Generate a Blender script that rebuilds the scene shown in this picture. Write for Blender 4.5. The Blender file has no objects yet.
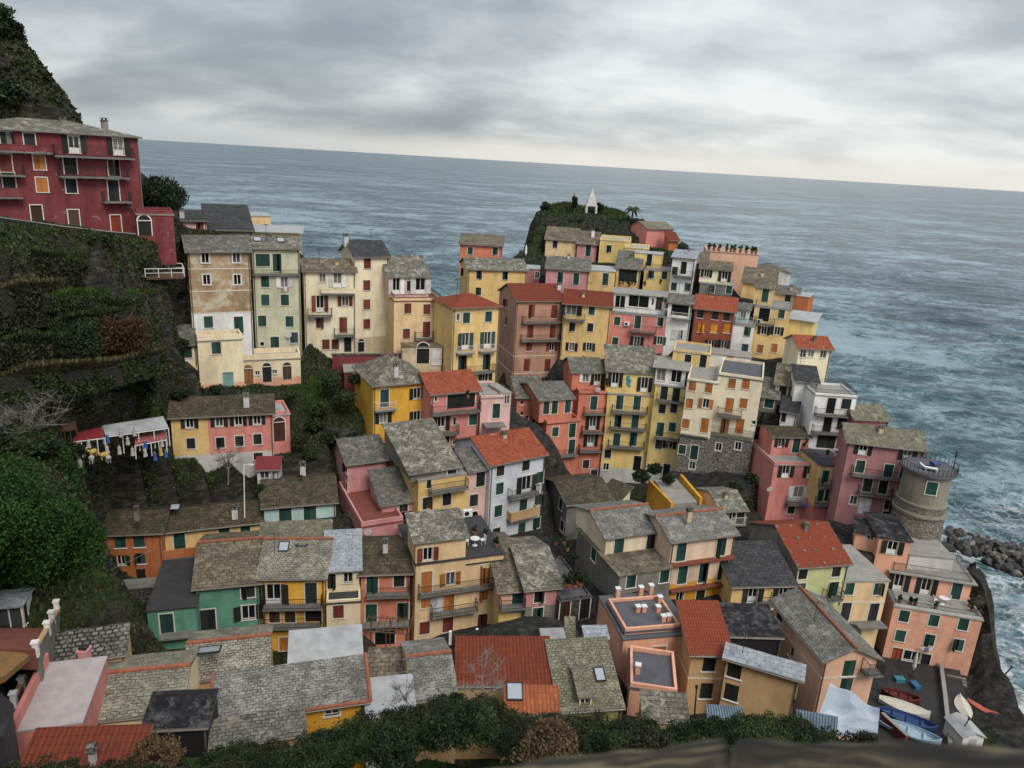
import bpy, math, random
import numpy as np
from mathutils import Vector as V, Matrix
random.seed(7); rng = np.random.default_rng(7)
SC = bpy.context.scene
# ------------------------------------------------------------------ camera
CAM = V((0.0, 0.0, 56.0)); FPX = 740.0
PITCH = math.radians(16.76); ROLL = math.radians(3.39)
FW = V((0, math.cos(PITCH), -math.sin(PITCH))); UP0 = V((0, math.sin(PITCH), math.cos(PITCH))); HX = V((1, 0, 0))
RT = HX*math.cos(ROLL) + UP0*math.sin(ROLL); UPV = UP0*math.cos(ROLL) - HX*math.sin(ROLL)
cd = bpy.data.cameras.new('camera'); cam = bpy.data.objects.new('camera', cd); SC.collection.objects.link(cam)
cam.matrix_world = Matrix(((RT.x, UPV.x, -FW.x, CAM.x), (RT.y, UPV.y, -FW.y, CAM.y), (RT.z, UPV.z, -FW.z, CAM.z), (0, 0, 0, 1)))
cd.sensor_width = 36; cd.lens = FPX*36/1024; cd.clip_start = 0.05; cd.clip_end = 200000
cd.dof.use_dof = True; cd.dof.focus_distance = 95; cd.dof.aperture_fstop = 5.0
SC.camera = cam
# ------------------------------------------------------------------ light
wd = bpy.data.worlds.new('World'); SC.world = wd; wd.use_nodes = True
SUN_EL, SUN_AZ = math.radians(48), math.radians(150)    # azimuth clockwise from +Y
def build_world():
    nt = wd.node_tree; N = nt.nodes; N.clear(); Lk = nt.links.new
    out = N.new('ShaderNodeOutputWorld')
    sky = N.new('ShaderNodeTexSky'); sky.sky_type = 'NISHITA'; sky.sun_disc = False
    sky.sun_elevation = SUN_EL; sky.sun_rotation = SUN_AZ; sky.air_density = 1.2; sky.dust_density = 1.2
    bg0 = N.new('ShaderNodeBackground'); bg0.inputs[1].default_value = 0.05; cov = N.new('ShaderNodeMix'); cov.data_type = 'RGBA'; cov.inputs[0].default_value = .8; Lk(sky.outputs[0], cov.inputs[6]); cov.inputs[7].default_value = (.25, .25, .25, 1); Lk(cov.outputs[2], bg0.inputs[0])   # mostly hidden by cloud
    tc = N.new('ShaderNodeTexCoord'); sep = N.new('ShaderNodeSeparateXYZ'); Lk(tc.outputs['Generated'], sep.inputs[0])
    def M(op, a, b=None, c=None):
        n = N.new('ShaderNodeMath'); n.operation = op
        for i, q in enumerate((a, b, c)):
            if q is None: continue
            if hasattr(q, 'links'): Lk(q, n.inputs[i])
            else: n.inputs[i].default_value = q
        return n.outputs[0]
    z = sep.outputs[2]; zc = M('MAXIMUM', z, 0.0)
    den = M('ADD', zc, 0.30)
    cx = M('DIVIDE', sep.outputs[0], den); cy = M('DIVIDE', sep.outputs[1], den)
    comb = N.new('ShaderNodeCombineXYZ'); Lk(cx, comb.inputs[0]); Lk(cy, comb.inputs[1])
    def noise(vec, scale, det, rough, sx=1, sy=1, rot=0, off=0):
        mp = N.new('ShaderNodeMapping'); mp.inputs['Scale'].default_value = (sx, sy, 1)
        mp.inputs['Rotation'].default_value = (0, 0, rot); mp.inputs['Location'].default_value = (off, off*.7, 0)
        Lk(vec, mp.inputs[0]); n = N.new('ShaderNodeTexNoise'); n.inputs['Scale'].default_value = scale
        n.inputs['Detail'].default_value = det; n.inputs['Roughness'].default_value = rough
        n.inputs['Distortion'].default_value = .25
        Lk(mp.outputs[0], n.inputs['Vector']); return n.outputs['Fac']
    v = comb.outputs[0]
    n1 = noise(v, 2.3, 6, .5, .9, 1.25, .2, 3.3); n2 = noise(v, 6.5, 8, .6, .9, 1.3, .25, 9.1); n3 = noise(v, 1.05, 3, .5, .8, 1.2, .2, 1.7)
    cl = M('ADD', M('MULTIPLY', n1, .66), M('ADD', M('MULTIPLY', n2, .16), M('MULTIPLY', n3, .55)))
    # brighter break of cloud towards upper right
    nrm = N.new('ShaderNodeVectorMath'); nrm.operation = 'DOT_PRODUCT'; Lk(tc.outputs['Generated'], nrm.inputs[0])
    gd = (FW*740 + RT*(930-512) - UPV*(50-384)).normalized(); nrm.inputs[1].default_value = gd
    glow = N.new('ShaderNodeMapRange'); Lk(nrm.outputs['Value'], glow.inputs[0]); glow.interpolation_type = 'SMOOTHSTEP'
    for i, q in zip((1, 2, 3, 4), (.82, 1.0, 0, .20)): glow.inputs[i].default_value = q
    cl2 = M('ADD', cl, glow.outputs[0])
    ramp = N.new('ShaderNodeValToRGB'); Lk(cl2, ramp.inputs[0]); e = ramp.color_ramp.elements
    e[0].position = .55; e[0].color = (.165, .185, .21, 1); e[1].position = .98; e[1].color = (.53, .54, .54, 1)
    k = e.new(.65); k.color = (.215, .237, .26, 1); k = e.new(.76); k.color = (.315, .333, .348, 1)
    # horizon strip: warm and clear towards the middle and right, grey on the left
    hz = N.new('ShaderNodeMapRange'); Lk(z, hz.inputs[0]); hz.interpolation_type = 'SMOOTHSTEP'
    for i, q in zip((1, 2, 3, 4), (.006, .036, 1, 0)): hz.inputs[i].default_value = q
    hx = N.new('ShaderNodeMapRange'); Lk(sep.outputs[0], hx.inputs[0])
    for i, q in zip((1, 2, 3, 4), (-.42, -.02, .25, 1)): hx.inputs[i].default_value = q
    hcol = N.new('ShaderNodeMix'); hcol.data_type = 'RGBA'; Lk(hx.outputs[0], hcol.inputs[0])
    hcol.inputs[6].default_value = (.24, .285, .325, 1); hcol.inputs[7].default_value = (.53, .51, .47, 1)
    mx = N.new('ShaderNodeMix'); mx.data_type = 'RGBA'; Lk(M('MULTIPLY', hz.outputs[0], .85), mx.inputs[0])
    Lk(ramp.outputs[0], mx.inputs[6]); Lk(hcol.outputs[2], mx.inputs[7])
    # an overcast sky is brighter overhead (CIE overcast), with extra brightness added out of frame behind the viewer to light the facades
    zen = N.new('ShaderNodeMapRange'); Lk(z, zen.inputs[0]); zen.interpolation_type = 'SMOOTHSTEP'
    for i, q in zip((1, 2, 3, 4), (.33, .9, 1, 1.9)): zen.inputs[i].default_value = q
    bk = N.new('ShaderNodeMapRange'); Lk(sep.outputs[1], bk.inputs[0]); bk.interpolation_type = 'SMOOTHSTEP'
    for i, q in zip((1, 2, 3, 4), (-.9, .35, 1.9, 1)): bk.inputs[i].default_value = q
    bg = N.new('ShaderNodeBackground'); Lk(mx.outputs[2], bg.inputs[0]); Lk(M('MULTIPLY', zen.outputs[0], bk.outputs[0]), bg.inputs[1])
    ad = N.new('ShaderNodeAddShader'); Lk(bg0.outputs[0], ad.inputs[0]); Lk(bg.outputs[0], ad.inputs[1]); Lk(ad.outputs[0], out.inputs[0])
build_world()
sd = bpy.data.lights.new('sun', 'SUN'); sd.energy = 1.5; sd.angle = math.radians(24); sd.color = (1, .91, .79)
so = bpy.data.objects.new('sun', sd); SC.collection.objects.link(so)
sdir = V((math.sin(SUN_AZ)*math.cos(SUN_EL), math.cos(SUN_AZ)*math.cos(SUN_EL), math.sin(SUN_EL)))
so.rotation_euler = sdir.to_track_quat('Z', 'Y').to_euler()
SC.view_settings.view_transform = 'Standard'; SC.view_settings.look = 'None'; SC.view_settings.gamma = 1
SC.view_settings.exposure = 0.58; SC.view_settings.use_curve_mapping = False
SC.cycles.max_bounces = 6; SC.cycles.diffuse_bounces = 3; SC.cycles.glossy_bounces = 2; SC.cycles.use_denoising = True
# ------------------------------------------------------------------ pixel geometry
TILE = dict(a=(0, 80), b=(170, 200), c=(340, 200), d=(500, 180), e=(660, 200), f=(0, 230), g=(170, 320), h=(340, 320),
  i=(500, 320), j=(660, 320), k=(824, 320), l=(0, 380), m=(170, 450), n=(340, 430), o=(500, 430), p=(660, 430),
  q=(824, 430), r=(0, 500), s=(170, 560), t=(340, 560), u=(500, 560), v=(660, 560), w=(824, 560), x=(0, 618),
  A=(170, 618), B=(340, 618), C=(500, 618), D=(660, 618), E=(824, 618), F=(0, 0))
def px(t, p):
    if len(p) == 3: t, p = p[0], p[1:]
    if t == '.': return p
    o = TILE[t]; return (o[0] + p[0]/5.12, o[1] + p[1]/5.12)
def ray(x, y): return (FW*FPX + RT*(x-512) - UPV*(y-384)).normalized()
def at(x, y, d): return CAM + ray(x, y)*d
def proj(p):
    q = p - CAM; f = q.dot(FW); return (512 + FPX*q.dot(RT)/f, 384 - FPX*q.dot(UPV)/f)
# ------------------------------------------------------------------ mesh helper
COL = SC.collection
class MB:
    def __init__(s): s.v = []; s.f = []; s.m = []; s.uv = {}
    def face(s, pts, mat=0, uv=None):
        b = len(s.v); s.v += [tuple(p) for p in pts]; s.f.append(tuple(range(b, b+len(pts)))); s.m.append(mat)
        if uv: s.uv[len(s.f)-1] = uv
    def box(s, x0, x1, y0, y1, z0, z1, mat=0):
        b = len(s.v)
        s.v += [(x0, y0, z0), (x1, y0, z0), (x1, y1, z0), (x0, y1, z0), (x0, y0, z1), (x1, y0, z1), (x1, y1, z1), (x0, y1, z1)]
        for f in ((0, 3, 2, 1), (4, 5, 6, 7), (0, 1, 5, 4), (1, 2, 6, 5), (2, 3, 7, 6), (3, 0, 4, 7)):
            s.f.append(tuple(b+i for i in f)); s.m.append(mat)
    def bar(s, a, b, r, mat=0, r2=None, n=6, cap=True):
        a, b = V(a), V(b); r2 = r if r2 is None else r2; d = (b-a)
        if d.length < 1e-6: return
        d.normalize(); u = d.orthogonal().normalized(); w = d.cross(u); k = len(s.v)
        for q, rr in ((a, r), (b, r2)):
            for i in range(n):
                t = 2*math.pi*i/n; s.v.append(tuple(q + u*math.cos(t)*rr + w*math.sin(t)*rr))
        for i in range(n):
            j = (i+1) % n; s.f.append((k+i, k+j, k+n+j, k+n+i)); s.m.append(mat)
        if cap:
            s.f.append(tuple(k+n-1-i for i in range(n))); s.m.append(mat); s.f.append(tuple(k+n+i for i in range(n))); s.m.append(mat)
    def tube(s, pts, r, mat=0, r2=None, n=6):
        for i in range(len(pts)-1):
            a = r if r2 is None else r + (r2-r)*i/(len(pts)-1); b = r if r2 is None else r + (r2-r)*(i+1)/(len(pts)-1)
            s.bar(pts[i], pts[i+1], a, mat, b, n)
    def slab(s, pts, t, mat=0, uvs=None, smat=None):
        """polygon pts (top, seen ccw from above) extruded down by t"""
        pts = [V(p) for p in pts]; lo = [p - V((0, 0, t)) for p in pts]; n = len(pts); smat = mat if smat is None else smat
        s.face(pts, mat, uvs); s.face(lo[::-1], smat)
        for i in range(n):
            j = (i+1) % n; s.face([pts[i], lo[i], lo[j], pts[j]], smat)
    def lathe(s, prof, n=16, mat=0, c=(0, 0, 0), smooth=False):
        k = len(s.v)
        for r, z in prof:
            for i in range(n):
                t = 2*math.pi*i/n; s.v.append((c[0]+r*math.cos(t), c[1]+r*math.sin(t), c[2]+z))
        for a in range(len(prof)-1):
            for i in range(n):
                j = (i+1) % n; s.f.append((k+a*n+i, k+a*n+j, k+(a+1)*n+j, k+(a+1)*n+i)); s.m.append(mat)
        s.f.append(tuple(k+(len(prof)-1)*n+i for i in range(n))); s.m.append(mat)
    def mesh(s, name, mats, smooth=False):
        me = bpy.data.meshes.new(name); me.from_pydata(s.v, [], s.f)
        for m in (mats if isinstance(mats, (list, tuple)) else [mats]): me.materials.append(m)
        me.polygons.foreach_set('material_index', s.m)
        if s.uv:
            ul = me.uv_layers.new(name='UVMap')
            for fi, uv in s.uv.items():
                for k, li in enumerate(me.polygons[fi].loop_indices): ul.data[li].uv = uv[k]
        if smooth: me.polygons.foreach_set('use_smooth', [True]*len(me.polygons))
        me.update(); return me
    def build(s, name, mats, parent=None, smooth=False): return inst(name, s.mesh(name, mats, smooth), parent)
def inst(name, me, parent=None, mat=None):
    o = bpy.data.objects.new(name, me); COL.objects.link(o); o.parent = parent
    if mat is not None: o.matrix_local = mat
    return o
LABELS = {}
def tag(o, label=None, cat=None, group=None, kind=None):
    if label: o['label'] = label
    if cat: o['category'] = cat
    if group: o['group'] = group
    if kind: o['kind'] = kind
    return o
def empty(name, loc, rz=0):
    o = bpy.data.objects.new(name, None); COL.objects.link(o); o.location = loc; o.rotation_euler = (0, 0, rz); o.empty_display_size = .3; return o
# ------------------------------------------------------------------ materials
def newmat(name):
    m = bpy.data.materials.new(name); m.use_nodes = True; nt = m.node_tree; b = nt.nodes['Principled BSDF']
    return m, nt, b
class NB:
    """tiny node builder"""
    def __init__(s, nt): s.nt = nt; s.N = nt.nodes
    def lk(s, a, b): s.nt.links.new(a, b)
    def put(s, sock, q):
        if hasattr(q, 'links'): s.lk(q, sock)
        else: sock.default_value = q
    def pos(s): return s.N.new('ShaderNodeNewGeometry').outputs['Position']
    def nrm(s): return s.N.new('ShaderNodeNewGeometry').outputs['Normal']
    def uv(s): return s.N.new('ShaderNodeTexCoord').outputs['UV']
    def obj(s): return s.N.new('ShaderNodeTexCoord').outputs['Object']
    def map(s, vec, sc=(1, 1, 1), rot=(0, 0, 0), loc=(0, 0, 0)):
        n = s.N.new('ShaderNodeMapping'); s.lk(vec, n.inputs[0]); n.inputs['Scale'].default_value = sc
        n.inputs['Rotation'].default_value = rot; n.inputs['Location'].default_value = loc; return n.outputs[0]
    def noise(s, vec, scale, det=4, rough=.55, dist=0):
        n = s.N.new('ShaderNodeTexNoise'); s.lk(vec, n.inputs['Vector']); n.inputs['Scale'].default_value = scale
        n.inputs['Detail'].default_value = det; n.inputs['Roughness'].default_value = rough; n.inputs['Distortion'].default_value = dist; return n.outputs['Fac']
    def voro(s, vec, scale, feat='F1', out='Distance'):
        n = s.N.new('ShaderNodeTexVoronoi'); n.feature = feat; s.lk(vec, n.inputs['Vector']); n.inputs['Scale'].default_value = scale; return n.outputs[out]
    def mr(s, v, a, b, c=0, d=1, smooth=False):
        n = s.N.new('ShaderNodeMapRange'); s.put(n.inputs[0], v)
        if smooth: n.interpolation_type = 'SMOOTHSTEP'
        for i, q in zip((1, 2, 3, 4), (a, b, c, d)): n.inputs[i].default_value = q
        return n.outputs[0]
    def mix(s, f, a, b, mode='MIX'):
        n = s.N.new('ShaderNodeMix'); n.data_type = 'RGBA'; n.blend_type = mode; s.put(n.inputs[0], f)
        for i, q in ((6, a), (7, b)):
            if hasattr(q, 'links'): s.lk(q, n.inputs[i])
            else: n.inputs[i].default_value = (q[0], q[1], q[2], 1)
        return n.outputs[2]
    def math(s, op, a, b=0):
        n = s.N.new('ShaderNodeMath'); n.operation = op; s.put(n.inputs[0], a); s.put(n.inputs[1], b); return n.outputs[0]
    def ramp(s, f, stops):
        n = s.N.new('ShaderNodeValToRGB'); s.lk(f, n.inputs[0]); e = n.color_ramp.elements
        while len(e) < len(stops): e.new(.5)
        for q, (p, c) in zip(e, stops): q.position = p; q.color = (c[0], c[1], c[2], 1)
        return n.outputs[0]
    def bump(s, h, st=.3, dist=.05):
        n = s.N.new('ShaderNodeBump'); s.lk(h, n.inputs['Height']); n.inputs['Strength'].default_value = st; n.inputs['Distance'].default_value = dist; return n.outputs[0]
def sr(r, g, b): return tuple(((c/255)/12.92 if c < 11 else ((c/255+.055)/1.055)**2.4) for c in (r, g, b))
def stucco(name, col, stain=.5, patch=None, scale=1.0):
    m, nt, b = newmat(name); k = NB(nt); p = k.pos()
    big = k.noise(p, .28*scale, 5, .6); fine = k.noise(p, 3.5, 4, .6)
    streak = k.noise(k.map(p, (.9, .9, .22)), 1.0, 5, .65)
    drk = tuple(c*.52 for c in col); lgt = tuple(min(c*1.18+.02, .85) for c in col)
    c = k.mix(k.mr(big, .42, .68), col, lgt); c = k.mix(k.mr(big, .46, .30, 0, .65), c, tuple(q*.66+.01 for q in col))
    c = k.mix(k.math('MULTIPLY', k.mr(streak, .47, .72), min(1, stain+.1)), c, drk)
    c = k.mix(k.mr(fine, .3, .75, 0, .3), c, tuple(q*.7 for q in col))
    rs = k.noise(k.map(p, (1.9, 1.9, .42), (0, 0, 0), (3, 8, 1)), 1.0, 6, .7); c = k.mix(k.math('MULTIPLY', k.mr(rs, .52, .70), .45*min(1, stain+.25)), c, (col[0]*.55+.01, col[1]*.48+.01, col[2]*.42+.01))
    wp = k.noise(k.map(p, (1, 1, 1.3), (0, 0, 0), (5, 1, 9)), .9, 7, .72, .5); c = k.mix(k.mr(wp, .60, .66, 0, .5), c, tuple(q*.45+.20 for q in col)); c = k.mix(k.mr(wp, .40, .34, 0, .55), c, tuple(q*.5+.02 for q in col))
    if patch:
        pn = k.noise(p, .55, 7, .68, .4); c = k.mix(k.mr(pn, .50, .60), c, patch)
    k.lk(c, b.inputs['Base Color']); b.inputs['Roughness'].default_value = .92; b.inputs['Specular IOR Level'].default_value = .2
    k.lk(k.bump(fine, .25, .03), b.inputs['Normal']); return m
def plain(name, col, rough=.7, metal=0, var=.25, scale=4):
    m, nt, b = newmat(name); k = NB(nt); n = k.noise(k.pos(), scale, 4, .6)
    k.lk(k.mix(k.mr(n, .35, .7, 0, 1), tuple(c*(1-var) for c in col), col), b.inputs['Base Color'])
    b.inputs['Roughness'].default_value = rough; b.inputs['Metallic'].default_value = metal; return m
def roofmat(name, c1, c2, lichen, moss, bw=.36, rh=.21, lam=.5, mam=.4, mort=.03, bumpst=.6, drk=.35):
    """stone slabs: brick pattern on the roof's own uv, lichen and moss in world space"""
    m, nt, b = newmat(name); k = NB(nt); uv = k.uv(); p = k.pos()
    wob = k.N.new('ShaderNodeVectorMath'); wob.operation = 'MULTIPLY_ADD'
    nz = k.N.new('ShaderNodeTexNoise'); k.lk(p, nz.inputs['Vector']); nz.inputs['Scale'].default_value = 1.8; nz.inputs['Detail'].default_value = 3
    k.lk(nz.outputs['Color'], wob.inputs[0]); wob.inputs[1].default_value = (.36, .30, 0); k.lk(uv, wob.inputs[2])
    br = k.N.new('ShaderNodeTexBrick'); k.lk(wob.outputs[0], br.inputs['Vector']); br.inputs['Scale'].default_value = 1
    br.inputs['Brick Width'].default_value = bw; br.inputs['Row Height'].default_value = rh; br.inputs['Mortar Size'].default_value = mort
    br.inputs['Mortar Smooth'].default_value = .4; br.inputs['Bias'].default_value = 0
    br.inputs['Color1'].default_value = (*c1, 1); br.inputs['Color2'].default_value = (*c2, 1); br.inputs['Mortar'].default_value = (c1[0]*drk, c1[1]*drk, c1[2]*drk, 1)
    ln = k.noise(p, 1.3, 9, .75, .3); mn = k.noise(p, .45, 6, .65); sp = k.noise(p, 6, 4, .7)
    c = br.outputs['Color']
    c = k.mix(k.mr(sp, .35, .7, 0, .6), c, tuple(q*.4 for q in c1)); bl = k.noise(k.map(p, (1, 1, 1), (0, 0, 0), (31, 7, 3)), 2.6, 6, .8, .6); c = k.mix(k.mr(bl, .53, .60, 0, .75), c, tuple(q*.38 for q in c1)); c = k.mix(k.mr(bl, .42, .36, 0, .55), c, tuple(min(.7, q*1.35) for q in c2))
    c = k.mix(k.math('MULTIPLY', k.mr(ln, .50, .62), lam), c, lichen)
    c = k.mix(k.math('MULTIPLY', k.mr(mn, .46, .62), mam), c, moss)
    k.lk(c, b.inputs['Base Color']); b.inputs['Roughness'].default_value = .85; b.inputs['Specular IOR Level'].default_value = .25
    h = k.math('ADD', k.mr(br.outputs['Fac'], 0, 1, 1, 0), k.math('MULTIPLY', sp, .5)); k.lk(k.bump(h, bumpst, .06), b.inputs['Normal']); return m
def tilemat(name, col, col2, dirt, pw=.24, rh=.38, dam=.45, white=.0):
    m, nt, b = newmat(name); k = NB(nt); uv = k.uv(); p = k.pos()
    w = k.N.new('ShaderNodeTexWave'); w.wave_type = 'BANDS'; w.bands_direction = 'X'; w.wave_profile = 'SIN'
    k.lk(uv, w.inputs['Vector']); w.inputs['Scale'].default_value = .314/pw; w.inputs['Distortion'].default_value = .25; w.inputs['Detail'].default_value = 1
    br = k.N.new('ShaderNodeTexBrick'); k.lk(uv, br.inputs['Vector']); br.inputs['Scale'].default_value = 1; br.offset = 0
    br.inputs['Brick Width'].default_value = pw; br.inputs['Row Height'].default_value = rh; br.inputs['Mortar Size'].default_value = .012
    br.inputs['Color1'].default_value = (*col, 1); br.inputs['Color2'].default_value = (*col2, 1); br.inputs['Mortar'].default_value = (*[q*.4 for q in col], 1)
    n = k.noise(p, .8, 8, .7, .3); n2 = k.noise(p, 3.2, 4, .7)
    c = k.mix(k.math('MULTIPLY', k.mr(n, .48, .66), dam), br.outputs['Color'], dirt)
    c = k.mix(k.mr(n2, .4, .75, 0, .35), c, tuple(q*.5 for q in col))
    if white: c = k.mix(k.math('MULTIPLY', k.mr(k.noise(k.map(p, (1, 1, 1), (0, 0, 0), (9, 4, 0)), 1.1, 9, .8, .5), .60, .66), white), c, (.5, .44, .38))
    k.lk(c, b.inputs['Base Color']); b.inputs['Roughness'].default_value = .85; b.inputs['Specular IOR Level'].default_value = .2
    k.lk(k.bump(k.math('ADD', w.outputs['Fac'], k.math('MULTIPLY', n2, .4)), .8, .07), b.inputs['Normal']); return m
def slatmat(name, col):
    m, nt, b = newmat(name); k = NB(nt); ob = k.obj()
    w = k.N.new('ShaderNodeTexWave'); w.bands_direction = 'Z'; k.lk(ob, w.inputs['Vector']); w.inputs['Scale'].default_value = .314/.09
    n = k.noise(k.pos(), 1.2, 4, .6)
    c = k.mix(k.mr(n, .3, .7), tuple(q*.7 for q in col), tuple(min(1, q*1.25) for q in col))
    oi = k.N.new('ShaderNodeObjectInfo'); c = k.mix(k.mr(oi.outputs['Random'], .55, 1, 0, .6), c, tuple(min(1, q*1.5+.022) for q in col)); c = k.mix(k.mr(oi.outputs['Random'], .3, 0, 0, .6), c, tuple(q*.45 for q in col))
    k.lk(c, b.inputs['Base Color']); b.inputs['Roughness'].default_value = .6; b.inputs['Specular IOR Level'].default_value = .25
    k.lk(k.bump(w.outputs['Fac'], .6, .03), b.inputs['Normal']); return m
def glassmat():
    m, nt, b = newmat('window_glass'); k = NB(nt); oi = k.N.new('ShaderNodeObjectInfo'); k.lk(k.mix(k.mr(oi.outputs['Random'], .70, .74), (.010, .012, .014), k.mix(k.mr(oi.outputs['Random'], .86, .9), (.20, .19, .17), (.06, .065, .07))), b.inputs['Base Color']); b.inputs['Roughness'].default_value = .12
    b.inputs['Specular IOR Level'].default_value = .35; return m
W = dict(
 red=stucco('crimson_plaster', (.18, .040, .046), .7), tan=stucco('weathered_plaster', (.36, .25, .15), .8, (.50, .44, .34)),
 palegreen=stucco('sage_plaster', (.50, .50, .36), .6), cream=stucco('cream_plaster', (.74, .62, .42), .35), white=stucco('white_plaster', (.72, .71, .70), .3),
 creamw=stucco('ivory_plaster', (.75, .65, .47), .35), yellow=stucco('yellow_plaster', (.68, .475, .20), .5), lemon=stucco('lemon_plaster', (.71, .52, .20), .45),
 gold=stucco('golden_plaster', (.74, .40, .055), .4), ochre=stucco('ochre_plaster', (.62, .31, .035), .5), pink=stucco('rose_plaster', (.60, .23, .20), .5),
 palepink=stucco('pale_pink_plaster', (.66, .43, .40), .4), mauve=stucco('mauve_plaster', (.38, .18, .185), .5), salmon=stucco('salmon_plaster', (.57, .20, .13), .5),
 coral=stucco('coral_plaster', (.70, .365, .25), .4), peach=stucco('peach_plaster', (.66, .40, .28), .3), rust=stucco('dark_red_plaster', (.26, .07, .04), .5),
 brown=stucco('brown_pink_plaster', (.42, .235, .165), .5), orange=stucco('orange_plaster', (.42, .14, .055), .5), teal=stucco('teal_plaster', (.11, .27, .20), .55),
 aqua=stucco('aqua_plaster', (.42, .60, .58), .4), blue=stucco('pale_blue_plaster', (.54, .57, .63), .35), lime=stucco('pale_green_plaster', (.50, .52, .27), .35),
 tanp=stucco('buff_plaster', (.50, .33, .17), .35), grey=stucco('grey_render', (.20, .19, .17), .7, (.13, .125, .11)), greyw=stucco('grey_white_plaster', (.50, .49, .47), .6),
 beige=stucco('beige_plaster', (.70, .51, .29), .5), cream3=stucco('tower_render', (.23, .21, .165), .9), peachc=stucco('pale_peach_plaster', (.66, .50, .37), .4), olive2=stucco('olive_plaster', (.26, .26, .10), .4), rose=stucco('dusty_pink_plaster', (.54, .255, .26), .5), black=plain('black_sheeting', (.012, .012, .014), .7),
 cream2=stucco('old_cream_plaster', (.58, .46, .30), .6, (.40, .33, .24)))
def stonemat(name, c1, c2, sc=2.2):
    m, nt, b = newmat(name); k = NB(nt); p = k.map(k.pos(), (1, 1, 1.7))
    v = k.voro(p, sc, 'F1', 'Color'); sep = k.N.new('ShaderNodeSeparateColor'); k.lk(v, sep.inputs[0])
    e = k.voro(p, sc, 'DISTANCE_TO_EDGE'); n = k.noise(p, 1.2, 5, .6)
    c = k.mix(sep.outputs[0], c1, c2); c = k.mix(k.mr(e, 0, .09, 1, 0), c, tuple(q*.3 for q in c1)); c = k.mix(k.mr(n, .45, .7, 0, .5), c, tuple(q*.45 for q in c1))
    k.lk(c, b.inputs['Base Color']); b.inputs['Roughness'].default_value = .95; k.lk(k.bump(k.mr(e, 0, .15), .8, .1), b.inputs['Normal']); return m
W['stone'] = stonemat('rubble_stone', (.16, .15, .135), (.27, .25, .22)); W['dstone'] = stonemat('dark_rubble_stone', (.055, .05, .043), (.13, .12, .10))
W['tstone'] = stonemat('tower_stone', (.16, .145, .12), (.27, .245, .20), 2.6)
R = dict(
 slate=roofmat('grey_slate_roof', (.12, .117, .106), (.22, .212, .19), (.33, .305, .245), (.07, .065, .045), lam=.55, mam=.35),
 pale=roofmat('pale_slab_roof', (.17, .165, .15), (.29, .28, .255), (.38, .37, .33), (.07, .065, .05), .33, .19, .55, .45, .022, .8, .45),
 lichen=roofmat('lichen_slab_roof', (.13, .122, .10), (.24, .225, .185), (.42, .39, .31), (.06, .055, .045), .5, .35, .75, .5),
 spot=roofmat('spotted_slab_roof', (.25, .23, .185), (.38, .35, .28), (.46, .43, .36), (.06, .055, .045), .34, .20, .55, .4, .03, .9, .3),
 moss=roofmat('mossy_dark_roof', (.06, .046, .032), (.115, .088, .058), (.21, .165, .11), (.035, .034, .018), .55, .4, .35, .6),
 tanm=roofmat('tan_mossy_roof', (.13, .105, .075), (.23, .19, .135), (.34, .29, .21), (.05, .045, .03), .5, .35, .55, .5),
 olive=roofmat('olive_slab_roof', (.17, .16, .11), (.27, .255, .18), (.36, .34, .26), (.11, .10, .065), .32, .2, .5, .45),
 dark=roofmat('dark_slate_roof', (.04, .041, .045), (.075, .075, .08), (.13, .13, .13), (.03, .03, .028), .45, .3, .3, .2),
 asph=plain('grey_terrace_screed', (.10, .10, .115), .9, 0, .35, 1.2), flat=plain('pale_terrace_paving', (.30, .285, .26), .9, 0, .3, 1.0), dflat=plain('dark_terrace_felt', (.045, .043, .048), .85, 0, .4, 1.0),
 scale=roofmat('scaly_stone_roof', (.10, .095, .085), (.26, .25, .22), (.34, .32, .27), (.05, .05, .035), .38, .30, .3, .4, .06, .9, .15),
 spot2=roofmat('tan_slab_roof', (.22, .205, .155), (.33, .305, .24), (.42, .39, .32), (.10, .09, .065), .42, .19, .5, .35, .024, .8, .35),
 white2=plain('grey_sheet_roof', (.30, .305, .31), .7, 0, .4, 1.0), rsheet=plain('crimson_sheet_roof', (.17, .016, .02), .6),
 white=plain('white_roof_sheet', (.40, .41, .42), .7, 0, .35, .9), black=roofmat('black_felt_roof', (.012, .012, .015), (.03, .03, .033), (.20, .20, .21), (.008, .008, .01), .9, .5, .35, .1, .012),
 bluew=roofmat('blue_white_roof', (.28, .31, .35), (.38, .41, .45), (.46, .48, .50), (.18, .19, .20), .6, .4, .3, .2, .015),
 tile=tilemat('red_tile_roof', (.20, .045, .024), (.15, .036, .021), (.10, .035, .022)), tilen=tilemat('new_red_tile_roof', (.27, .060, .030), (.21, .050, .026), (.13, .045, .027), .2, .3, .2),
 tilew=tilemat('worn_red_tile_roof', (.26, .055, .028), (.34, .10, .05), (.12, .04, .025), .24, .38, .3, .8), tileo=tilemat('orange_tile_roof', (.42, .13, .055), (.30, .085, .04), (.15, .06, .03)),
 pinkf=plain('pinkish_terrace_paving', (.42, .37, .37), .9, 0, .2, 1.5), redf=plain('terracotta_floor', (.20, .055, .038), .85, 0, .3, 2), slab=plain('balcony_concrete', (.20, .19, .175), .9, 0, .4, 1.5))
GLASS = glassmat(); PAINT_W = plain('white_paint', (.72, .71, .69), .55, 0, .15); IRON = plain('dark_iron', (.025, .025, .027), .5, .3); WOOD = plain('brown_wood', (.10, .055, .03), .8)
SURR = plain('window_surround', (.66, .62, .54), .8, 0, .2); RIDGE = plain('terracotta_ridge', (.33, .11, .06), .85, 0, .4, 3); PIPE = plain('drainpipe_metal', (.16, .13, .11), .5, .2)
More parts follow.
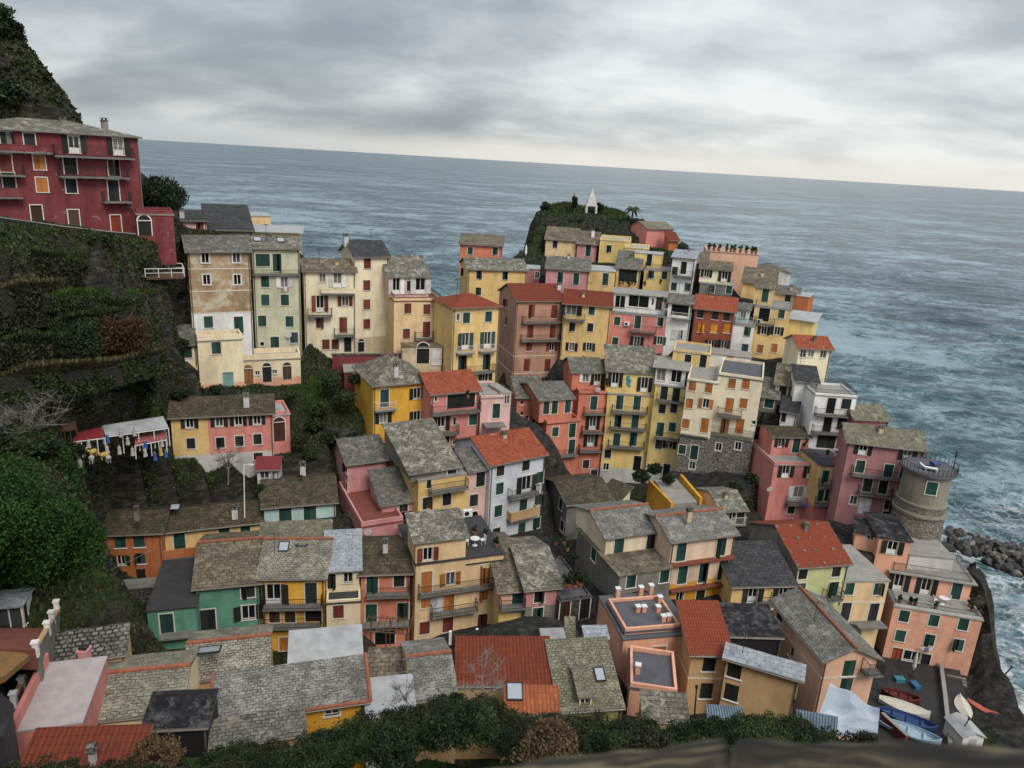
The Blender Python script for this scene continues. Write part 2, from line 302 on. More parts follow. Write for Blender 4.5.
SH = dict(g=slatmat('green_shutter', (.010, .048, .038)), n=slatmat('black_shutter', (.012, .014, .014)), b=slatmat('brown_red_shutter', (.15, .028, .016)), o=slatmat('orange_brown_shutter', (.36, .125, .028)),
  k=slatmat('blue_black_shutter', (.014, .04, .05)), w=slatmat('white_shutter', (.62, .62, .63)), r=slatmat('red_door_paint', (.32, .05, .02)), y=slatmat('bright_orange_shutter', (.62, .24, .01)),
  t=slatmat('teal_door_paint', (.16, .28, .25)), d=slatmat('dark_wood_door', (.06, .028, .014)), W=slatmat('worn_wood_door', (.26, .12, .035)))
# ------------------------------------------------------------------ windows
SIZE = dict(c=(.95, 1.35), t=(1.0, 2.1), o=(.85, 1.3), T=(.95, 2.1), p=(.8, 1.15), D=(.95, 2.1), s=(.5, .55), a=(1.1, 2.2), S=(.95, 1.35), L=(1.1, 2.2))
CACHE = {}
def shutter_mesh(col, w, h):
    k = ('sh', col, round(w, 2), round(h, 2))
    if k not in CACHE:
        m = MB(); f = .06
        m.box(-w/2, -w/2+f, -.025, .025, -h/2, h/2); m.box(w/2-f, w/2, -.025, .025, -h/2, h/2)
        m.box(-w/2+f, w/2-f, -.025, .025, -h/2, -h/2+f*1.4); m.box(-w/2+f, w/2-f, -.025, .025, h/2-f*1.4, h/2)
        m.box(-w/2+f, w/2-f, -.012, .008, -h/2+f*1.4, h/2-f*1.4)
        CACHE[k] = m.mesh('shutter', SH[col])
    return CACHE[k]
def window_mesh(kind, col, w, h, surr):
    k = ('w', kind, col if kind in 'pDsa' else '', round(w, 2), round(h, 2), surr.name if surr else '')
    if k not in CACHE:
        m = MB(); t = .1
        mats = [PAINT_W, GLASS, surr or PAINT_W, SH[col]]
        if surr:
            zb = -h/2 if kind in 'tTDa' else -h/2
            m.box(-w/2-t, -w/2, -.035, .02, zb, h/2+t, 2); m.box(w/2, w/2+t, -.035, .02, zb, h/2+t, 2); m.box(-w/2, w/2, -.035, .02, h/2, h/2+t, 2)
        if kind in 'cotpsTS': m.box(-w/2-.12, w/2+.12, -.10, .15, -h/2-.07, -h/2, 2)
        if kind in 'opTsS':
            f = .055
            for a, b, c, d in ((-w/2, -w/2+f, -h/2, h/2), (w/2-f, w/2, -h/2, h/2), (-w/2+f, w/2-f, -h/2, -h/2+f), (-w/2+f, w/2-f, h/2-f, h/2)): m.box(a, b, .10, .15, c, d, 0)
            if kind != 's': m.box(-.035, .035, .09, .15, -h/2+f, h/2-f, 0)
            if kind == 'T': m.box(-w/2+f, w/2-f, .105, .145, -h/2+f, -h/2+.5, 0)
        if kind in 'Da':
            m.box(-w/2, w/2, .10, .15, -h/2, h/2, 3); m.box(-.012, .012, .085, .10, -h/2, h/2, 1)
            for sx in (-.25, .25):
                for z0 in (-.36, .08): m.box(sx*w-.16*w, sx*w+.16*w, .085, .10, z0*h, z0*h+.3*h, 3)
        if kind == 'a':
            r = w/2; pts = [(r*math.cos(i*math.pi/10), r*math.sin(i*math.pi/10)) for i in range(11)]
            for i in range(10):
                (a, b), (c, d) = pts[i], pts[i+1]
                s_ = (w/2+.14)/r
                m.face([(a, -.03, h/2-.0+b), (c, -.03, h/2+d), (0, -.03, h/2)], 3)
                m.face([(a*s_, -.045, h/2+b*s_), (c*s_, -.045, h/2+d*s_), (c, -.045, h/2+d), (a, -.045, h/2+b)], 2)
        m.face([(-w/2, .17, -h/2), (w/2, .17, -h/2), (w/2, .17, h/2), (-w/2, .17, h/2)], 1)
        CACHE[k] = m.mesh('window', mats)
    return CACHE[k]
def put_window(blk, side, u, v, kind, col, w, h, surr):
    root = blk.root
    if side == 'F': M = Matrix.Translation((u, 0, v))
    elif side == 'L': M = Matrix.Translation((0, blk.dp-u, v)) @ Matrix.Rotation(-math.pi/2, 4, 'Z')
    else: M = Matrix.Translation((blk.w, u, v)) @ Matrix.Rotation(math.pi/2, 4, 'Z')
    name = 'door' if kind in 'Da' else 'window'  # the very wide black ones are panels painted for shaded openings
    o = inst(name, window_mesh(kind, col, w, h, surr), root, blk.Mrel @ M)
    if kind in 'ct':
        aj = random.choice((-1, 1)) if random.random() < .2 else 0
        for sx in (-1, 1):
            if sx == aj: M2 = Matrix.Translation((sx*(w/2-.01), -.03, 0)) @ Matrix.Rotation(sx*random.uniform(.5, 1.7), 4, 'Z') @ Matrix.Translation((-sx*w/4, 0, 0))      # one leaf left ajar
            else: M2 = Matrix.Translation((sx*w/4, .045, 0))
            inst('shutter', shutter_mesh(col, w/2-.012, h-.02), o, M2)
    elif kind in 'oT':
        sw = w/2+.03
        for sx in (-1, 1):
            ang = random.uniform(-.05, .28)*-sx
            inst('shutter', shutter_mesh(col, sw, h), o, Matrix.Translation((sx*(w/2+.07), -.055, 0)) @ Matrix.Rotation(ang, 4, 'Z') @ Matrix.Translation((sx*sw/2, 0, 0)))
# ------------------------------------------------------------------ blocks
class Blk: pass
GROUND = []      # terrain anchors (x, y, z)
FOOT = []        # footprints to keep the terrain under: (matrix inverse, w, dp, ztop)
LOG = []; SKIP = []
def local_ray(Mi, x, y): return Mi @ CAM, (Mi.to_3x3() @ ray(x, y))
def hit_y(Mi, x, y, yo):
    o, d = local_ray(Mi, x, y); t = (yo-o.y)/d.y; return o + d*t
def hit_x(Mi, x, y, xo):
    o, d = local_ray(Mi, x, y); t = (xo-o.x)/d.x; return o + d*t
def hit_z(Mi, x, y, zo):
    o, d = local_ray(Mi, x, y); t = (zo-o.z)/d.z; return o + d*t
def wall_panel(mb, T, w, z0, z1, holes, matfn, xb=(), zb=(), reveal=.18):
    xs = sorted({0, w, *[q for q in xb if 0 < q < w], *[q for h in holes for q in (h[0], h[1])]})
    zs = sorted({z0, z1, *[q for q in zb if z0 < q < z1], *[q for h in holes for q in (h[2], h[3])]})
    for i in range(len(xs)-1):
        cx = (xs[i]+xs[i+1])/2
        for j in range(len(zs)-1):
            cz = (zs[j]+zs[j+1])/2
            if any(h[0] < cx < h[1] and h[2] < cz < h[3] for h in holes): continue
            mb.face([T(xs[i], 0, zs[j]), T(xs[i+1], 0, zs[j]), T(xs[i+1], 0, zs[j+1]), T(xs[i], 0, zs[j+1])], matfn(cx, cz))
    for a, b, c, d in holes:
        mt = matfn((a+b)/2, (c+d)/2); r = reveal
        mb.face([T(a, 0, c), T(a, r, c), T(a, r, d), T(a, 0, d)], mt); mb.face([T(b, 0, c), T(b, 0, d), T(b, r, d), T(b, r, c)], mt)
        mb.face([T(a, 0, d), T(a, r, d), T(b, r, d), T(b, 0, d)], mt); mb.face([T(a, 0, c), T(b, 0, c), T(b, r, c), T(a, r, c)], mt)
def parse_win(t, spec):
    out = []; cur = None; tile = t
    for tok in spec.split():
        if tok[0] == '@': tile = tok[1:]
        elif ',' in tok: x, y = tok.split(',')[:2]; out.append((cur, px(tile, (float(x), float(y)))))
        else:
            q = tok.split(':'); cur = (q[0][0], q[0][1], [float(z) for z in q[1:]])
    return out
def find_y(P0, dirv, ytarget, lo=.3, hi=30):
    f = lambda t: proj(P0 + dirv*t)[1] - ytarget      # decreasing in t
    if f(hi) > 0: return hi
    for _ in range(40):
        m = (lo+hi)/2
        if f(m) > 0: lo = m
        else: hi = m
    return lo
def house(tile, label, L, Rr, d, base, wall, roof, kind='gable', ry=None, rx=None, slope=.36, dp=None, yaw=None, win='', winL='', winR='', bal=(), on=None, cat='house', name='house',
          band=None, xs=None, surr=SURR, ws=1.0, found=3.0, par=0, rail=False, chim=(), sky=(), ridge=None, over=.32, oh=None, group='houses of the village', ant=None, back=None, gut=True, wmat=None, hgt=None, rf=.5, anchor=True, Lm=None, edge=False, parL=None, low=0, sc=(), stones=0, rc=True):
    b = Blk(); lx, ly = px(tile, L); rxp = px(tile, Rr)
    if on is not None:      # stands on another block: its front plane is set back by yo from that block's front
        on, yo = on; q = hit_y(on.Mi, lx, ly, yo); PL = on.M @ q; qr = hit_y(on.Mi, *rxp, yo); w = qr.x - q.x; yw = on.yw
        if hgt is None and base is None: hgt = q.z - on.h
    else:
        PL = at(lx, ly, d)
        if yaw is None:
            rr = ray(*rxp); t = (PL.z-CAM.z)/rr.z; PR = CAM + rr*t
            yw = math.atan2(PR.y-PL.y, PR.x-PL.x); w = math.hypot(PR.x-PL.x, PR.y-PL.y)
        else:
            az = math.atan2(PL.x, PL.y); yw = -az + math.radians(yaw)
            rr = ray(*rxp); c, s = math.cos(yw), math.sin(yw)
            det = rr.x*(-s) + rr.y*c; t = (PL.x*(-s)+PL.y*c)/det; PR = CAM + rr*t
            w = (PR.x-PL.x)*c + (PR.y-PL.y)*s
    b.yw = yw
    if hgt is None:
        bx, by = px(tile, base)
        M0 = Matrix.Translation(PL) @ Matrix.Rotation(yw, 4, 'Z'); q = hit_y(M0.inverted(), bx, by, 0); h = -q.z
    else: h = hgt
    h = max(h, .6)
    b.h = h; b.w = w; O = PL - V((0, 0, h))
    b.M = Matrix.Translation(O) @ Matrix.Rotation(yw, 4, 'Z'); b.Mi = b.M.inverted(); b.kind = kind
    bd = V((-math.sin(yw), math.cos(yw), 0)); sl = 0 if kind == 'flat' else slope
    if dp is None:
        if ry is not None and kind in ('gable', 'shed', 'flat', 'hip'):
            t = find_y(PL, bd + V((0, 0, sl)), px(tile, (0, ry) if not isinstance(ry, tuple) else ry)[1]); dp = t/rf if kind in ('gable', 'hip') else t
        else: dp = 8
    b.dp = dp
    if on is None:
        b.root = empty(name, O, yw); tag(b.root, label, cat, group); b.Mrel = Matrix.Identity(4); b.top = b
    else: b.root = on.root; b.top = on.top; b.Mrel = on.top.Mi @ b.M; b.Mrel = b.top.M.inverted() @ b.M
    LOG.append((label[:46], 'w %.1f h %.1f dp %.1f yaw %.0f relcam %.0f base z %.1f y %.0f' % (w, h, dp, math.degrees(yw), math.degrees(yw+math.atan2(PL.x, PL.y)), O.z, O.y)))
    # walls
    mats = [W[wall]]; bz = None; xsp = None
    if band: 
        mats.append(W[band[1]]); bz = hit_y(b.Mi, *px(tile, band[0]), 0).z
    if xs:
        mats.append(W[xs[1]]); xsp = hit_y(b.Mi, *px(tile, xs[0]), 0).x; xi = len(mats)-1
    if low: found = max(found, low+2)
    fl = -found if on is None else 0
    li = 0
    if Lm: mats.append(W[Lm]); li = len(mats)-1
    holes = {'F': [], 'L': [], 'R': []}
    wins = []
    for side, spec in (('F', win), ('L', winL), ('R', winR)):
        W_ = w if side == 'F' else dp
        for (cur, (x, y)) in parse_win(tile, spec):
            if side == 'F': q = hit_y(b.Mi, x, y, 0); u = q.x
            elif side == 'L': q = hit_x(b.Mi, x, y, 0); u = dp - q.y
            else: q = hit_x(b.Mi, x, y, w); u = q.y
            col, kd, dim = cur; ww, wh = SIZE[kd]; ww *= ws; wh *= ws
            if len(dim) > 0: ww = dim[0]
            if len(dim) > 1: wh = dim[1]
            ww = min(ww, W_-.2); wh = min(wh, h-.1) if h > .8 else wh
            u = min(max(u, ww/2+.05), W_-ww/2-.05); v = min(max(q.z, fl+wh/2+.02), h-wh/2-(.03 if kind == 'flat' else .27))
            a = (u-ww/2, u+ww/2, v-wh/2, v+wh/2)
            if any(a[0] < e[1]+.02 and a[1] > e[0]-.02 and a[2] < e[3]+.02 and a[3] > e[2]-.02 for e in holes[side]): SKIP.append((label[:40], side, col+kd, round(x), round(y))); continue
            holes[side].append(a); wins.append((side, u, v, kd, col, ww, wh))
    def mf(cx, cz):
        if bz is not None and cz < bz: return 1
        if xsp is not None and cx > xsp: return xi
        return 0
    mb = MB()
    wall_panel(mb, lambda x, y, z: (x, y, z), w, fl, h, holes['F'], mf, [xsp] if xsp else (), [bz] if bz is not None else ())
    TL = lambda x, y, z: (y, dp-x, z); TR = lambda x, y, z: (w-y, x, z); TB = lambda x, y, z: (w-x, dp-y, z)
    hb = h + sl*dp if kind == 'shed' else h
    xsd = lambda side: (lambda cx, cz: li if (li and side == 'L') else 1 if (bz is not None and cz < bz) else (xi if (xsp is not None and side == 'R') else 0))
    wall_panel(mb, TL, dp, fl, h, holes['L'], xsd('L'), (), [bz] if bz is not None else ()); wall_panel(mb, TR, dp, fl, h, holes['R'], xsd('R'), (), [bz] if bz is not None else ())
    wall_panel(mb, TB, w, fl, hb, [], lambda x, z: 0)
    rl = xi if xsp is not None else 0
    o = over; th = .13; polys = []
    if kind == 'shed':
        mb.face([(0, dp, h), (0, 0, h), (0, dp, hb)], li); mb.face([(w, 0, h), (w, dp, h), (w, dp, hb)], rl)
        polys.append([(-o, -o, h-sl*o), (w+o, -o, h-sl*o), (w+o, dp+o*.5, hb+sl*o*.5), (-o, dp+o*.5, hb+sl*o*.5)])
    elif kind == 'gable':
        rd = dp*rf; rz = h + sl*rd; s2 = sl*rf/(1-rf)
        mb.face([(0, dp, h), (0, 0, h), (0, rd, rz)], li); mb.face([(w, 0, h), (w, dp, h), (w, rd, rz)], rl)
        polys += [[(-o, -o, h-sl*o), (w+o, -o, h-sl*o), (w+o, rd, rz), (-o, rd, rz)], [(w+o, dp+o, h-s2*o), (-o, dp+o, h-s2*o), (-o, rd, rz), (w+o, rd, rz)]]
        rline = ((-o, rd, rz), (w+o, rd, rz))
    elif kind == 'front':
        rz = h + sl*w/2
        mb.face([(0, 0, h), (w, 0, h), (w/2, 0, rz)]); mb.face([(w, dp, h), (0, dp, h), (w/2, dp, rz)])
        polys += [[(-o, dp+o, h-sl*o), (-o, -o, h-sl*o), (w/2, -o, rz), (w/2, dp+o, rz)], [(w+o, -o, h-sl*o), (w+o, dp+o, h-sl*o), (w/2, dp+o, rz), (w/2, -o, rz)]]
        rline = ((w/2, -o, rz), (w/2, dp+o, rz))
    elif kind == 'hip':
        r = min(w, dp)/2; rz = h + sl*(r+o); z0 = h - 0
        if w >= dp: A, B = (r, dp/2, rz), (w-r, dp/2, rz)
        else: A, B = (w/2, r, rz), (w/2, dp-r, rz)
        c = [(-o, -o, z0), (w+o, -o, z0), (w+o, dp+o, z0), (-o, dp+o, z0)]
        if w >= dp: polys += [[c[0], c[1], B, A], [c[2], c[3], A, B], [c[3], c[0], A], [c[1], c[2], B]]
        else: polys += [[c[0], c[1], A], [c[2], c[3], B], [c[3], c[0], A, B], [c[1], c[2], B, A]]
        rline = (A, B)
    polys = [[V(p) for p in q] for q in polys]
    for p in polys:
        if (p[0]-p[-1]).length < 1e-4: p.pop()
    wo = mb.build('wall', mats, b.root); wo.matrix_local = b.Mrel
    rmb = MB()
    if kind == 'flat':
        polys = [[V((.02, .02, h)), V((w-.02, .02, h)), V((w-.02, dp-.02, h)), V((.02, dp-.02, h))]]
        e = .1 if oh is None else oh
        rmb.box(-e, w+e, -e, dp+e, h-.02, h+.10)
        rmats = [R[roof]]
        if par:
            t = .18; rmats.append(W[wmat or wall])
            z0, z1 = h+.10, h+.10+par
            rmb.box(0, w, 0, t, z0, z1, 1); rmb.box(0, w, dp-t, dp, z0, z1, 1); rmb.box(0, t, t, dp-t, z0, z1, 1); rmb.box(w-t, w, t, dp-t, z0, z1, 1)
        if parL: rmats.append(W[parL]); rmb.box(0, .22, 0, dp, h+.10, h+.75, len(rmats)-1)
        ro = rmb.build('roof', rmats, b.root); ro.matrix_local = b.Mrel
        if rail:
            q = MB(); rails(q, [(.06, .06), (w-.06, .06), (w-.06, dp-.06), (.06, dp-.06), (.06, .06)], h+.1+(par or 0), .95 if not par else .5)
            inst('railing', q.mesh('railing', IRON), ro)
    else:
        for p in polys:
            n = (p[1]-p[0]).cross(p[2]-p[0]).normalized(); hu = V((0, 0, 1)).cross(n).normalized(); hv = n.cross(hu)
            rmb.slab(p, th, 0, [(q.dot(hu), q.dot(hv)) for q in p], 1)
        rmats = [R[roof], W['grey']]
        if stones:
            p = polys[0]; rs = random.Random(int(w*100)); nr = stones
            for jr in range(nr):
                tv = .06 + .88*jr/max(1, nr-1); a_, c_ = p[0].lerp(p[-1], tv), p[1].lerp(p[2], tv); k_n = max(2, int((c_-a_).length/1.25))
                for i_ in range(k_n+1):
                    q = a_.lerp(c_, min(.98, max(.02, (i_+rs.uniform(-.15, .15))/k_n))); e = rs.uniform(.08, .15); rmb.box(q.x-e, q.x+e, q.y-e*.8, q.y+e*.8, q.z-.05, q.z+e*.9, 1)
        if ridge:
            rmats.append(RIDGE); rmb.bar(V(rline[0])+V((0, 0, .02)), V(rline[1])+V((0, 0, .02)), .14, 2, None, 8)
        if edge:
            if len(rmats) < 3: rmats.append(RIDGE)
            P0 = polys[0]; up = V((0, 0, .03)); rmb.bar(P0[0]+up, P0[1]+up, .11, 2, None, 8); rmb.bar(P0[1]+up, P0[2]+up, .11, 2, None, 8); rmb.bar(P0[0]+up, P0[3]+up, .09, 2, None, 8)
        ro = rmb.build('roof', rmats, b.root); ro.matrix_local = b.Mrel
        if gut and on is None:
            g = MB(); zz = polys[0][0].z - .1 if kind != 'front' else 0
            if kind in ('gable', 'shed', 'hip'): g.bar((-o, -o-.06, zz), (w+o, -o-.06, zz), .065, 0, None, 6); xq = w-.12; g.tube([(xq, -o-.05, zz), (xq, -.07, zz-.35), (xq, -.07, -.5)], .06, 0)
            if kind in ('gable', 'shed', 'hip') and w > 5 and h > 5: g.tube([(.14, -o-.05, zz), (.14, -.07, zz-.35), (.14, -.07, -.5)], .055, 0)
            elif kind == 'front': xq = .1; g.bar((-o-.06, -o, h-sl*o-.1), (-o-.06, dp+o, h-sl*o-.1), .065); g.bar((xq, -.08, h-.2), (xq, -.08, -.5), .05)
            inst('gutter', g.mesh('gutter', PIPE), b.root, b.Mrel)
    b.polys = polys
    def roofhit(x, y):
        o_, d_ = local_ray(b.Mi, x, y); best = None
        for p in polys:
            n = (p[1]-p[0]).cross(p[2]-p[0]).normalized(); dn = d_.dot(n)
            if dn > -1e-4: continue
            t = (p[0]-o_).dot(n)/dn; q = o_ + d_*t
            if -1 < q.x < w+1 and -1 < q.y < dp+1 and (best is None or t < best[0]): best = (t, q, n)
        return best
    b.roofhit = roofhit; b.ro = ro
    if rc and not chim and kind in ('gable', 'hip', 'shed', 'front') and dp > 3.5 and w > 3 and on is None and not low:
        rd = random.Random(int(w*1000)); chim = []
        for _ in range(rd.choice((0, 0, 1, 1))):
            p = polys[0]; q = p[0].lerp(p[1], rd.uniform(.15, .85)).lerp(p[-1].lerp(p[2], .5), rd.uniform(.45, .9)); chim.append(('.', *proj(b.M @ q), rd.uniform(.4, .7), rd.choice(('greyw', 'grey', 'cream2')), rd.uniform(.18, .25)))
    for c in chim:
        x, y = px(tile, c[:2] if not isinstance(c[0], str) else c[:3]); r = roofhit(x, y)
        kk = c[3:] if isinstance(c[0], str) else c[2:]
        if r is None: continue
        q = r[1]; hh = kk[0] if kk else .8; mt = kk[1] if len(kk) > 1 else 'greyw'; sz = kk[2] if len(kk) > 2 else .28
        m = MB(); m.box(q.x-sz, q.x+sz, q.y-sz, q.y+sz, q.z-.6, q.z+hh, 0); m.box(q.x-sz-.07, q.x+sz+.07, q.y-sz-.07, q.y+sz+.07, q.z+hh, q.z+hh+.08, 1)
        for sx in (-1, 1):
            for sy in (-1, 1): m.box(q.x+sx*(sz-.1)-.05, q.x+sx*(sz-.1)+.05, q.y+sy*(sz-.1)-.05, q.y+sy*(sz-.1)+.05, q.z+hh+.08, q.z+hh+.25, 0)
        m.box(q.x-sz-.05, q.x+sz+.05, q.y-sz-.05, q.y+sz+.05, q.z+hh+.25, q.z+hh+.31, 1)
        inst('chimney', m.mesh('chimney', [W[mt], R['slate']]), ro)
    for c in sky:
        x, y = px(tile, c[:2]); r = roofhit(x, y)
        if r is None: continue
        n = r[2]; hu = V((0, 0, 1)).cross(n).normalized(); hv = n.cross(hu); sw, sh = (c[2], c[3]) if len(c) > 2 else (.45, .55)
        m = MB(); f = .07
        for a0, a1, b0, b1 in ((-sw, sw, -sh, -sh+f), (-sw, sw, sh-f, sh), (-sw, -sw+f, -sh+f, sh-f), (sw-f, sw, -sh+f, sh-f)): m.box(a0, a1, b0, b1, .0, .12, 0)
        m.face([(-sw+f, -sh+f, .08), (sw-f, -sh+f, .08), (sw-f, sh-f, .08), (-sw+f, sh-f, .08)], 1)
        Mx = Matrix(((hu.x, hv.x, n.x, r[1].x), (hu.y, hv.y, n.y, r[1].y), (hu.z, hv.z, n.z, r[1].z), (0, 0, 0, 1)))
        inst('skylight', m.mesh('skylight', [IRON, SKYGL]), ro, Mx)
    if sc:
        m = MB()
        for q in sc:
            z = hit_y(b.Mi, *px(tile, q), 0).z; segs = [(0, w)]
            for hh in holes['F']:
                if hh[2]-.15 < z < hh[3]+.15: segs = [g for (a0, a1) in segs for g in ((a0, min(a1, hh[0]-.12)), (max(a0, hh[1]+.12), a1)) if g[1]-g[0] > .1]
            for a0, a1 in segs: m.box(a0-(.03 if a0 == 0 else 0), a1+(.03 if a1 == w else 0), -.03, -.003, z-.06, z+.06)
            m.box(-.03, -.003, -.003, dp, z-.06, z+.06); m.box(w+.003, w+.03, -.003, dp, z-.06, z+.06)
        inst('string_course', m.mesh('string_course', SURR), b.root, b.Mrel)
    for wv in wins: put_window(b, wv[0], wv[1], wv[2], wv[3], wv[4], wv[5], wv[6], surr)
    for q in bal: balcony(b, tile, *q)
    if ant is None: ant = kind != 'flat' and on is None and h > 4 and random.random() < .5
    if ant: antenna(b)
    if on is None and anchor:
        for fx in (0, .5, 1): GROUND.append(tuple(b.M @ V((w*fx, -.6, -.05-low))))
        FOOT.append((Matrix.Translation((0, 0, low)) @ b.Mi, w, dp, h))
    return b
REDC = plain('red_painted_ledge', (.20, .055, .035), .8)
SKYGL = plain('skylight_glass', (.34, .38, .43), .15, 0, .1)
def rails(q, pts, z, h, n=.14, style='i'):
    for i in range(len(pts)-1):
        a, c = V((*pts[i], z)), V((*pts[i+1], z)); L = (c-a).length
        if L < .05: continue
        up = V((0, 0, h)); q.bar(a+up, c+up, .028, 0, None, 4); q.bar(a+V((0, 0, .08)), c+V((0, 0, .08)), .018, 0, None, 4); k = max(1, int(L/n))
        for j in range(k+1):
            p = a + (c-a)*(j/k); q.bar(p, p+up, .024 if j in (0, k) else .011, 0, None, 4, False)
def balcony(b, tile, p1, p2, mode='i', out=.9, hh=.95, bot=.16):
    """p1, p2: pixel ends of the slab's front edge"""
    a = hit_y(b.Mi, *px(tile, p1), -out); c = hit_y(b.Mi, *px(tile, p2), -out)
    x0, x1 = max(min(a.x, c.x), -.05), min(max(a.x, c.x), b.w+.05); z = (a.z+c.z)/2
    if x1-x0 < .4: return
    m = MB(); m.box(x0, x1, -out, -.003, z-bot, z)
    for x in np.linspace(x0+.3, x1-.3, max(2, int((x1-x0)/2)+1)): m.box(x-.06, x+.06, -out*.7, -.003, z-bot-.18, z-bot)
    o = inst('balcony', m.mesh('balcony', REDC if mode == 'N' else R['slab']), b.root, b.Mrel)
    q = MB()
    if mode == 'i': rails(q, [(x0+.04, -.02), (x0+.04, -out+.04), (x1-.04, -out+.04), (x1-.04, -.02)], z, hh); inst('railing', q.mesh('railing', IRON), o)
    elif mode == 'w': rails(q, [(x0+.04, -.02), (x0+.04, -out+.04), (x1-.04, -out+.04), (x1-.04, -.02)], z, hh); inst('railing', q.mesh('railing', PAINT_W), o)
    elif mode in 'nN': pass
    else:
        t = .12; q.box(x0, x1, -out, -out+t, z, z+hh); q.box(x0, x0+t, -out+t, -.003, z, z+hh); q.box(x1-t, x1, -out+t, -.003, z, z+hh)
        q.box(x0-.03, x1+.03, -out-.03, -out+t+.03, z+hh, z+hh+.06)
        inst('parapet', q.mesh('parapet', W[mode]), o)
def antenna(b):
    p = b.polys[0]; c = (p[0]+p[1]+p[-1]*1.5+p[2]*1.5)/5; c = c + (p[1]-p[0])*random.uniform(-.3, .3)
    # height of roof there: c lies in the plane because it is a combination of its points
    m = MB(); h = random.uniform(1.6, 2.6); m.bar(c-V((0, 0, .3)), c+V((0, 0, h)), .025); a = random.uniform(0, 6.28); dx, dy = math.cos(a), math.sin(a)
    t = c+V((0, 0, h-.1)); m.bar(t-V((dx, dy, 0))*.5, t+V((dx, dy, 0))*.6, .015)
    for k in range(6):
        q = t+V((dx, dy, 0))*(-.45+k*.2); m.bar(q-V((-dy, dx, 0))*.28, q+V((-dy, dx, 0))*.28, .01)
    inst('aerial', m.mesh('aerial', IRON), b.ro)
# ------------------------------------------------------------------ houses, far to near
H = house
# promontory
H('e', 'long blank salmon building with potted plants along its flat roof', (235, 262), (505, 285), 150, (235, 400), 'peach', 'flat', 'flat', yaw=4, dp=7, par=.3)
H('e', 'grey white gabled house at the sea end of the upper row', (520, 362), (672, 366), 148, (520, 470), 'greyw', 'slate', 'front', yaw=10, dp=8, slope=.3)
H('d', 'salmon cube house with hipped slab roof right under the hill garden', (755, 247), (885, 247), 152, (755, 350), 'pink', 'olive', 'gable', yaw=38, dp=5.5, slope=.42, over=.25, rc=False)
H('d', 'small orange annex with tiled roof right of the salmon cube house', (868, 305), (915, 305), 150, (868, 365), 'orange', 'tile', 'shed', yaw=20, dp=3, slope=.4)
H('c', 'tall salmon house standing out over the sea edge with two green shutters', (615, 222), (832, 214), 140, (615, 330), 'salmon', 'tanm', 'shed', yaw=-4, dp=6, slope=.22, win='gc 667,260 795,262')
H('d', 'pale yellow house with one dark window at the foot of the hill garden', (235, 297), (395, 303), 148, (235, 395), 'beige', 'tanm', 'gable', yaw=-6, dp=8, slope=.5, win='nc 282,330')
H('d', 'narrow pink house with a tall green door below the hill garden', (397, 320), (497, 320), 147, (397, 420), 'rose', 'tanm', 'gable', yaw=-6, dp=8, slope=.5, win='gt 452,362', chim=[(475, 290, 1.2, 'white')])
H('d', 'yellow house with white roof terrace under the garden wall', (512, 308), (668, 330), 146, (512, 420), 'lemon', 'white', 'flat', yaw=-2, dp=8, par=.3, win='nc 558,352')
H('d', 'yellow house with long pale flat roof between the veranda house and the garden', (640, 348), (760, 372), 143, (640, 460), 'lemon', 'white', 'flat', yaw=-2, dp=7, par=.2, win='nc 700,400')
H('e', 'low house under a broad tan slab roof below the long salmon building', (425, 415), (592, 432), 134, (425, 500), 'yellow', 'tanm', 'shed', yaw=-2, dp=6, slope=.3)
H('e', 'dark tan roofed house squeezed below the potted roof terrace', (165, 318), (240, 325), 139, (165, 420), 'rust', 'tanm', 'shed', yaw=-2, dp=5, slope=.3, win='nc 200,360')
bh = H('d', 'yellow house with two green shutters and a door onto its roof terrace', (740, 458), (884, 458), 134, (740, 575), 'lemon', 'flat', 'flat', yaw=-4, dp=6, win='gc 775,485 842,487', rail=True)
H('d', '', (690, 372), (832, 375), None, None, 'lemon', 'white', 'flat', on=(bh, 3.0), dp=4, win='nD 765,402')
b = H('d', 'yellow end house with a tall green door and whitish flat roof', (457, 462), (592, 462), 130, (457, 570), 'yellow', 'white', 'flat', yaw=-2, dp=7, win='gt 540,508')
H('d', 'rose house with two tall white-framed green doors in the upper row', (238, 447), (457, 457), 130, (238, 570), 'rose', 'slate', 'gable', yaw=-3, dp=8, slope=.4, win='gt 308,503 390,507')
b = H('d', 'slate-roofed veranda house with a dark open front over its terrace', (598, 445), (722, 447), 133, (598, 550), 'yellow', 'slate', 'shed', yaw=-2, dp=7, slope=.32, win='nD:3.2:2.2 655,478')  # wide black panel stands in for the shade of the open veranda
H('c', 'small mauve house tucked behind the brown pink tower block', (950, 352), (1024, 352), 135, (950, 440), 'mauve', 'white', 'flat', yaw=0, dp=5, win='wp 1010,385')
H('c', 'cream yellow house with weathered slab roof on the north cliff edge', (657, 350), (957, 357), 126, (657, 520), 'yellow', 'lichen', 'gable', ry=300, yaw=10, slope=.34, dp=8, win='nc 712,383 845,388 708,468', winL='nc 632,370')
bb = H('e', 'dark house with cream attic and green balcony rail under the salmon building', (205, 425), (375, 425), 133, (205, 480), 'grey', 'flat', 'flat', yaw=-2, dp=7, win='gc 265,455 362,455')
H('e', '', (208, 345), (368, 347), None, None, 'creamw', 'tanm', 'gable', on=(bb, 1.2), dp=6, slope=.35, win='no 240,365 nT:.95:1.8 332,383')
H('e', 'pale yellow house with an orange side lean-to by the sea edge', (590, 470), (712, 470), 138, (590, 560), 'beige', 'slate', 'gable', yaw=-2, dp=6, slope=.3, win='nc 655,498')
H('e', 'small orange lean-to with white roof near the sea edge', (700, 490), (765, 490), 137, (700, 570), 'orange', 'white', 'flat', yaw=-10, dp=5)
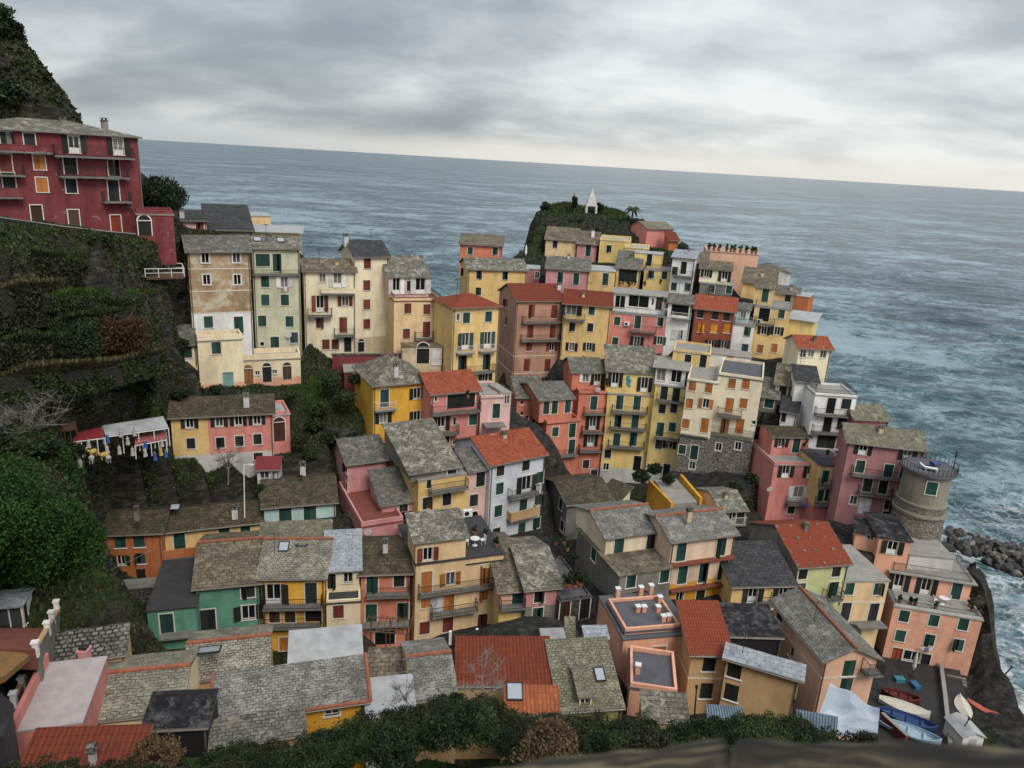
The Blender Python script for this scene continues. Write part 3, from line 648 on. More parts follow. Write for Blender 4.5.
H('e', 'blank lemon house with overhanging white roof at the sea edge', (660, 607), (790, 607), 124, (660, 700), 'lemon', 'white', 'flat', yaw=-6, dp=8, oh=.5)
bt = H('e', 'tall yellow house with roof terraces near the promontory tip', (487, 545), (672, 548), 123, ('j', 487, 195), 'yellow', 'flat', 'flat', yaw=-2, dp=8, win='gL:1.6:2.1 533,588 gc 622,580 no 532,668 600,670 @j oc 512,147 584,143',
  bal=[((490, 636), (585, 636), 'i', .7)], rail=True, winL='nc 455,600')
H('e', '', (490, 440), (585, 440), None, None, 'yellow', 'tanm', 'gable', on=(bt, 2), dp=4.5, slope=.35, win='gt 540,480')
bw = H('e', 'white house with pale blue attic and two green windows in the upper row', (375, 638), (482, 638), 119, ('j', 375, 175), 'white', 'flat', 'flat', yaw=-3, dp=8, rail=True, win='gc 447,673 @j gc 434,145')
H('e', '', (385, 550), (462, 550), None, None, 'aqua', 'slate', 'gable', on=(bw, 2), dp=4, slope=.3, win='np 425,588')
H('e', 'dark red house with bright orange shutters under a worn tile roof', (180, 548), (387, 550), 118, ('j', 180, 172), 'rust', 'tilew', 'gable', ry=480, yaw=-2, slope=.4, win='nc 208,572 285,572 345,570 yc 210,655 277,657 343,658 @j no 262,122 328,125', surr=None)
b = H('d', 'white corner house with two canopied balconies in the upper row', (885, 392), (1000, 402), 132, (885, 595), 'white', 'bluew', 'shed', yaw=-5, dp=6, slope=.12, win='gc 895,465 890,545 960,548 nD 940,450', bal=[((880, 492), (1000, 496))])
b = H('e', 'small white house with broad multi-pane window and white shuttered ground floor', (45, 518), (168, 518), 118.5, (45, 740), 'white', 'slate', 'shed', yaw=-3, dp=3.2, slope=.25, win='wL:2.6:1.7 102,565 wc 75,690 wc 115,690 wc 155,690', bal=[((58, 610), (190, 612), 'w')])
bp = H('d', 'rose pink house with glazed white veranda on its roof terrace', (567, 680), (872, 684), 119, ('i', 567, 205), 'pink', 'flat', 'flat', yaw=-2, dp=8, rail=True,
  win='gc 600,722 gt 705,728 gc 822,718 @i gc 590,110 nT 700,118 go 818,105', bal=[(('i', 665, 60), ('i', 800, 66)), (('i', 655, 155), ('i', 760, 160))])
H('d', '', (585, 578), (855, 580), None, None, 'white', 'flat', 'flat', on=(bp, 1.6), dp=5, win='wp:1.6:1.9 615,622 wp:3.2:1.9 710,622 nD 815,622', oh=.3)
H('d', 'yellow house with red tiled roof and glazed corner bay', (328, 627), (572, 627), 116.5, ('i', 328, 170), 'yellow', 'tile', 'gable', ry=555, yaw=-2, slope=.42,
  win='no:1.6:1.6 365,660 gc 470,665 nc 370,752 462,755 @i no 367,137 456,137', bal=[((330, 716), (435, 718), 'i', .8)])
H('c', 'tall brown pink tower house with red roof and pale string courses', (905, 512), ('d', 325, 617), 115, ('i', 75, 355), 'brown', 'tile', 'gable', ry=425, slope=.42, yaw=19,
  win='@d bt 162,672 277,675 @i bt 155,60 270,60 bc 150,137 bo 265,137 bt 137,232 243,232 bc 135,312 bo 240,312', surr=None,
  bal=[(('d', 120, 728), ('d', 325, 732)), (('i', 112, 106), ('i', 312, 110))], winL='bc 850,530 850,620', sc=[('i', 150, 184), ('i', 150, 272)], chim=[('d', 300, 560)])
# left row above the terraces
H('b', 'small pink house with dark roof beside the crimson building', (66, 98), (186, 100), 104, (66, 150), 'palepink', 'dark', 'gable', yaw=2, dp=5, slope=.4, win='bc:.9:1 152,126', chim=[(62, 88)])
H('b', 'low dark-roofed house behind the weathered tan building', (190, 148), (420, 148), 106, (190, 200), 'grey', 'dark', 'shed', yaw=2, dp=9, slope=.28)
H('b', 'low white-roofed building nearest the sea on the left cliff', (325, 80), (515, 98), 120, (325, 150), 'beige', 'white', 'flat', yaw=3, dp=6)
H('b', 'white flat-roofed house with apricot end wall behind the sage house', (362, 160), (662, 160), 108, (362, 215), 'beige', 'white', 'flat', yaw=-6, dp=9, oh=.5)
# crimson
br = H('a', 'long crimson building with grey slab roof and cream window surrounds', (-170, 238), (705, 290), 86, (690, 800), 'red', 'lichen', 'hip', yaw=8, dp=10, slope=.22,
  win='nc 30,285 nt:.9:1.5 150,298 nT:.95:1.6 378,318 605,336 bt:1:1.6 28,425 oc 202,422 nD:1.1:1.6 360,440 dt:1:1.6 582,450 nt 48,535 oc 215,537 nc 365,543 nt 582,567 dD 190,698 380,720 rD 595,745 na 10,640',
  bal=[((-170, 352), (270, 374), 'red', .9, .55), ((282, 386), (690, 402), 'i', 1.1), ((-150, 484), (130, 486)), ((308, 490), (665, 503)), ((535, 622), (677, 625)), ((-150, 590), (120, 610), 'red', .8, .8)], chim=[(535, 225, .3, 'grey'), (320, 215, .3, 'grey')])
H('a', 'low crimson annex with arched door below the round green tree', (700, 690), (887, 692), 87, (700, 800), 'red', 'flat', 'flat', yaw=2, dp=4, par=.4, win='na:1.2:1.5 730,760')
# pale row
b6 = H('b', 'weathered tan house with peeling plaster and white-framed dark windows', (88, 257), (407, 260), 90, ('g', 145, 200), 'tan', 'slate', 'gable', ry=178, slope=.42, yaw=4,
  win='np 180,290 340,293 188,408 345,408 gc 197,625 gt:1:2 352,640', band=((200, 580), 'white'), rc=False, surr=PAINT_W, winL='np 60,320', sc=[(240, 352), (240, 466), (240, 578)], stones=3)
b6b = H('g', 'cream lower house with teal door under the weathered tan building', (140, 112), (370, 106), 87.5, (142, 355), 'cream', 'flat', 'flat', yaw=4, dp=2.6, par=.55, win='gc 237,143 tD:1.1:2 298,312', band=((250, 325), 'coral'))
H('g', 'small cream outhouse with one green window left of the teal door', (58, 122), (133, 116), 88.5, (58, 215), 'cream', 'slate', 'shed', yaw=4, dp=4, slope=.3, win='gc 80,152')
b7 = H('b', 'sage green house with two skylights and a flower-box ledge', (418, 240), (662, 246), 94, ('g', 420, 200), 'palegreen', 'lichen', 'gable', ry=182, slope=.4, yaw=2,
  win='gc:1.6:1.5 475,308 gt 548,320 gc 487,418 wo 585,420 gc 488,512 588,512 472,620 612,622 gs 472,738 @g gt 537,128 dD 573,126 kc 635,90', sky=[(447, 202), (566, 206)], bal=[((420, 380), (665, 382), 'i', .5, .5)])
H('g', 'cream arcade house with three arched doors and terrace parapet', (374, 210), (668, 206), 91.5, (376, 345), 'cream', 'flat', 'flat', yaw=2, dp=3, par=.6, win='Wa:1:1.9 400,290 na:1:1.9 497,280 da:1:1.7 600,272 np:.5:.5 448,272 537,266', band=((520, 295), 'coral'))
b8 = H('b', 'ivory house with brown-red shutters and a curved balcony', (684, 358), (948, 362), 99, ('g', 690, 200), 'creamw', 'tanm', 'gable', ry=295, slope=.42, yaw=2,
  win='np 780,398 wT:1:1.9 857,398 bT 768,530 bo 897,517 bc 767,630 bt 887,640 @g bc 798,125 846,125 nD 910,125', bal=[((775, 476), (948, 480), 'creamw', .9, .5), ((706, 594), (832, 596)), ((842, 694), (948, 700))])
H('c', 'tall narrow cream house with slate roof and a column of red shutters', (77, 285), (247, 286), 100, ('h', 60, 220), 'creamw', 'dark', 'gable', ry=205, slope=.5, yaw=17, win='bc 140,325 137,437 137,535 137,635 @h na:.9:1.4 108,138', band=(('h', 60, 92), 'cream2'), chim=[(30, 215)], winL='')
b10 = H('c', 'buff house with pink penthouse and brown railed terrace', (277, 520), (517, 510), 97, ('h', 277, 260), 'beige', 'redf', 'flat', dp=7, yaw=12, par=.3, rail=True,
  win='bc 347,555 445,560 340,685 bt 443,663', bal=[((388, 714), (484, 714))])
H('c', '', (252, 388), (456, 382), None, None, 'palepink', 'lichen', 'shed', on=(b10, 2.4), dp=5, slope=.4, win='wT 288,440 wT:1.3:2.1 412,432 nc 360,440')
H('h', 'stone arch wall and hut under the buff house', (318, 138), (520, 122), 95, (318, 272), 'cream2', 'tanm', 'flat', yaw=4, dp=2, win='na:1.6:2 425,185 wt 497,188', name='arched_wall', cat='wall')
H('h', 'crimson garden wall with a small window below the pale row', (-40, 180), (312, 178), 96, (-40, 245), 'red', 'slate', 'flat', yaw=0, dp=.5, win='np 278,188', name='garden_wall', cat='wall')
H('g', 'narrow crimson hut beside the ochre cube house', (893, 268), (972, 264), 93, (893, 440), 'red', 'flat', 'flat', yaw=2, dp=4, win='np 957,298', ws=1.0)
H('c', 'yellow house with red hipped roof and flower-decked balconies', (580, 552), (820, 545), 92, ('h', 575, 340), 'yellow', 'tilen', 'hip', dp=6, slope=.38, yaw=24,
  win='gc 647,603 760,597 gs:.4:.9 605,600 gT 642,722 755,716 @h gt 623,222 748,215 no 743,300', bal=[(('h', 605, 172), ('h', 692, 172), 'w', .7), (('h', 720, 163), ('h', 802, 162), 'w', .7), (('h', 655, 274), ('h', 797, 268))])
# middle
bi57 = H('i', 'salmon house with slate attic and small side windows left of the pink tower', (240, 535), (408, 522), 101, ('o', 300, 270), 'salmon', 'redf', 'flat', yaw=26, dp=9, par=.4,
  win='gc 283,572 gt 370,565 367,648', bal=[((302, 702), (405, 694))], winL='nc 112,390 172,425 112,475 138,490')
H('i', '', (205, 408), (375, 405), None, None, 'salmon', 'slate', 'gable', on=(bi57, .9), dp=8, slope=.3, win='gt:.9:1.9 237,442 280,447 347,442')
H('i', 'salmon back wing with tiny windows stepping down beside the red-roofed pale blue house', (88, 392), (225, 402), 103, (88, 620), 'salmon', 'slate', 'shed', yaw=10, dp=5, slope=.3, surr=None, rc=False, win='ns 112,425 172,440 112,480 138,500 175,520')
bi56 = H('i', 'narrow salmon tower house with four balconies and recessed attic', (405, 378), (560, 372), 106, ('o', 390, 262), 'salmon', 'redf', 'flat', yaw=14, dp=8, par=.35,
  win='gt 480,425 nT 475,525 465,612 nc 440,738 @o nt 480,235', bal=[((432, 482), (543, 486)), ((422, 577), (536, 582)), ((408, 674), (525, 678))])
H('i', '', (372, 262), (522, 255), None, None, 'salmon', 'slate', 'gable', on=(bi56, 1.8), dp=6, slope=.45, win='wo 440,280 nT:.9:1.7 500,292')
b54 = H('i', 'lemon house with a painted turquoise figure panel on its attic', (552, 378), (800, 378), 106.5, ('o', 525, 262), 'lemon', 'flat', 'flat', yaw=6, dp=9,
  win='gt 613,422 702,420 603,522 692,518 597,615 683,610 nc 552,685 gL:1.1:2.4 702,735 np 543,752', band=(('o', 540, 190), 'greyw'), bal=[((572, 478), (757, 478)), ((562, 562), (750, 560)), ((553, 658), (740, 655))])
b54u = H('i', '', (552, 255), (800, 288), None, None, 'lemon', 'lichen', 'shed', on=(b54, .5), dp=6, slope=.38, win='nT 590,305 nT 740,330', oh=.2)
b55 = H('i', 'yellow house with flat awning and glazed veranda on top', (796, 333), (957, 336), 106, ('o', 740, 250), 'lemon', 'flat', 'flat', yaw=-2, dp=9,
  win='nt 840,375 903,375 nc 830,455 890,452 gt 820,560 gc 882,548 nc 812,638 no 868,635 @o ns 787,182 nD 852,208', band=(('o', 840, 190), 'greyw'), bal=[((797, 418), (942, 422)), ((793, 612), (915, 612))])
H('i', '', (800, 240), (958, 228), None, None, 'white', 'flat', 'flat', on=(b55, .6), dp=6, win='wp:1.2:1.9 825,275 nD:1:1.9 862,272 wp:1.4:1.9 905,270', oh=.5)
# cream twins over stone
H('j', 'yellow house behind the cream twins with flat roof and dark door', (68, 160), (262, 163), 110, (68, 300), 'lemon', 'flat', 'flat', yaw=-2, dp=6, par=.25, win='nc 143,200 nD 220,215')
H('j', 'low white house with one orange shutter behind the cream twins', (245, 170), (470, 178), 114, (245, 260), 'white', 'flat', 'flat', yaw=-2, dp=4, win='oc 357,203')
H('j', 'narrower cream twin house with orange-brown shutters on a stone base', (140, 308), (297, 316), 103, ('p', 82, 200), 'creamw', 'flat', 'flat', yaw=-2, dp=9, par=.2,
  win='oc 165,338 250,340 150,427 oo 235,427 oc 130,530 ot 228,540 gc 112,663 gt 175,678 np 165,745', band=((150, 592), 'stone'), bal=[((85, 590), (248, 592), 'n', .3)])
H('j', 'wider cream twin house with orange-brown shutters on a stone base', (300, 283), (532, 283), 103, ('p', 250, 200), 'creamw', 'asph', 'flat', yaw=-2, dp=9, par=.35,
  win='oc 368,325 440,323 ot 355,438 oc 427,427 ot 332,543 408,543 np 300,650 400,645 ns 510,530', band=((300, 594), 'stone'), bal=[((290, 492), (418, 492)), ((255, 592), (482, 590), 'i', .35)])
# sea side
H('j', 'cream house with patchy tile roof above the sea drop', (715, 137), (882, 137), 111, (708, 300), 'creamw', 'tilew', 'gable', dp=5.5, yaw=22, slope=.42, win='kp 733,172 773,170 kp 837,172', found=8)
H('j', 'small dim house with green window in the alley beside the cream twins', (520, 385), (608, 380), 108, (520, 470), 'grey', 'slate', 'shed', yaw=0, dp=4, slope=.4, win='gc:1.2:1.4 560,415')
H('j', 'small brown-roofed house with dark door up the alley', (595, 320), (670, 320), 109, (595, 420), 'greyw', 'tanm', 'shed', yaw=0, dp=4, slope=.45, win='nt 632,345')
H('j', 'white stepped house with small dark lean-to roof', (697, 305), (812, 303), 107, (690, 580), 'white', 'dark', 'shed', yaw=12, dp=3.5, slope=.35)
H('j', 'low white annex with dark roof at the foot of the white stepped house', (625, 460), (705, 465), 106, (620, 545), 'white', 'dark', 'shed', yaw=0, dp=3, slope=.4, win='nc:.6:1.4 632,490')
H('j', 'white house with railed roof terrace and black-shuttered balconies', (795, 385), (1008, 400), 104, (765, 650), 'white', 'flat', 'flat', ry=325, par=.25, rail=True,
  win='nL 875,440 nc:1.2:1.4 953,430 nL 857,535 nc:1.2:1.4 932,525 nD:2.4:1.8 850,625', bal=[((800, 488), (972, 497)), ((785, 580), (952, 588))])  # wide black panel at the bottom stands in for the underpass's shade
H('k', 'upper mauve tier with olive slab roof behind the hipped mauve house', (158, 500), (332, 508), 105, (158, 560), 'mauve', 'olive', 'shed', ry=428, slope=.4, oh=.2, stones=3)
H('q', 'mauve house with olive hipped roof beside the round tower', (122, 52), (520, 98), 97, (150, 470), 'mauve', 'olive', 'gable', ry=-40, rf=.6, slope=.5,
  stones=3, win='nT:.9:1.3 202,90 428,120 gt:1:1.6 185,187 330,208 412,217 nt:1:1.7 222,283 302,293 wp 152,360 wD:1.2:2 207,392 nc 330,387 na:1.2:1.5 317,462', bal=[((145, 228), (440, 268)), ((180, 328), (352, 352))])
b39 = H('p', 'salmon pink house with terrace attic and tall plain side wall', (585, 180), (818, 184), 101, (530, 475), 'pink', 'flat', 'flat', dp=8, par=.3, rail=False,
  win='nT:.95:1.6 645,207 773,212 wT:1.3:2 708,325 nc 672,405 770,410 ns 672,462', bal=[((658, 384), (815, 388))])
H('j', '', (580, 592), (768, 594), None, None, 'pink', 'moss', 'gable', on=(b39, 3.2), dp=4, slope=.35, win='no 625,612 gt 700,628')
H('p', 'yellow and pink house with two railed balconies and roof terrace', (825, 186), (975, 188), 101, (800, 470), 'yellow', 'asph', 'flat', dp=8, rail=True,
  win='gt:.9:1.6 847,238 gc:1.1:1.3 923,222 gt:.8:1.6 822,335 oL:.7:1.6 858,335 gt:.8:1.6 893,337 nc 883,413', band=((860, 388), 'pink'), bal=[((805, 292), (965, 296)), ((800, 386), (945, 390))])
# tower is built below
H('q', 'low coral house with flat black roof and white vent', (165, 522), (280, 548), 91, (165, 610), 'coral', 'black', 'flat', dp=4, oh=.25, win='wp:.7:.5 240,540')
H('q', 'low coral house with black sheet roof under the round tower', (285, 550), (447, 572), 90, (285, 640), 'coral', 'black', 'flat', dp=6, oh=.2, win='nT:1:1.5 350,602')
bq = H('w', 'big coral seafront house with long railed terraces above the quay', (358, 238), (812, 312), 90, (300, 490), 'coral', 'flat', 'flat', dp=9, par=.25, rail=True, found=4, wmat='greyw',
  win='gc 410,287 562,310 713,330 390,388 gc 540,410 gc 687,435 rD:1:2 370,492 np:1.6:1.2 450,492 nD 515,525', chim=())
H('w', '', (350, 58), (765, 103), None, None, 'coral', 'flat', 'flat', on=(bq, 3.4), dp=5, win='nT 385,108 525,130 gt 680,150', oh=.4, rail=True)
H('q', 'flat grey terrace building at the foot of the round tower', (440, 640), (668, 660), 92.5, (440, 700), 'greyw', 'flat', 'flat', dp=5.5)
# alley and centre
H('p', 'low house with slab roof and pale yellow front in the alley', (315, 408), (440, 402), 88, (315, 500), 'beige', 'lichen', 'gable', ry=310, slope=.34, win='np 335,440 nt 412,440 np 372,440', bal=[((370, 490), (442, 488), 'w', .5)])
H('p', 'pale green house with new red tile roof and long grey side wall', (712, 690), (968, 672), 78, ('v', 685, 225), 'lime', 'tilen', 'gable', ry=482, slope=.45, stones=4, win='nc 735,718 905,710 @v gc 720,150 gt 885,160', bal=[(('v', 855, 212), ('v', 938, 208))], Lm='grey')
H('w', 'pale yellow house with flat slab terraces and rows of green shutters', (100, 112), (335, 108), 82, (70, 330), 'beige', 'flat', 'flat', dp=7, par=.0, sc=[(200, 215)], win='gc 130,148 277,148 nt 110,265 252,268', bal=[((125, 322), (330, 375), 'n', 1.2)])
H('v', 'yellow house with wide dark slate roof in the centre right', (375, 125), (690, 118), 74, (370, 265), 'yellow', 'dark', 'shed', ry=('p', 385, 575), slope=.3, win='nT:.9:1.5 475,178 632,165', bal=[((500, 240), (588, 238))])
H('p', 'big pale pink house with slab roof and red balcony ledges', (62, 562), (388, 522), 71, ('v', 50, 215), 'peachc', 'pale', 'gable', ry=440, slope=.34, ridge=1,
  win='gt 110,610 315,587 115,738 222,730 320,718 @v np 100,190 nc 205,185', band=((200, 770), 'ochre'), bal=[((65, 697), (392, 655), 'N', .6), (('v', 60, 162), ('v', 385, 122), 'N', .6)])
b48 = H('o', 'pale house with mossy front terrace and blank grey side wall', (612, 748), (880, 708), 69, ('u', 610, 165), 'grey', 'tanm', 'flat', dp=9, par=0, oh=.15, win='@u gc 672,100 842,80', winL='gc 490,535 480,650')
H('o', '', (545, 545), (822, 520), None, None, 'creamw', 'pale', 'gable', on=(b48, 3.6), dp=6.5, slope=.34, win='gt 608,600 nt 773,580', ridge=1)
H('o', 'low dark-roofed house with pinkish side wall below the salmon houses', (345, 375), (575, 352), 84, (335, 560), 'grey', 'moss', 'gable', ry=262, slope=.3, winL='nc 312,370 318,490')
H('o', 'small cream walled hut with mossy roof at the foot of the lemon house', (530, 310), (620, 345), 90, (530, 430), 'cream', 'moss', 'shed', ry=255, slope=.4)
# left middle
H('h', 'golden yellow cube house with mossy hipped slab roof', (170, 335), (455, 328), 84, (170, 632), 'gold', 'lichen', 'hip', dp=8, slope=.62, yaw=16,
  win='kt 228,400 no 395,375 no 222,500 no 395,493', bal=[((183, 466), (290, 462), 'w', .6)], ridge=1)
b59 = H('h', 'rose pink house with open loggia under a red tile roof', (467, 372), (712, 352), 83, (470, 660), 'pink', 'tilew', 'gable', ry=268, slope=.4,
  win='nD:3.4:1.7 620,415 ns:.3:.6 492,405 nT:.9:1.7 518,530 ns:.4:1 588,520 gc 680,510 nc:.9:1.2 540,622 ns 588,628', bal=[((475, 482), (752, 468)), ((488, 592), (612, 584))])  # widest black panel stands in for the shade inside the loggia
H('h', 'pale pink block with flat roof and dark lower terrace', (722, 402), (838, 398), 86, (735, 590), 'palepink', 'flat', 'flat', ry=325, par=.2, win='gt:.9:1.8 800,465', bal=[((745, 548), (885, 545), 'n', 1.6)])
H('h', 'narrow pale pink annex with one dark window', (838, 378), (877, 374), 87, (838, 560), 'palepink', 'flat', 'flat', dp=4, win='np:.7:1.1 856,408')
H('n', 'pale blue house with bright red tile roof and two balconies', (772, 172), ('o', 232, 116), 77, (770, 565), 'blue', 'tilew', 'gable', ry=35, slope=.42,
  win='nc 822,190 953,158 gc 817,300 nT:1.2:2.1 955,280 gc 810,415 gt 937,400 gc 800,530 gc 930,502 @o gc 238,235 gc 243,345 235,463', bal=[((880, 358), (1022, 322)), ((876, 472), (1016, 436), 'tanp')])
b64 = H('n', 'old yellow house with patchy lichen roof and bare grey side wall', (402, 262), (662, 222), 75, (400, 490), 'yellow', 'flat', 'flat', dp=9.5, win='nc:.5:.9 455,275 nc 445,375 547,355', winL='', bal=[((468, 330), (660, 298), 'i', .9)])
H('n', '', (362, 218), (612, 172), None, None, 'grey', 'lichen', 'shed', on=(b64, 0.35), dp=8.2, slope=.28, win='nt 573,222')
H('n', 'pale pink narrow house with slab roof between old yellow and blue houses', (662, 205), (760, 190), 77, (660, 510), 'palepink', 'slate', 'shed', ry=100, slope=.35, win='nt:1:1.8 720,240 nc 685,360 nc:1:1.4 675,450')
b65 = H('n', 'mauve pink house with red floored terrace and grey slab roofs', (110, 500), (322, 530), 74.5, (105, 570), 'rose', 'redf', 'flat', dp=10, par=.45, yaw=14, found=5, wmat='rose')
H('n', '', (215, 378), (392, 380), None, None, 'rose', 'slate', 'shed', on=(b65, 2.2), dp=4.5, slope=.4, win='nD:.9:1.8 325,410')
H('n', 'pink end house with dark mossy roof above the mauve terrace', (38, 168), (240, 150), 80, (30, 420), 'rose', 'slate', 'gable', ry=45, slope=.35, yaw=14, winL='nt:.7:1 150,330 nc:.7:1 60,330')
b66 = H('n', 'big buff house with orange-brown shutters and balustraded roof terrace', (388, 690), (836, 668), 68, ('t', 375, 392), 'beige', 'dflat', 'flat', dp=7.5, par=0, oh=.15, yaw=13,
  win='@t ot 443,112 oo 565,95 ot 743,75 oc:.85:.95 438,222 wt 495,238 ot 557,222 oc:.85:1 735,182 bc 433,348 bt:1:1.6 552,330 bc 730,308', bal=[(('t', 408, 192), ('t', 802, 134), 'i', .7), (('t', 472, 300), ('t', 708, 262))])
H('n', '', (388, 568), (645, 573), None, None, 'beige', 'lichen', 'shed', on=(b66, .06), ry=428, slope=.3, win='bo 450,635')
H('n', '', (650, 690), (836, 668), None, None, 'beige', 'dflat', 'flat', on=(b66, .02), dp=7, par=.6, hgt=.14)
bo = H('t', 'small orange house with old slab roof and yellow ground floor', (820, 152), (951, 142), 68, (805, 345), 'peach', 'tanm', 'gable', ry=('n', 820, 590), slope=.3, win='gt 910,187 nD:.9:2 885,305', band=((860, 262), 'lemon'), bal=[((803, 266), (952, 244))], xs=((940, 200), 'peach'))
H('u', 'mauve pink house with old slab roof in the central alley', (136, 142), (306, 126), 67.5, (150, 345), 'rose', 'lichen', 'gable', ry=('n', 820, 610), slope=.3, win='nc 203,162 gc 193,278', band=((200, 235), 'grey'))
H('u', 'small lean-to with a pale glazed roof in the alley behind the peach house', (436, 405), (560, 402), 55, (436, 450), 'grey', 'bluew', 'shed', ry=335, slope=.3, over=.05, gut=False, cat='lean-to', name='lean_to')
H('u', 'low light grey sheet-roofed passage behind the greenish slab roof', (215, 402), (335, 398), 55.5, (215, 450), 'grey', 'white2', 'shed', ry=350, slope=.15, over=.05, gut=False, cat='lean-to', name='lean_to')
H('u', 'narrow olive wall end standing up in the alley', (338, 392), (388, 392), 56.5, (338, 450), 'olive2', 'olive', 'shed', ry=290, slope=.9, over=.05, gut=False, cat='wall', name='alley_wall')
H('u', 'rough stone alley house with planted flat roof', (308, 215), (466, 192), 68.5, (305, 335), 'dstone', 'asph', 'flat', dp=7, win='dD 325,262 dD:.9:1.6 360,250 nD 440,240', par=.15)
# ------------------------------------------------------------------ near and left houses
H('g', 'long half yellow half pink house with moss-covered dark roof', (2, 492), (523, 468), 82, (25, 715), 'yellow', 'moss', 'gable', ry=395, slope=.36, xs=((195, 550), 'pink'), band=((100, 693), 'greyw'),
  ws=.85, win='no 100,520 252,517 350,508 445,500 nc 107,632 258,628 355,620 448,610 ns 118,715 nc:.9:.8 452,697', chim=[(392, 440, 1.1, 'greyw')])
H('g', 'pink side annex with an arched loggia under a small white canopy', (525, 492), (612, 484), 83, (527, 690), 'pink', 'white', 'flat', dp=4, win='da:1.2:2.2 547,575', par=.3)
H('m', 'tiny hut with red roof and pale blue front in the gardens', (445, 95), (558, 92), 81, (455, 160), 'blue', 'rsheet', 'gable', slope=.5, dp=3, win='rp:.9:.9 484,128 wt:.6:1.2 535,128', hgt=None, over=.2)
H('m', 'aqua house with mossy roof and two tall green doors', (480, 286), (848, 257), 78, (480, 372), 'aqua', 'moss', 'gable', ry=152, slope=.34, win='gt:1.2:2 590,320 716,308', chim=[(680, 112, .8)])
b78 = H('r', 'orange house with dark mossy roof beyond the slate terrace', (530, 168), (822, 157), 79, (545, 418), 'orange', 'moss', 'gable', ry=58, slope=.36, surr=None,
  win='gc 613,200 710,190 go:.7:1 620,308 gc:.8:1.1 720,300 nc:.8:.5 627,380 nt:.8:1.3 722,385', sky=[(897, 38, .45, .4)])
H('r', 'buff house with orange balcony wall sharing the dark mossy roof', (824, 157), ('m', 468, 358), 79, (824, 300), 'yellow', 'moss', 'gable', ry=50, slope=.36,
  win='gt 918,195 @m gt 277,413 gt:.9:1.4 385,397', bal=[((820, 298), ('m', 140, 550), 'orange', .9, .8)], chim=[('m', 333, 345, 1.0)])
H('r', 'rough stone retaining wall under the orange house', (488, 470), (790, 445), 76, (490, 560), 'dstone', 'slab', 'flat', dp=1.4, name='stone_wall', cat='wall', group=None)
bt1 = H('r', 'teal house wing with dark slate roof terrace', (752, 572), (1002, 548), 69, (760, 775), 'teal', 'dflat', 'flat', ry=315, par=.0, win='gt 855,640', bal=[((815, 722), (985, 694), 'n')], rail=False)
H('s', 'tall teal house with mossy tan roof and white-framed windows', (130, 133), (452, 104), 69.5, (130, 370), 'teal', 'tanm', 'gable', ry=('m', 155, 472), slope=.36, win='nc:1.1:1.3 398,140 nt:1.2:2.1 195,308 no:1.1:1.4 402,268', ridge=1, surr=SURR)
b75 = H('s', 'ochre house with spotted slab roof and two dark balconies', (458, 82), (790, 78), 69, (470, 470), 'gold', 'spot', 'gable', ry=('m', 465, 455), slope=.40, ridge=1,
  win='nT:1.2:2 530,175 nt 722,170 dt:.9:1.1 535,292 dt:.9:1.1 615,292 nL:1.4:1.2 735,290 ot:1:1.4 590,430', sky=[(583, -68), (675, -72)], bal=[((470, 258), (775, 250)), ((475, 356), (772, 348))])
H('m', 'corrugated lean-to between the aqua house and the spotted roof', (470, 440), (812, 425), 73, (470, 470), 'ochre', 'olive', 'shed', ry=372, slope=.2, oh=.1)
b76 = H('s', 'narrow cream house with open dark terrace and pale blue roof', (800, 226), (976, 214), 68.5, (800, 350), 'cream', 'dflat', 'flat', dp=6.5, par=.2, win='bt:.9:1.3 862,265')
H('s', '', (802, 50), (968, 44), None, None, 'cream', 'bluew', 'shed', on=(b76, 1.6), dp=4.5, slope=.3, win='np 912,82 nt:.7:1.5 815,110')
H('t', 'salmon house with mossy roof squeezed beside the buff balcony house', (107, 62), (358, 54), 69, (115, 460), 'salmon', 'moss', 'gable', ry=('n', 95, 575), slope=.36,
  win='gt 165,105 nc 303,80 gt 160,277 gt 328,270 dL:1.8:1.6 230,400', bal=[((135, 192), (372, 192)), ((112, 345), (380, 338), 'n')])
# white house and patio at far left
bl = H('r', 'white house with blue grey flat roof above the terracotta patio', (-60, 556), (108, 542), 56, (-60, 672), 'white', 'bluew', 'flat', ry=474, win='tp:1.4:2 60,610 nD:1:2 -20,610', winR='nt:.6:1.6 125,530', oh=.15)
# peach terrace house
b69 = H('u', 'peach house with dark roof terrace and many stub chimneys', (632, 412), (986, 432), 59, (632, 800), 'coral', 'asph', 'flat', ry=190, yaw=24, par=.0, oh=.05, win='Wt:1.1:2 808,500')
b69t = H('u', '', (640, 372), (915, 392), None, None, 'coral', 'asph', 'flat', on=(b69, .5), dp=4.0, par=.24, hgt=.12)
b69b = H('u', 'lower front block of the peach house with a small dark terrace', (665, 655), (905, 690), 55.5, (665, 800), 'coral', 'asph', 'flat', dp=4.2, par=.32)
H('v', 'buff house with smooth red roof between the peach terrace and black roof', (165, 465), (356, 468), 58.5, (165, 780), 'tanp', 'tilen', 'shed', ry=212, slope=.38, win='nc 253,530 237,670', surr=None, sc=[(250, 606)])
H('v', 'tar-black shed roof block between red roof and peach gable', (320, 383), (626, 392), 62, (320, 500), 'black', 'black', 'shed', ry=217, slope=.16, over=.12)
H('v', 'buff house with whitish slate roof and corner balcony', (345, 490), (718, 600), 58, (345, 770), 'tanp', 'bluew', 'shed', ry=432, slope=.22, win='nc 385,540 365,678', xs=None, surr=None, oh=.1)
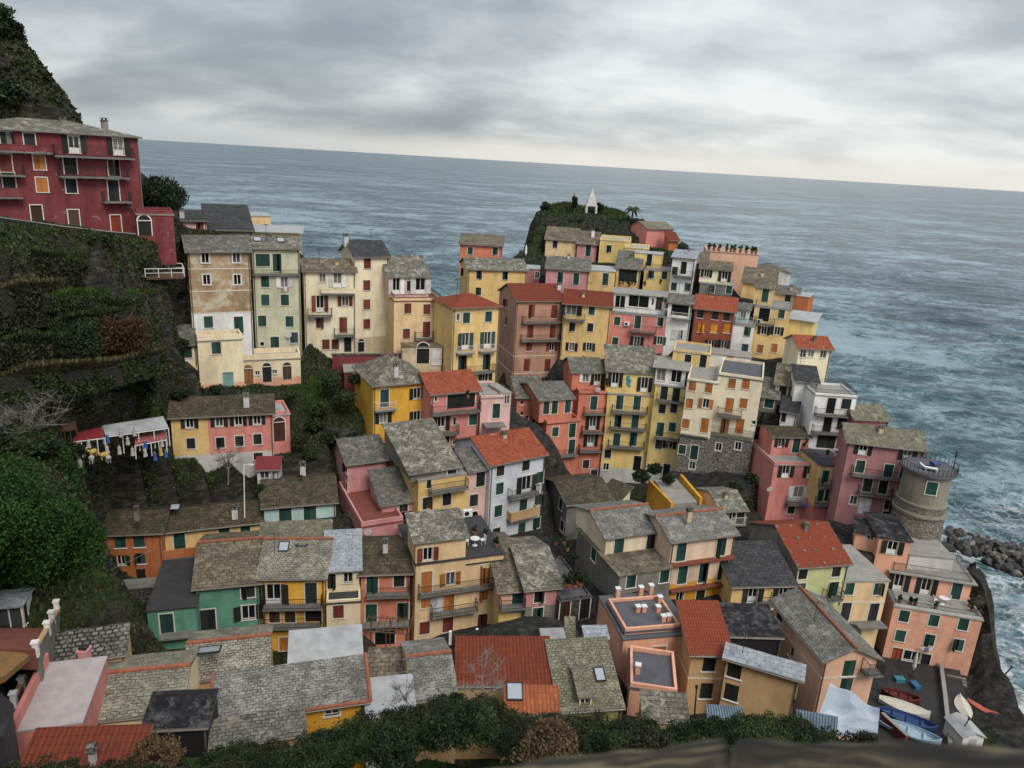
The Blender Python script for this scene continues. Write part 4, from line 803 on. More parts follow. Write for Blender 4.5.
H('v', 'long peach gabled house with red-ridged slab roof', (845, 505), ('w', 278, 492), 62, (830, 790), 'peach', 'pale', 'front', dp=7.6, rc=False, slope=.46, ridge=1,
  win='@w gc 135,525 112,645', winL='@v gc:.9:1 615,280 gs:.6:.9 672,470', bal=[(('w', 225, 592), ('w', 335, 596))], surr=None, sc=[('w', 130, 598)])
# foreground roofs
H('s', 'low house with pale brick-like slab roof and a slate-blue skylight', (70, 612), (502, 562), 54, (70, 680), 'tanp', 'spot', 'gable', ry=425, slope=.36, ridge=1, hgt=None, sky=[(200, 465, .7, .7)], over=.15, low=4.5)
H('A', 'low house with plain white sloping roof', (608, 238), (984, 200), 54, (608, 320), 'tanp', 'white', 'shed', ry=66, slope=.25, over=.1, low=4.5)
H('A', 'long low house with grey slab roof edged in terracotta', (232, 512), (995, 402), 47.5, (232, 600), 'ochre', 'pale', 'shed', ry=292, slope=.34, win='np:.8:.5 830,480', edge=True, low=4.5)
H('A', 'lower lean-to with fine grey slab roof among the bushes', (205, 660), (690, 585), 45.5, (205, 720), 'tanp', 'slate', 'shed', ry=522, slope=.3, over=.1, low=4.5)
H('B', 'white rendered flat roof between the long slab roof and small slab house', (132, 496), (388, 470), 47, (132, 560), 'white', 'white', 'flat', ry=316, oh=.05, low=4.5)
H('B', 'small house with rough tan slab roof under the salmon house', (140, 312), (345, 306), 52, (140, 400), 'tanp', 'tanm', 'shed', ry=152, slope=.3, over=.1, low=4.5)
H('B', 'small house with grey slab roof and terracotta ridge beside the red tile roof', (372, 420), (602, 390), 48.5, (372, 480), 'tanp', 'pale', 'gable', ry=197, slope=.34, ridge=1, over=.1, low=4.5)
H('B', 'broad house with dark red pan-tile roof behind the bushes', (600, 334), ('C', 268, 332), 50, (600, 430), 'tanp', 'tile', 'shed', ry=96, slope=.36, over=.15, low=4.5)
H('C', 'low lean-to with orange tiles below the dark red roof', (30, 480), (302, 484), 47.5, (30, 540), 'tanp', 'tileo', 'shed', ry=342, slope=.3, sky=[(75, 378, .5, .6)], over=.1, low=4.5)
bk = H('C', 'house with greenish slab roof and olive dormer among the bushes', (308, 468), (628, 446), 49.5, (308, 560), 'olive2', 'olive', 'shed', ry=114, slope=.36, sky=[(510, 290, .35, .5)], over=.15, low=4.5)
H('C', '', (412, 392), (482, 384), None, (412, 458), 'olive2', 'olive', 'gable', on=(bk, .2), dp=3.2, slope=.3, win='np:.6:.8 435,420', over=.2)
H('C', 'low house with whitish mottled slab roof below the peach terrace', (735, 512), (965, 530), 50, (735, 600), 'tanp', 'lichen', 'shed', ry=368, slope=.4, over=.1, low=4.5)
H('x', 'low house with dark scalloped stone roof beside the patio wall', (236, 238), (640, 178), 53, (236, 330), 'tanp', 'scale', 'shed', ry=78, slope=.32, over=.1, low=4.5)
H('x', 'flat pinkish roof terrace with a pink parapet and chimney', (62, 590), (430, 600), 47, (62, 720), 'pink', 'pinkf', 'flat', ry=238, yaw=-22, parL='pink', oh=.03, chim=(), low=4.5)
H('x', 'low house with tan slab roof and red ridge beside the pinkish terrace', (405, 528), (930, 470), 49.5, (405, 600), 'cream', 'spot2', 'gable', ry=288, slope=.34, ridge=1, over=.1, low=4.5)
H('x', 'low house with black felt roof streaked white', (726, 565), ('A', 190, 548), 46, (726, 700), 'black', 'black', 'shed', ry=378, slope=.22, over=.1, low=4.5)
H('x', 'low house with rows of dark red tiles at the corner of the garden', (90, 800), (700, 775), 40, (90, 900), 'tanp', 'tile', 'shed', ry=566, slope=.34, over=.1, chim=[(478, 740, .6, 'greyw', .12)], low=4.5)
# ------------------------------------------------------------------ coast, terrain, sea
def on_z(x, y, z=0.0):
    r = ray(x, y); t = (z-CAM.z)/r.z; return CAM + r*t
QZ = 7.6
QPX = ((850, 800), (1003, 800), (985, 690), (970, 672), (872, 648)); QP = [on_z(*p, QZ) for p in ((850, 800), (990, 800), (958, 662), (872, 648))]
coast = [on_z(*p)[:2] for p in ((1090, 900), (1040, 800), (1010, 745), (992, 690), (978, 645), (969, 612), (958, 580), (952, 548))]
TC = at(927, 478, 96.5)
coast += [(TC.x+3.9, TC.y+1), (TC.x+2.6, TC.y+5), (52, 96), (50, 108), (50, 122), (49, 138), (44, 152), (34, 168), (22, 182), (-2, 180), (-9, 168), (-9, 150), (-13, 144), (-13, 134), (-7, 126), (-8, 116), (-14, 108), (-24, 110), (-33, 118), (-42, 117), (-52, 124), (-66, 128), (-90, 142), (-160, 160), (-200, 60), (-200, -60), (90, -60)]
CO = np.array(coast)
def sdist(P):
    """signed distance to the coast polygon: positive inland"""
    x, y = P[:, 0], P[:, 1]; best = np.full(len(P), 1e9); ins = np.zeros(len(P), bool)
    for i in range(len(CO)):
        a, b = CO[i], CO[(i+1) % len(CO)]; ab = b-a; t = np.clip(((x-a[0])*ab[0]+(y-a[1])*ab[1])/max(ab@ab, 1e-9), 0, 1)
        best = np.minimum(best, np.hypot(x-a[0]-t*ab[0], y-a[1]-t*ab[1]))
        c = (a[1] > y) != (b[1] > y); xi = (b[0]-a[0])*(y-a[1])/(b[1]-a[1]+1e-12)+a[0]; ins ^= c & (x < xi)
    return np.where(ins, best, -best)
def vnoise(P, s, seed=0, oct=4):
    """cheap value noise"""
    out = np.zeros(len(P)); amp = 1; tot = 0
    for o in range(oct):
        q = P*s*(2**o) + 17.3*o + seed*7.1; i = np.floor(q).astype(int); f = q-i; f = f*f*(3-2*f)
        def h(ix, iy): n = (ix*374761393 + iy*668265263 + seed*144665) & 0x7fffffff; n = ((n ^ (n >> 13))*1274126177) & 0x7fffffff; return ((n ^ (n >> 16)) & 0xffff)/65535
        a = h(i[:, 0], i[:, 1]); b = h(i[:, 0]+1, i[:, 1]); c = h(i[:, 0], i[:, 1]+1); d = h(i[:, 0]+1, i[:, 1]+1)
        out += amp*((a*(1-f[:, 0])+b*f[:, 0])*(1-f[:, 1])+(c*(1-f[:, 0])+d*f[:, 0])*f[:, 1]); tot += amp; amp *= .5
    return out/tot
for x, y, d in ((100, 236, 80), (20, 240, 74), (60, 290, 75), (150, 330, 80), (40, 350, 67), (120, 380, 74), (0, 330, 64), (20, 420, 58), (70, 420, 68), (150, 415, 80), (250, 420, 84), (330, 430, 86), (40, 480, 62), (60, 560, 66),
  (30, 590, 57), (20, 690, 46), (250, 480, 84), (220, 500, 86), (100, 475, 80), (140, 490, 84), (0, 25, 104), (38, 72, 108), (72, 112, 112), (0, 95, 100), (-80, 0, 96), (120, 205, 90), (170, 220, 96), (-60, 250, 66),
  (545, 211, 158), (590, 212, 163), (640, 219, 158), (530, 222, 155), (600, 203, 170), (620, 235, 150), (690, 250, 147), (665, 222, 158), (688, 236, 154), (520, 232, 156), (575, 200, 170), (640, 206, 170), (560, 232, 152), (180, 380, 86), (330, 380, 92), (300, 330, 96), (-120, 300, 55), (-100, 500, 45), (-80, 600, 40)):
    GROUND.append(tuple(at(x, y, d)))
for x, y, d in ((200, 752, 32), (330, 745, 34), (430, 720, 38), (512, 735, 30), (620, 745, 33), (700, 750, 36), (790, 750, 37), (860, 760, 34), (100, 790, 27), (0, 820, 24), (960, 800, 30)): GROUND.append(tuple(at(x, y+55, d)))
for p in ((90, 160, 112), (112, 180, 112), (140, 200, 108), (165, 215, 104)): GROUND.append(tuple(at(*p)))
GROUND += [(-85, 100, 82), (-110, 100, 95), (-100, 70, 80), (-85, 118, 62), (-105, 128, 62), (-120, 40, 70)]
for p in ((-40, 705, 78), (160, 733, 80), (330, 757, 81.5), (560, 783, 84), (690, 795, 86)): q = at(*px('a', p[:2]), p[2]); GROUND += [(q.x, q.y, q.z-.5), (q.x, q.y+2, q.z-.3)]
GROUND += [(x, 1.0, 53.6) for x in range(-30, 31, 5)] + [(x, -8, 55) for x in range(-60, 61, 10)] + [(x, 8, 43.5) for x in (-20, -10, 0, 10, 20)] + [(x, 16, 34.5) for x in (-20, -10, 0, 10, 20)] + [(40, 5, 40), (60, 10, 20), (60, 30, 6), (48, 34, 7), (50, 44, QZ-.3), (52, 54, QZ-.3), (45, 48, QZ-.3), (47, 60, QZ-.3), (40, 40, 12)]
GP = np.array(GROUND)
def gz(P, k=8, pw=3.0):
    out = np.zeros(len(P))
    for s in range(0, len(P), 8000):
        q = P[s:s+8000]; d = np.hypot(q[:, None, 0]-GP[None, :, 0], q[:, None, 1]-GP[None, :, 1])+.25
        ix = np.argpartition(d, k, axis=1)[:, :k]; dd = np.take_along_axis(d, ix, 1); w = 1/dd**pw; out[s:s+8000] = (w*GP[ix, 2]).sum(1)/w.sum(1)
    return out
def ground_z(P, rough=True):
    z = gz(P); s = sdist(P); n = vnoise(P, .22, 3)
    z = z + (n-.5)*.9
    z = np.minimum(z, -1.2 + np.maximum(s, -3)*(2.6+2.2*vnoise(P, .12, 5)) + (vnoise(P, .35, 8)-.5)*3)
    z = np.maximum(z, -7)
    r_ = np.hypot(P[:, 0], P[:, 1]); z = np.where((P[:, 1] > 0) & ((r_ < 30) | ((P[:, 0] > 20) & (r_ < 64))), np.minimum(z, 56-np.where(P[:, 0] > 20, .87, .93)*r_-.4), z)      # the bank falls away steeply below the viewer
    m = np.ones(len(P), bool)      # the quay is cut into the shore
    for i in range(4): a, c = QP[i], QP[(i+1) % 4]; m &= ((c[0]-a[0])*(P[:, 1]-a[1])-(c[1]-a[1])*(P[:, 0]-a[0])) > -1.5*math.hypot(c[0]-a[0], c[1]-a[1])
    z = np.where(m, np.minimum(z, QZ-.5), z)
    for Mi, w, dp, h in FOOT:      # keep the ground below every house and just in front of it
        m = np.array(Mi); lx = m[0, 0]*P[:, 0]+m[0, 1]*P[:, 1]+m[0, 3]; ly = m[1, 0]*P[:, 0]+m[1, 1]*P[:, 1]+m[1, 3]
        bz = -Mi[2][3]; k = (lx > -1.0) & (lx < w+1.0) & (ly > -1.6) & (ly < dp*.35); z = np.where(k, np.minimum(z, bz+.05), z)
        k = (lx > -.6) & (lx < w+.6) & (ly >= dp*.35) & (ly < dp); z = np.where(k, np.minimum(z, bz+h*.6), z)
    return z
gx = np.arange(-132, 100, 1.0); gy = np.arange(-14, 186, 1.0); GX, GY = np.meshgrid(gx, gy); PP = np.stack([GX.ravel(), GY.ravel()], 1); ZZ = ground_z(PP)
m_, nt_, b_ = newmat('hillside'); k_ = NB(nt_); p_ = k_.pos()
sepn = k_.N.new('ShaderNodeSeparateXYZ'); k_.lk(k_.nrm(), sepn.inputs[0])
rock = k_.ramp(k_.noise(k_.map(p_, (1, 1, 2.5)), .8, 8, .7, .4), [(.3, (.010, .0095, .009)), (.5, (.038, .035, .031)), (.68, (.105, .093, .077))])
soil = k_.ramp(k_.noise(p_, 1.6, 7, .7), [(.3, (.006, .007, .004)), (.5, (.018, .017, .009)), (.7, (.048, .038, .022))])
grass = k_.ramp(k_.noise(p_, 2.2, 6, .7), [(.3, (.009, .017, .005)), (.55, (.028, .050, .011)), (.75, (.06, .078, .024))])
gr = k_.mix(k_.mr(k_.noise(p_, .3, 5, .65), .42, .54), soil, grass)
tw_ = k_.N.new('ShaderNodeAttribute'); tw_.attribute_name = 'town'
pave = k_.ramp(k_.noise(p_, 1.4, 7, .7), [(.3, (.010, .0097, .0095)), (.5, (.028, .027, .025)), (.7, (.066, .063, .058))])
gr = k_.mix(tw_.outputs['Fac'], gr, pave)
col = k_.mix(k_.mr(sepn.outputs[2], .26, .48), rock, gr)
k_.lk(col, b_.inputs['Base Color']); b_.inputs['Roughness'].default_value = .95; b_.inputs['Specular IOR Level'].default_value = .15
k_.lk(k_.bump(k_.noise(p_, 1.5, 9, .75), .9, .35), b_.inputs['Normal'])
nx, ny = len(gx), len(gy); fs = [(j*nx+i, j*nx+i+1, (j+1)*nx+i+1, (j+1)*nx+i) for j in range(ny-1) for i in range(nx-1)]
me = bpy.data.meshes.new('hillside'); me.from_pydata(np.column_stack([PP, ZZ]).tolist(), [], fs); me.materials.append(m_)
tw = np.zeros(len(PP))
for Mi, w, dp, h in FOOT:
    mm = np.array(Mi); lx = mm[0, 0]*PP[:, 0]+mm[0, 1]*PP[:, 1]+mm[0, 3]; ly = mm[1, 0]*PP[:, 0]+mm[1, 1]*PP[:, 1]+mm[1, 3]
    ds = np.hypot(np.maximum(np.maximum(-lx, lx-w), 0), np.maximum(np.maximum(-ly, ly-dp), 0)); tw += np.clip(1.6-ds/5, 0, .8)
tw[(PP[:, 0] < -14) & (PP[:, 1] < 96)] *= .25
tw[(PP[:, 0] > 46) & (PP[:, 1] < 110)] = 2
ta = me.attributes.new('town', 'FLOAT', 'POINT'); ta.data.foreach_set('value', np.clip(tw-.45, 0, 1).astype(np.float32))
tag(inst('terrain', me), kind='structure')
ZG = ZZ.reshape(GX.shape)
def zmesh(P):
    u = np.clip(P[:, 0]-gx[0], 0, len(gx)-1.001); v = np.clip(P[:, 1]-gy[0], 0, len(gy)-1.001); i = u.astype(int); j = v.astype(int); fu = u-i; fv = v-j
    return (ZG[j, i]*(1-fu)+ZG[j, i+1]*fu)*(1-fv)+(ZG[j+1, i]*(1-fu)+ZG[j+1, i+1]*fu)*fv
def zat(x, y): return float(zmesh(np.array([[x, y]]))[0])
# ---- sea
def build_sea():
    rr = [24.0]
    while rr[-1] < 90000: rr.append(rr[-1]*(1.008 if rr[-1] < 900 else 1.06))
    rr = np.array(rr); th = np.radians(np.linspace(-105, 75, 330)); RR, TT = np.meshgrid(rr, th)
    P = np.stack([(RR*np.sin(TT)).ravel(), (RR*np.cos(TT)).ravel()], 1); r = RR.ravel(); z = np.zeros(len(P))
    fade = np.clip(1-(r-350)/450, 0, 1)
    for lam, amp, ang, ph in ((19, .42, 12, 0), (13, .25, 22, 1), (9, .16, 2, 2.2), (26, .3, 17, 4)):
        a = math.radians(ang); q = (P[:, 0]*math.sin(a)+P[:, 1]*math.cos(a))*2*math.pi/lam + ph + 3.5*vnoise(P, .03, int(lam), 2)
        z += amp*(1-np.abs(np.sin(q/2))*1.5)*fade*vnoise(P, .045, int(lam)+3, 2)*1.5
    sd_ = sdist(P); n1 = vnoise(P, .09, 11, 5); n2 = vnoise(P, .035, 12, 3)
    dd = -sd_; foam = np.clip(1.25-dd/(9+26*np.clip(n2-.3, 0, 1)), 0, 1)*np.clip(.25+n1*1.5, 0, 1)
    right = np.clip((P[:, 0]-40)/10, 0, 1)*np.clip((P[:, 1]-48)/14, 0, 1)*np.clip((118-P[:, 1])/25, 0, 1)
    foam = .72*np.clip(foam*(.25+.9*right) + right*np.clip(1.25-dd/38, 0, 1)*np.clip((n1-.34)*2.6, 0, 1)*.85, 0, 1)
    a_, b2 = np.array(on_z(945, 540)[:2]), np.array(on_z(1075, 590)[:2]); ab = b2-a_; t_ = np.clip(((P-a_)@ab)/(ab@ab), 0, 1); db = np.hypot(P[:, 0]-a_[0]-t_*ab[0], P[:, 1]-a_[1]-t_*ab[1])
    foam = np.clip(np.maximum(foam, np.clip(1.35-db/34, 0, 1)*np.clip((n1-.20)*2.3, 0, 1)*.95), 0, 1)
    n, mth = len(rr), len(th); fs = [(j*n+i, (j+1)*n+i, (j+1)*n+i+1, j*n+i+1) for j in range(mth-1) for i in range(n-1)]
    me = bpy.data.meshes.new('sea'); me.from_pydata(np.column_stack([P, z]).tolist(), [], [f[::-1] for f in fs])
    at_ = me.attributes.new('foam', 'FLOAT', 'POINT'); at_.data.foreach_set('value', foam.astype(np.float32))
    at2 = me.attributes.new('shore', 'FLOAT', 'POINT'); at2.data.foreach_set('value', dd.astype(np.float32))
    me.polygons.foreach_set('use_smooth', [True]*len(me.polygons))
    m, nt, b = newmat('sea_water'); k = NB(nt); p = k.pos()
    a1 = k.N.new('ShaderNodeAttribute'); a1.attribute_name = 'foam'; a2 = k.N.new('ShaderNodeAttribute'); a2.attribute_name = 'shore'
    sh = a2.outputs['Fac']
    patch = k.noise(k.map(p, (.7, 1.6, 1), (0, 0, .25)), .012, 5, .6)
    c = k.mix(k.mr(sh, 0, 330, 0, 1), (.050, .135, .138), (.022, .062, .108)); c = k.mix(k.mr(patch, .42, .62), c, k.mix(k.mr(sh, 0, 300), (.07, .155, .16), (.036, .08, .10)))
    def layer(scale, sx, sy, rot): return k.noise(k.map(p, (sx, sy, 1), (0, 0, rot)), scale, 7, .62, .6)
    w1 = layer(.075, .55, 1.7, .22); w2 = layer(.38, .6, 1.5, .3); w3 = layer(1.5, .8, 1.3, .1)
    # crest streaks: wave highlights painted pale into the colour along the swell
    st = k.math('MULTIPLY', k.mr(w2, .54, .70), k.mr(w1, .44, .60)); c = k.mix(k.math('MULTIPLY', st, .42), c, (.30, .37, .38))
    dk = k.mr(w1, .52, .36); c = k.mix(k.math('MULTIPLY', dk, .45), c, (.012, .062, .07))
    lace = k.N.new('ShaderNodeTexVoronoi'); lace.feature = 'DISTANCE_TO_EDGE'
    wv = k.N.new('ShaderNodeVectorMath'); wv.operation = 'MULTIPLY_ADD'; nz = k.N.new('ShaderNodeTexNoise'); k.lk(p, nz.inputs['Vector']); nz.inputs['Scale'].default_value = .5; nz.inputs['Detail'].default_value = 4
    k.lk(nz.outputs['Color'], wv.inputs[0]); wv.inputs[1].default_value = (3, 3, 0); k.lk(p, wv.inputs[2]); k.lk(wv.outputs[0], lace.inputs['Vector']); lace.inputs['Scale'].default_value = .55
    fm = k.math('ADD', k.math('MULTIPLY', a1.outputs['Fac'], 1.35), k.math('MULTIPLY', k.mr(lace.outputs['Distance'], 0, .22, .4, -.42), k.mr(a1.outputs['Fac'], 0, .25)))
    fm = k.math('ADD', fm, k.math('MULTIPLY', k.math('SUBTRACT', k.noise(p, .45, 10, .8, .8), .5), k.mr(a1.outputs['Fac'], 0, .2, 0, 2.4)))
    fmk = k.mr(fm, .5, .95, 0, .9)
    wc = k.math('MULTIPLY', k.mr(layer(.16, .5, 2.0, .25), .70, .76), k.mr(sh, 20, 260, .5, .15)); fmk = k.math('MAXIMUM', fmk, wc)
    c = k.mix(fmk, c, (.72, .75, .76))
    for sc_, am in ((.3, .5), (.09, .5), (.02, .5), (.004, .5)):  # wave sparkle painted into the colour as pale and dark flecks
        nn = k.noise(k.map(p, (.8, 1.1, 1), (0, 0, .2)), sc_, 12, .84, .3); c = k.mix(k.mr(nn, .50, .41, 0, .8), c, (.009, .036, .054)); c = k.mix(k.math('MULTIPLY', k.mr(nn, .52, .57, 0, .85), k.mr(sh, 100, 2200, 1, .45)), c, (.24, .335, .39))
    b.inputs['Specular IOR Level'].default_value = .22
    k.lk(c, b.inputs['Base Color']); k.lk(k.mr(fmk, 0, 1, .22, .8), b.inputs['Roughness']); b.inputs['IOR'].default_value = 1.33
    h = k.math('ADD', k.math('MULTIPLY', w1, 3.0), k.math('ADD', k.math('MULTIPLY', w2, .9), k.math('MULTIPLY', w3, .22)))
    k.lk(k.bump(h, .75, 1.0), b.inputs['Normal']); me.materials.append(m)
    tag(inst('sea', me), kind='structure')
build_sea()
# ---- quay
qm = MB(); qm.slab(QP, 5, 0); tag(qm.build('quay', plain('dark_wet_paving', (.03, .03, .031), .7, 0, .5, .8)), kind='structure')
# ------------------------------------------------------------------ foliage
def leafmat(name, a, bb, c=None):
    m, nt, b = newmat(name); k = NB(nt); g = k.N.new('ShaderNodeNewGeometry'); f = g.outputs['Random Per Island']
    col = k.ramp(f, [(0, a), (.6, bb), (1, c or bb)]); n = k.noise(g.outputs['Position'], .7, 3, .6)
    col = k.mix(k.mr(n, .35, .65, 0, .6), col, tuple(q*.55 for q in a)); k.lk(col, b.inputs['Base Color']); b.inputs['Roughness'].default_value = .65; b.inputs['Specular IOR Level'].default_value = .25
    return m
LF = dict(green=leafmat('bright_ivy_leaves', (.010, .034, .005), (.028, .082, .011), (.055, .118, .019)), dark=leafmat('dark_leaves', (.007, .015, .006), (.018, .034, .012), (.05, .066, .026)),
  mid=leafmat('shrub_leaves', (.014, .026, .008), (.034, .054, .016), (.07, .085, .03)), mid2=leafmat('dusky_shrub_leaves', (.016, .022, .009), (.034, .040, .018), (.07, .07, .035)), lite=leafmat('light_shrub_leaves', (.02, .038, .010), (.045, .078, .020), (.085, .12, .04)), brown=leafmat('autumn_leaves', (.03, .014, .006), (.065, .032, .012), (.10, .055, .02)), dry=leafmat('dry_straw_leaves', (.09, .055, .028), (.16, .105, .055), (.22, .15, .085)),
  grass=leafmat('grass_blades', (.02, .045, .008), (.045, .10, .014), (.08, .13, .03)), straw=leafmat('dry_grass', (.05, .042, .02), (.10, .085, .04), (.15, .13, .07)))
BARK = plain('bark', (.07, .055, .042), .9, 0, .4, 3); BARKP = plain('pale_bark', (.22, .20, .185), .9, 0, .3, 3)
def leaf_mesh(name, C, S, mat, up=None, asp=1.7):
    n = len(C); a = rng.normal(size=(n, 3)); a /= np.linalg.norm(a, axis=1)[:, None]+1e-9
    if up is not None: a = a*.35 + np.array([0, 0, 1])*up; a /= np.linalg.norm(a, axis=1)[:, None]
    b = np.cross(a, rng.normal(size=(n, 3))); b /= np.linalg.norm(b, axis=1)[:, None]+1e-9
    S = np.broadcast_to(S, (n,)).reshape(-1, 1)*rng.uniform(.7, 1.3, (n, 1)); A = a*S*asp*.5; B = b*S*.5; C = np.asarray(C)
    v = np.stack([C-A, C+B*.9-A*.1, C+A, C-B*.9-A*.1], 1).reshape(-1, 3); me = bpy.data.meshes.new(name)
    me.vertices.add(4*n); me.vertices.foreach_set('co', v.ravel().astype(np.float32)); me.loops.add(4*n); me.loops.foreach_set('vertex_index', np.arange(4*n, dtype=np.int32))
    me.polygons.add(n); me.polygons.foreach_set('loop_start', np.arange(0, 4*n, 4, dtype=np.int32)); me.materials.append(mat); me.update(calc_edges=True); return me
def blobs(n, rad, per, flat=1.0, br=(.22, .42), keep=.62):
    """points on the skins of many small clumps inside an ellipsoid"""
    out = []
    for _ in range(n):
        d = rng.normal(size=3); d /= np.linalg.norm(d); c = d*rng.uniform(.25, 1)**.5*keep; c[2] = c[2]*flat
        r = rng.uniform(*br); k = int(per*(r/.32)**2); q = rng.normal(size=(k, 3)); q /= np.linalg.norm(q, axis=1)[:, None]; q *= r*rng.uniform(.55, 1.08, (k, 1)); q[:, 2] *= .8; out.append(c+q)
    return np.concatenate(out)*np.array(rad)
def limbs(mb, h, r, n, spread, seed, z0=.35, mat=0):
    rd = random.Random(seed); top = V((rd.uniform(-.1, .1)*h, rd.uniform(-.1, .1)*h, h*.8)); mb.tube([V((0, 0, -.6)), V((0, 0, h*.3)), top*.6+V((0, 0, h*.12)), top], r, mat, r*.3, 7)
    for i in range(n):
        a = rd.uniform(0, 6.28); z = rd.uniform(z0, .75)*h; e = V((math.cos(a)*spread, math.sin(a)*spread, z+rd.uniform(.1, .35)*h)); s = top*(z/h); m = (s+e)/2+V((0, 0, .08*h)); mb.tube([s+V((0, 0, z-s.z)), m, e], r*.42, mat, r*.1, 5)
        for j in range(3):
            q = m.lerp(e, rd.uniform(.1, .9)); t = q+V((rd.uniform(-1, 1), rd.uniform(-1, 1), rd.uniform(.1, .9)))*spread*.45; mb.bar(q, t, r*.12, mat, r*.03, 4)
def tree(name, label, base, h, rad, leaf, nb, per, ls, trunk=.16, cat='tree', group=None, bark=None, cz=.68, flat=1.0, seed=1):
    o = empty(name, base, random.uniform(0, 6.28)); tag(o, label, cat, group); m = MB(); limbs(m, h, trunk, 7, rad[0]*.6, seed); inst('trunk', m.mesh('trunk', bark or BARK), o)
    P = blobs(nb, rad, per, flat)+np.array([0, 0, h*cz]); inst('crown', leaf_mesh('crown', P, ls, LF[leaf]), o); return o
def tree_px(name, label, p, d, h, *a, **k):
    q = at(*p, d); return tree(name, label, q, h, *a, **k)
# --- big ivy-green trees at the left
for lab, p, d, h, rad, s in (('broad bright green ivy-clad tree at the left edge of the gardens', (24, 606), 58, 9.6, (4.6, 3.6, 5.2), 3), ('bright green tree leaning towards the orange house', (74, 606), 61, 7.4, (2.9, 2.6, 4.3), 5),
  ('tall ivy-green tree behind the broad one under the grey bare branches', (48, 550), 65, 9.0, (3.7, 3, 4.6), 9), ('low green tree above the white house at the left edge', (-30, 600), 54, 8, (4, 3, 4), 11)):
    tree_px('leafy_tree', lab, p, d, h, rad, 'green', 80, 520, .115, seed=s, cz=.6)
tree_px('round_tree', 'dense dark round tree right of the crimson building', (160, 226), 97, 6.0, (4.0, 3.2, 3.4), 'dark', 46, 300, .18, seed=4, cz=.55)
tree_px('autumn_tree', 'rusty brown leaved tree in front of the terraces', (122, 378), 77, 6.2, (4.0, 3, 2.9), 'brown', 40, 140, .15, seed=6, cz=.66)
tree_px('olive_tree', 'dark olive tree left of the rusty brown tree', (72, 378), 73, 5.0, (3.2, 2.6, 2.4), 'dark', 40, 170, .15, seed=8, cz=.62)
def bare_tree(label, base, h, sp, seed, n=26):
    rd = random.Random(seed); m = MB(); tw = MB(); o = empty('bare_tree', base); tag(o, label, 'tree')
    k = min(1, h/5.5)*.13 if h > 3.5 else .05
    m.tube([V((0, 0, -.5)), V((.1, 0, h*.25)), V((0, .1, h*.45))], k, 0, k*.6)
    for i in range(n):
        a = rd.uniform(0, 6.28); s = V((0, .05, h*rd.uniform(.25, .45))); e = V((math.cos(a)*sp*rd.uniform(.5, 1), math.sin(a)*sp*rd.uniform(.5, 1), h*rd.uniform(.5, 1))); q = s.lerp(e, .5)+V((0, 0, .1*h)); tw.tube([s, q, e], k*.38, 0, .012, 4)
        for j in range(9):
            u = q.lerp(e, rd.random()); t = u+V((rd.uniform(-1, 1), rd.uniform(-1, 1), rd.uniform(-.1, .9)))*sp*.35; tw.bar(u, t, .018, 0, .006, 3, False)
            for l in range(3): v = u.lerp(t, rd.uniform(.3, 1)); tw.bar(v, v+V((rd.uniform(-1, 1), rd.uniform(-1, 1), rd.uniform(0, .8)))*sp*.16, .009, 0, .004, 3, False)
    inst('trunk', m.mesh('trunk', BARKP), o); inst('branches', tw.mesh('branches', BARKP), o)
bare_tree('grey leafless tree with a fan of fine branches above the ivy trees', at(25, 470, 61), 5.5, 3.6, 3, 34)
bare_tree('small leafless tree before the half yellow half pink house', at(228, 480, 79), 3.6, 1.6, 5, 16)
bare_tree('slender leafless sapling before the dark red pan-tile roof', at(480, 712, 40), 2.8, 1.6, 7, 10)
bare_tree('thin leafless sapling over the white rendered flat roof', at(405, 718, 36), 2.6, 1.1, 9, 8)
# --- shrubs
def bush_proto(leaf, nb, per, ls, seed): return leaf_mesh('bush', blobs(nb, (1, 1, .8), per, .8)+np.array([0, 0, .45]), ls, LF[leaf])
BU = [bush_proto('dark', 22, 90, .13, 1), bush_proto('mid', 20, 80, .13, 2), bush_proto('dark', 26, 90, .12, 3), bush_proto('mid', 24, 90, .12, 4)]
def rough_bush(leaf, ls, seed):
    P = np.concatenate([blobs(46, (1, 1, .8), 200, .8, (.10, .34), .9), blobs(40, (1.25, 1.25, 1.0), 60, .8, (.05, .13), 1.0)])+np.array([0, 0, .45]); return leaf_mesh('bush', P, ls, LF[leaf])
FINE = [rough_bush(l, .055, i) for i, l in enumerate(('dark', 'mid', 'mid2', 'lite', 'dark'))]; DRY = rough_bush('dry', .06, 9)
BL2 = [bush_proto('lite', 22, 90, .12, 5), bush_proto('mid2', 22, 90, .12, 6)]
def bush(me, p, s, label, group=None, zs=1.0):
    o = inst('bush', me); o.location = p; o.scale = (s, s, s*zs); o.rotation_euler = (0, 0, random.uniform(0, 6.28)); tag(o, label, 'bush', group); return o
fr = random.Random(4)
def ridge_y(x):   # top of the foreground shrubbery in the photograph
    return float(np.interp(x, [190, 230, 300, 350, 410, 450, 480, 510, 560, 600, 680, 740, 800, 840], [755, 742, 738, 712, 700, 690, 690, 705, 712, 712, 718, 712, 712, 735]))
for x in range(196, 870, 17):
    xx = x+fr.uniform(-8, 8); d = float(np.interp(x, [200, 420, 600, 860], [36, 38, 37, 34])); s = fr.uniform(.55, 1.15); c = at(xx, ridge_y(xx)+9, d); bush(FINE[fr.randrange(5)], c-V((0, 0, s*1.0)), s, 'dark evergreen shrub in the bank along the bottom of the view', 'shrubs along the foreground bank')
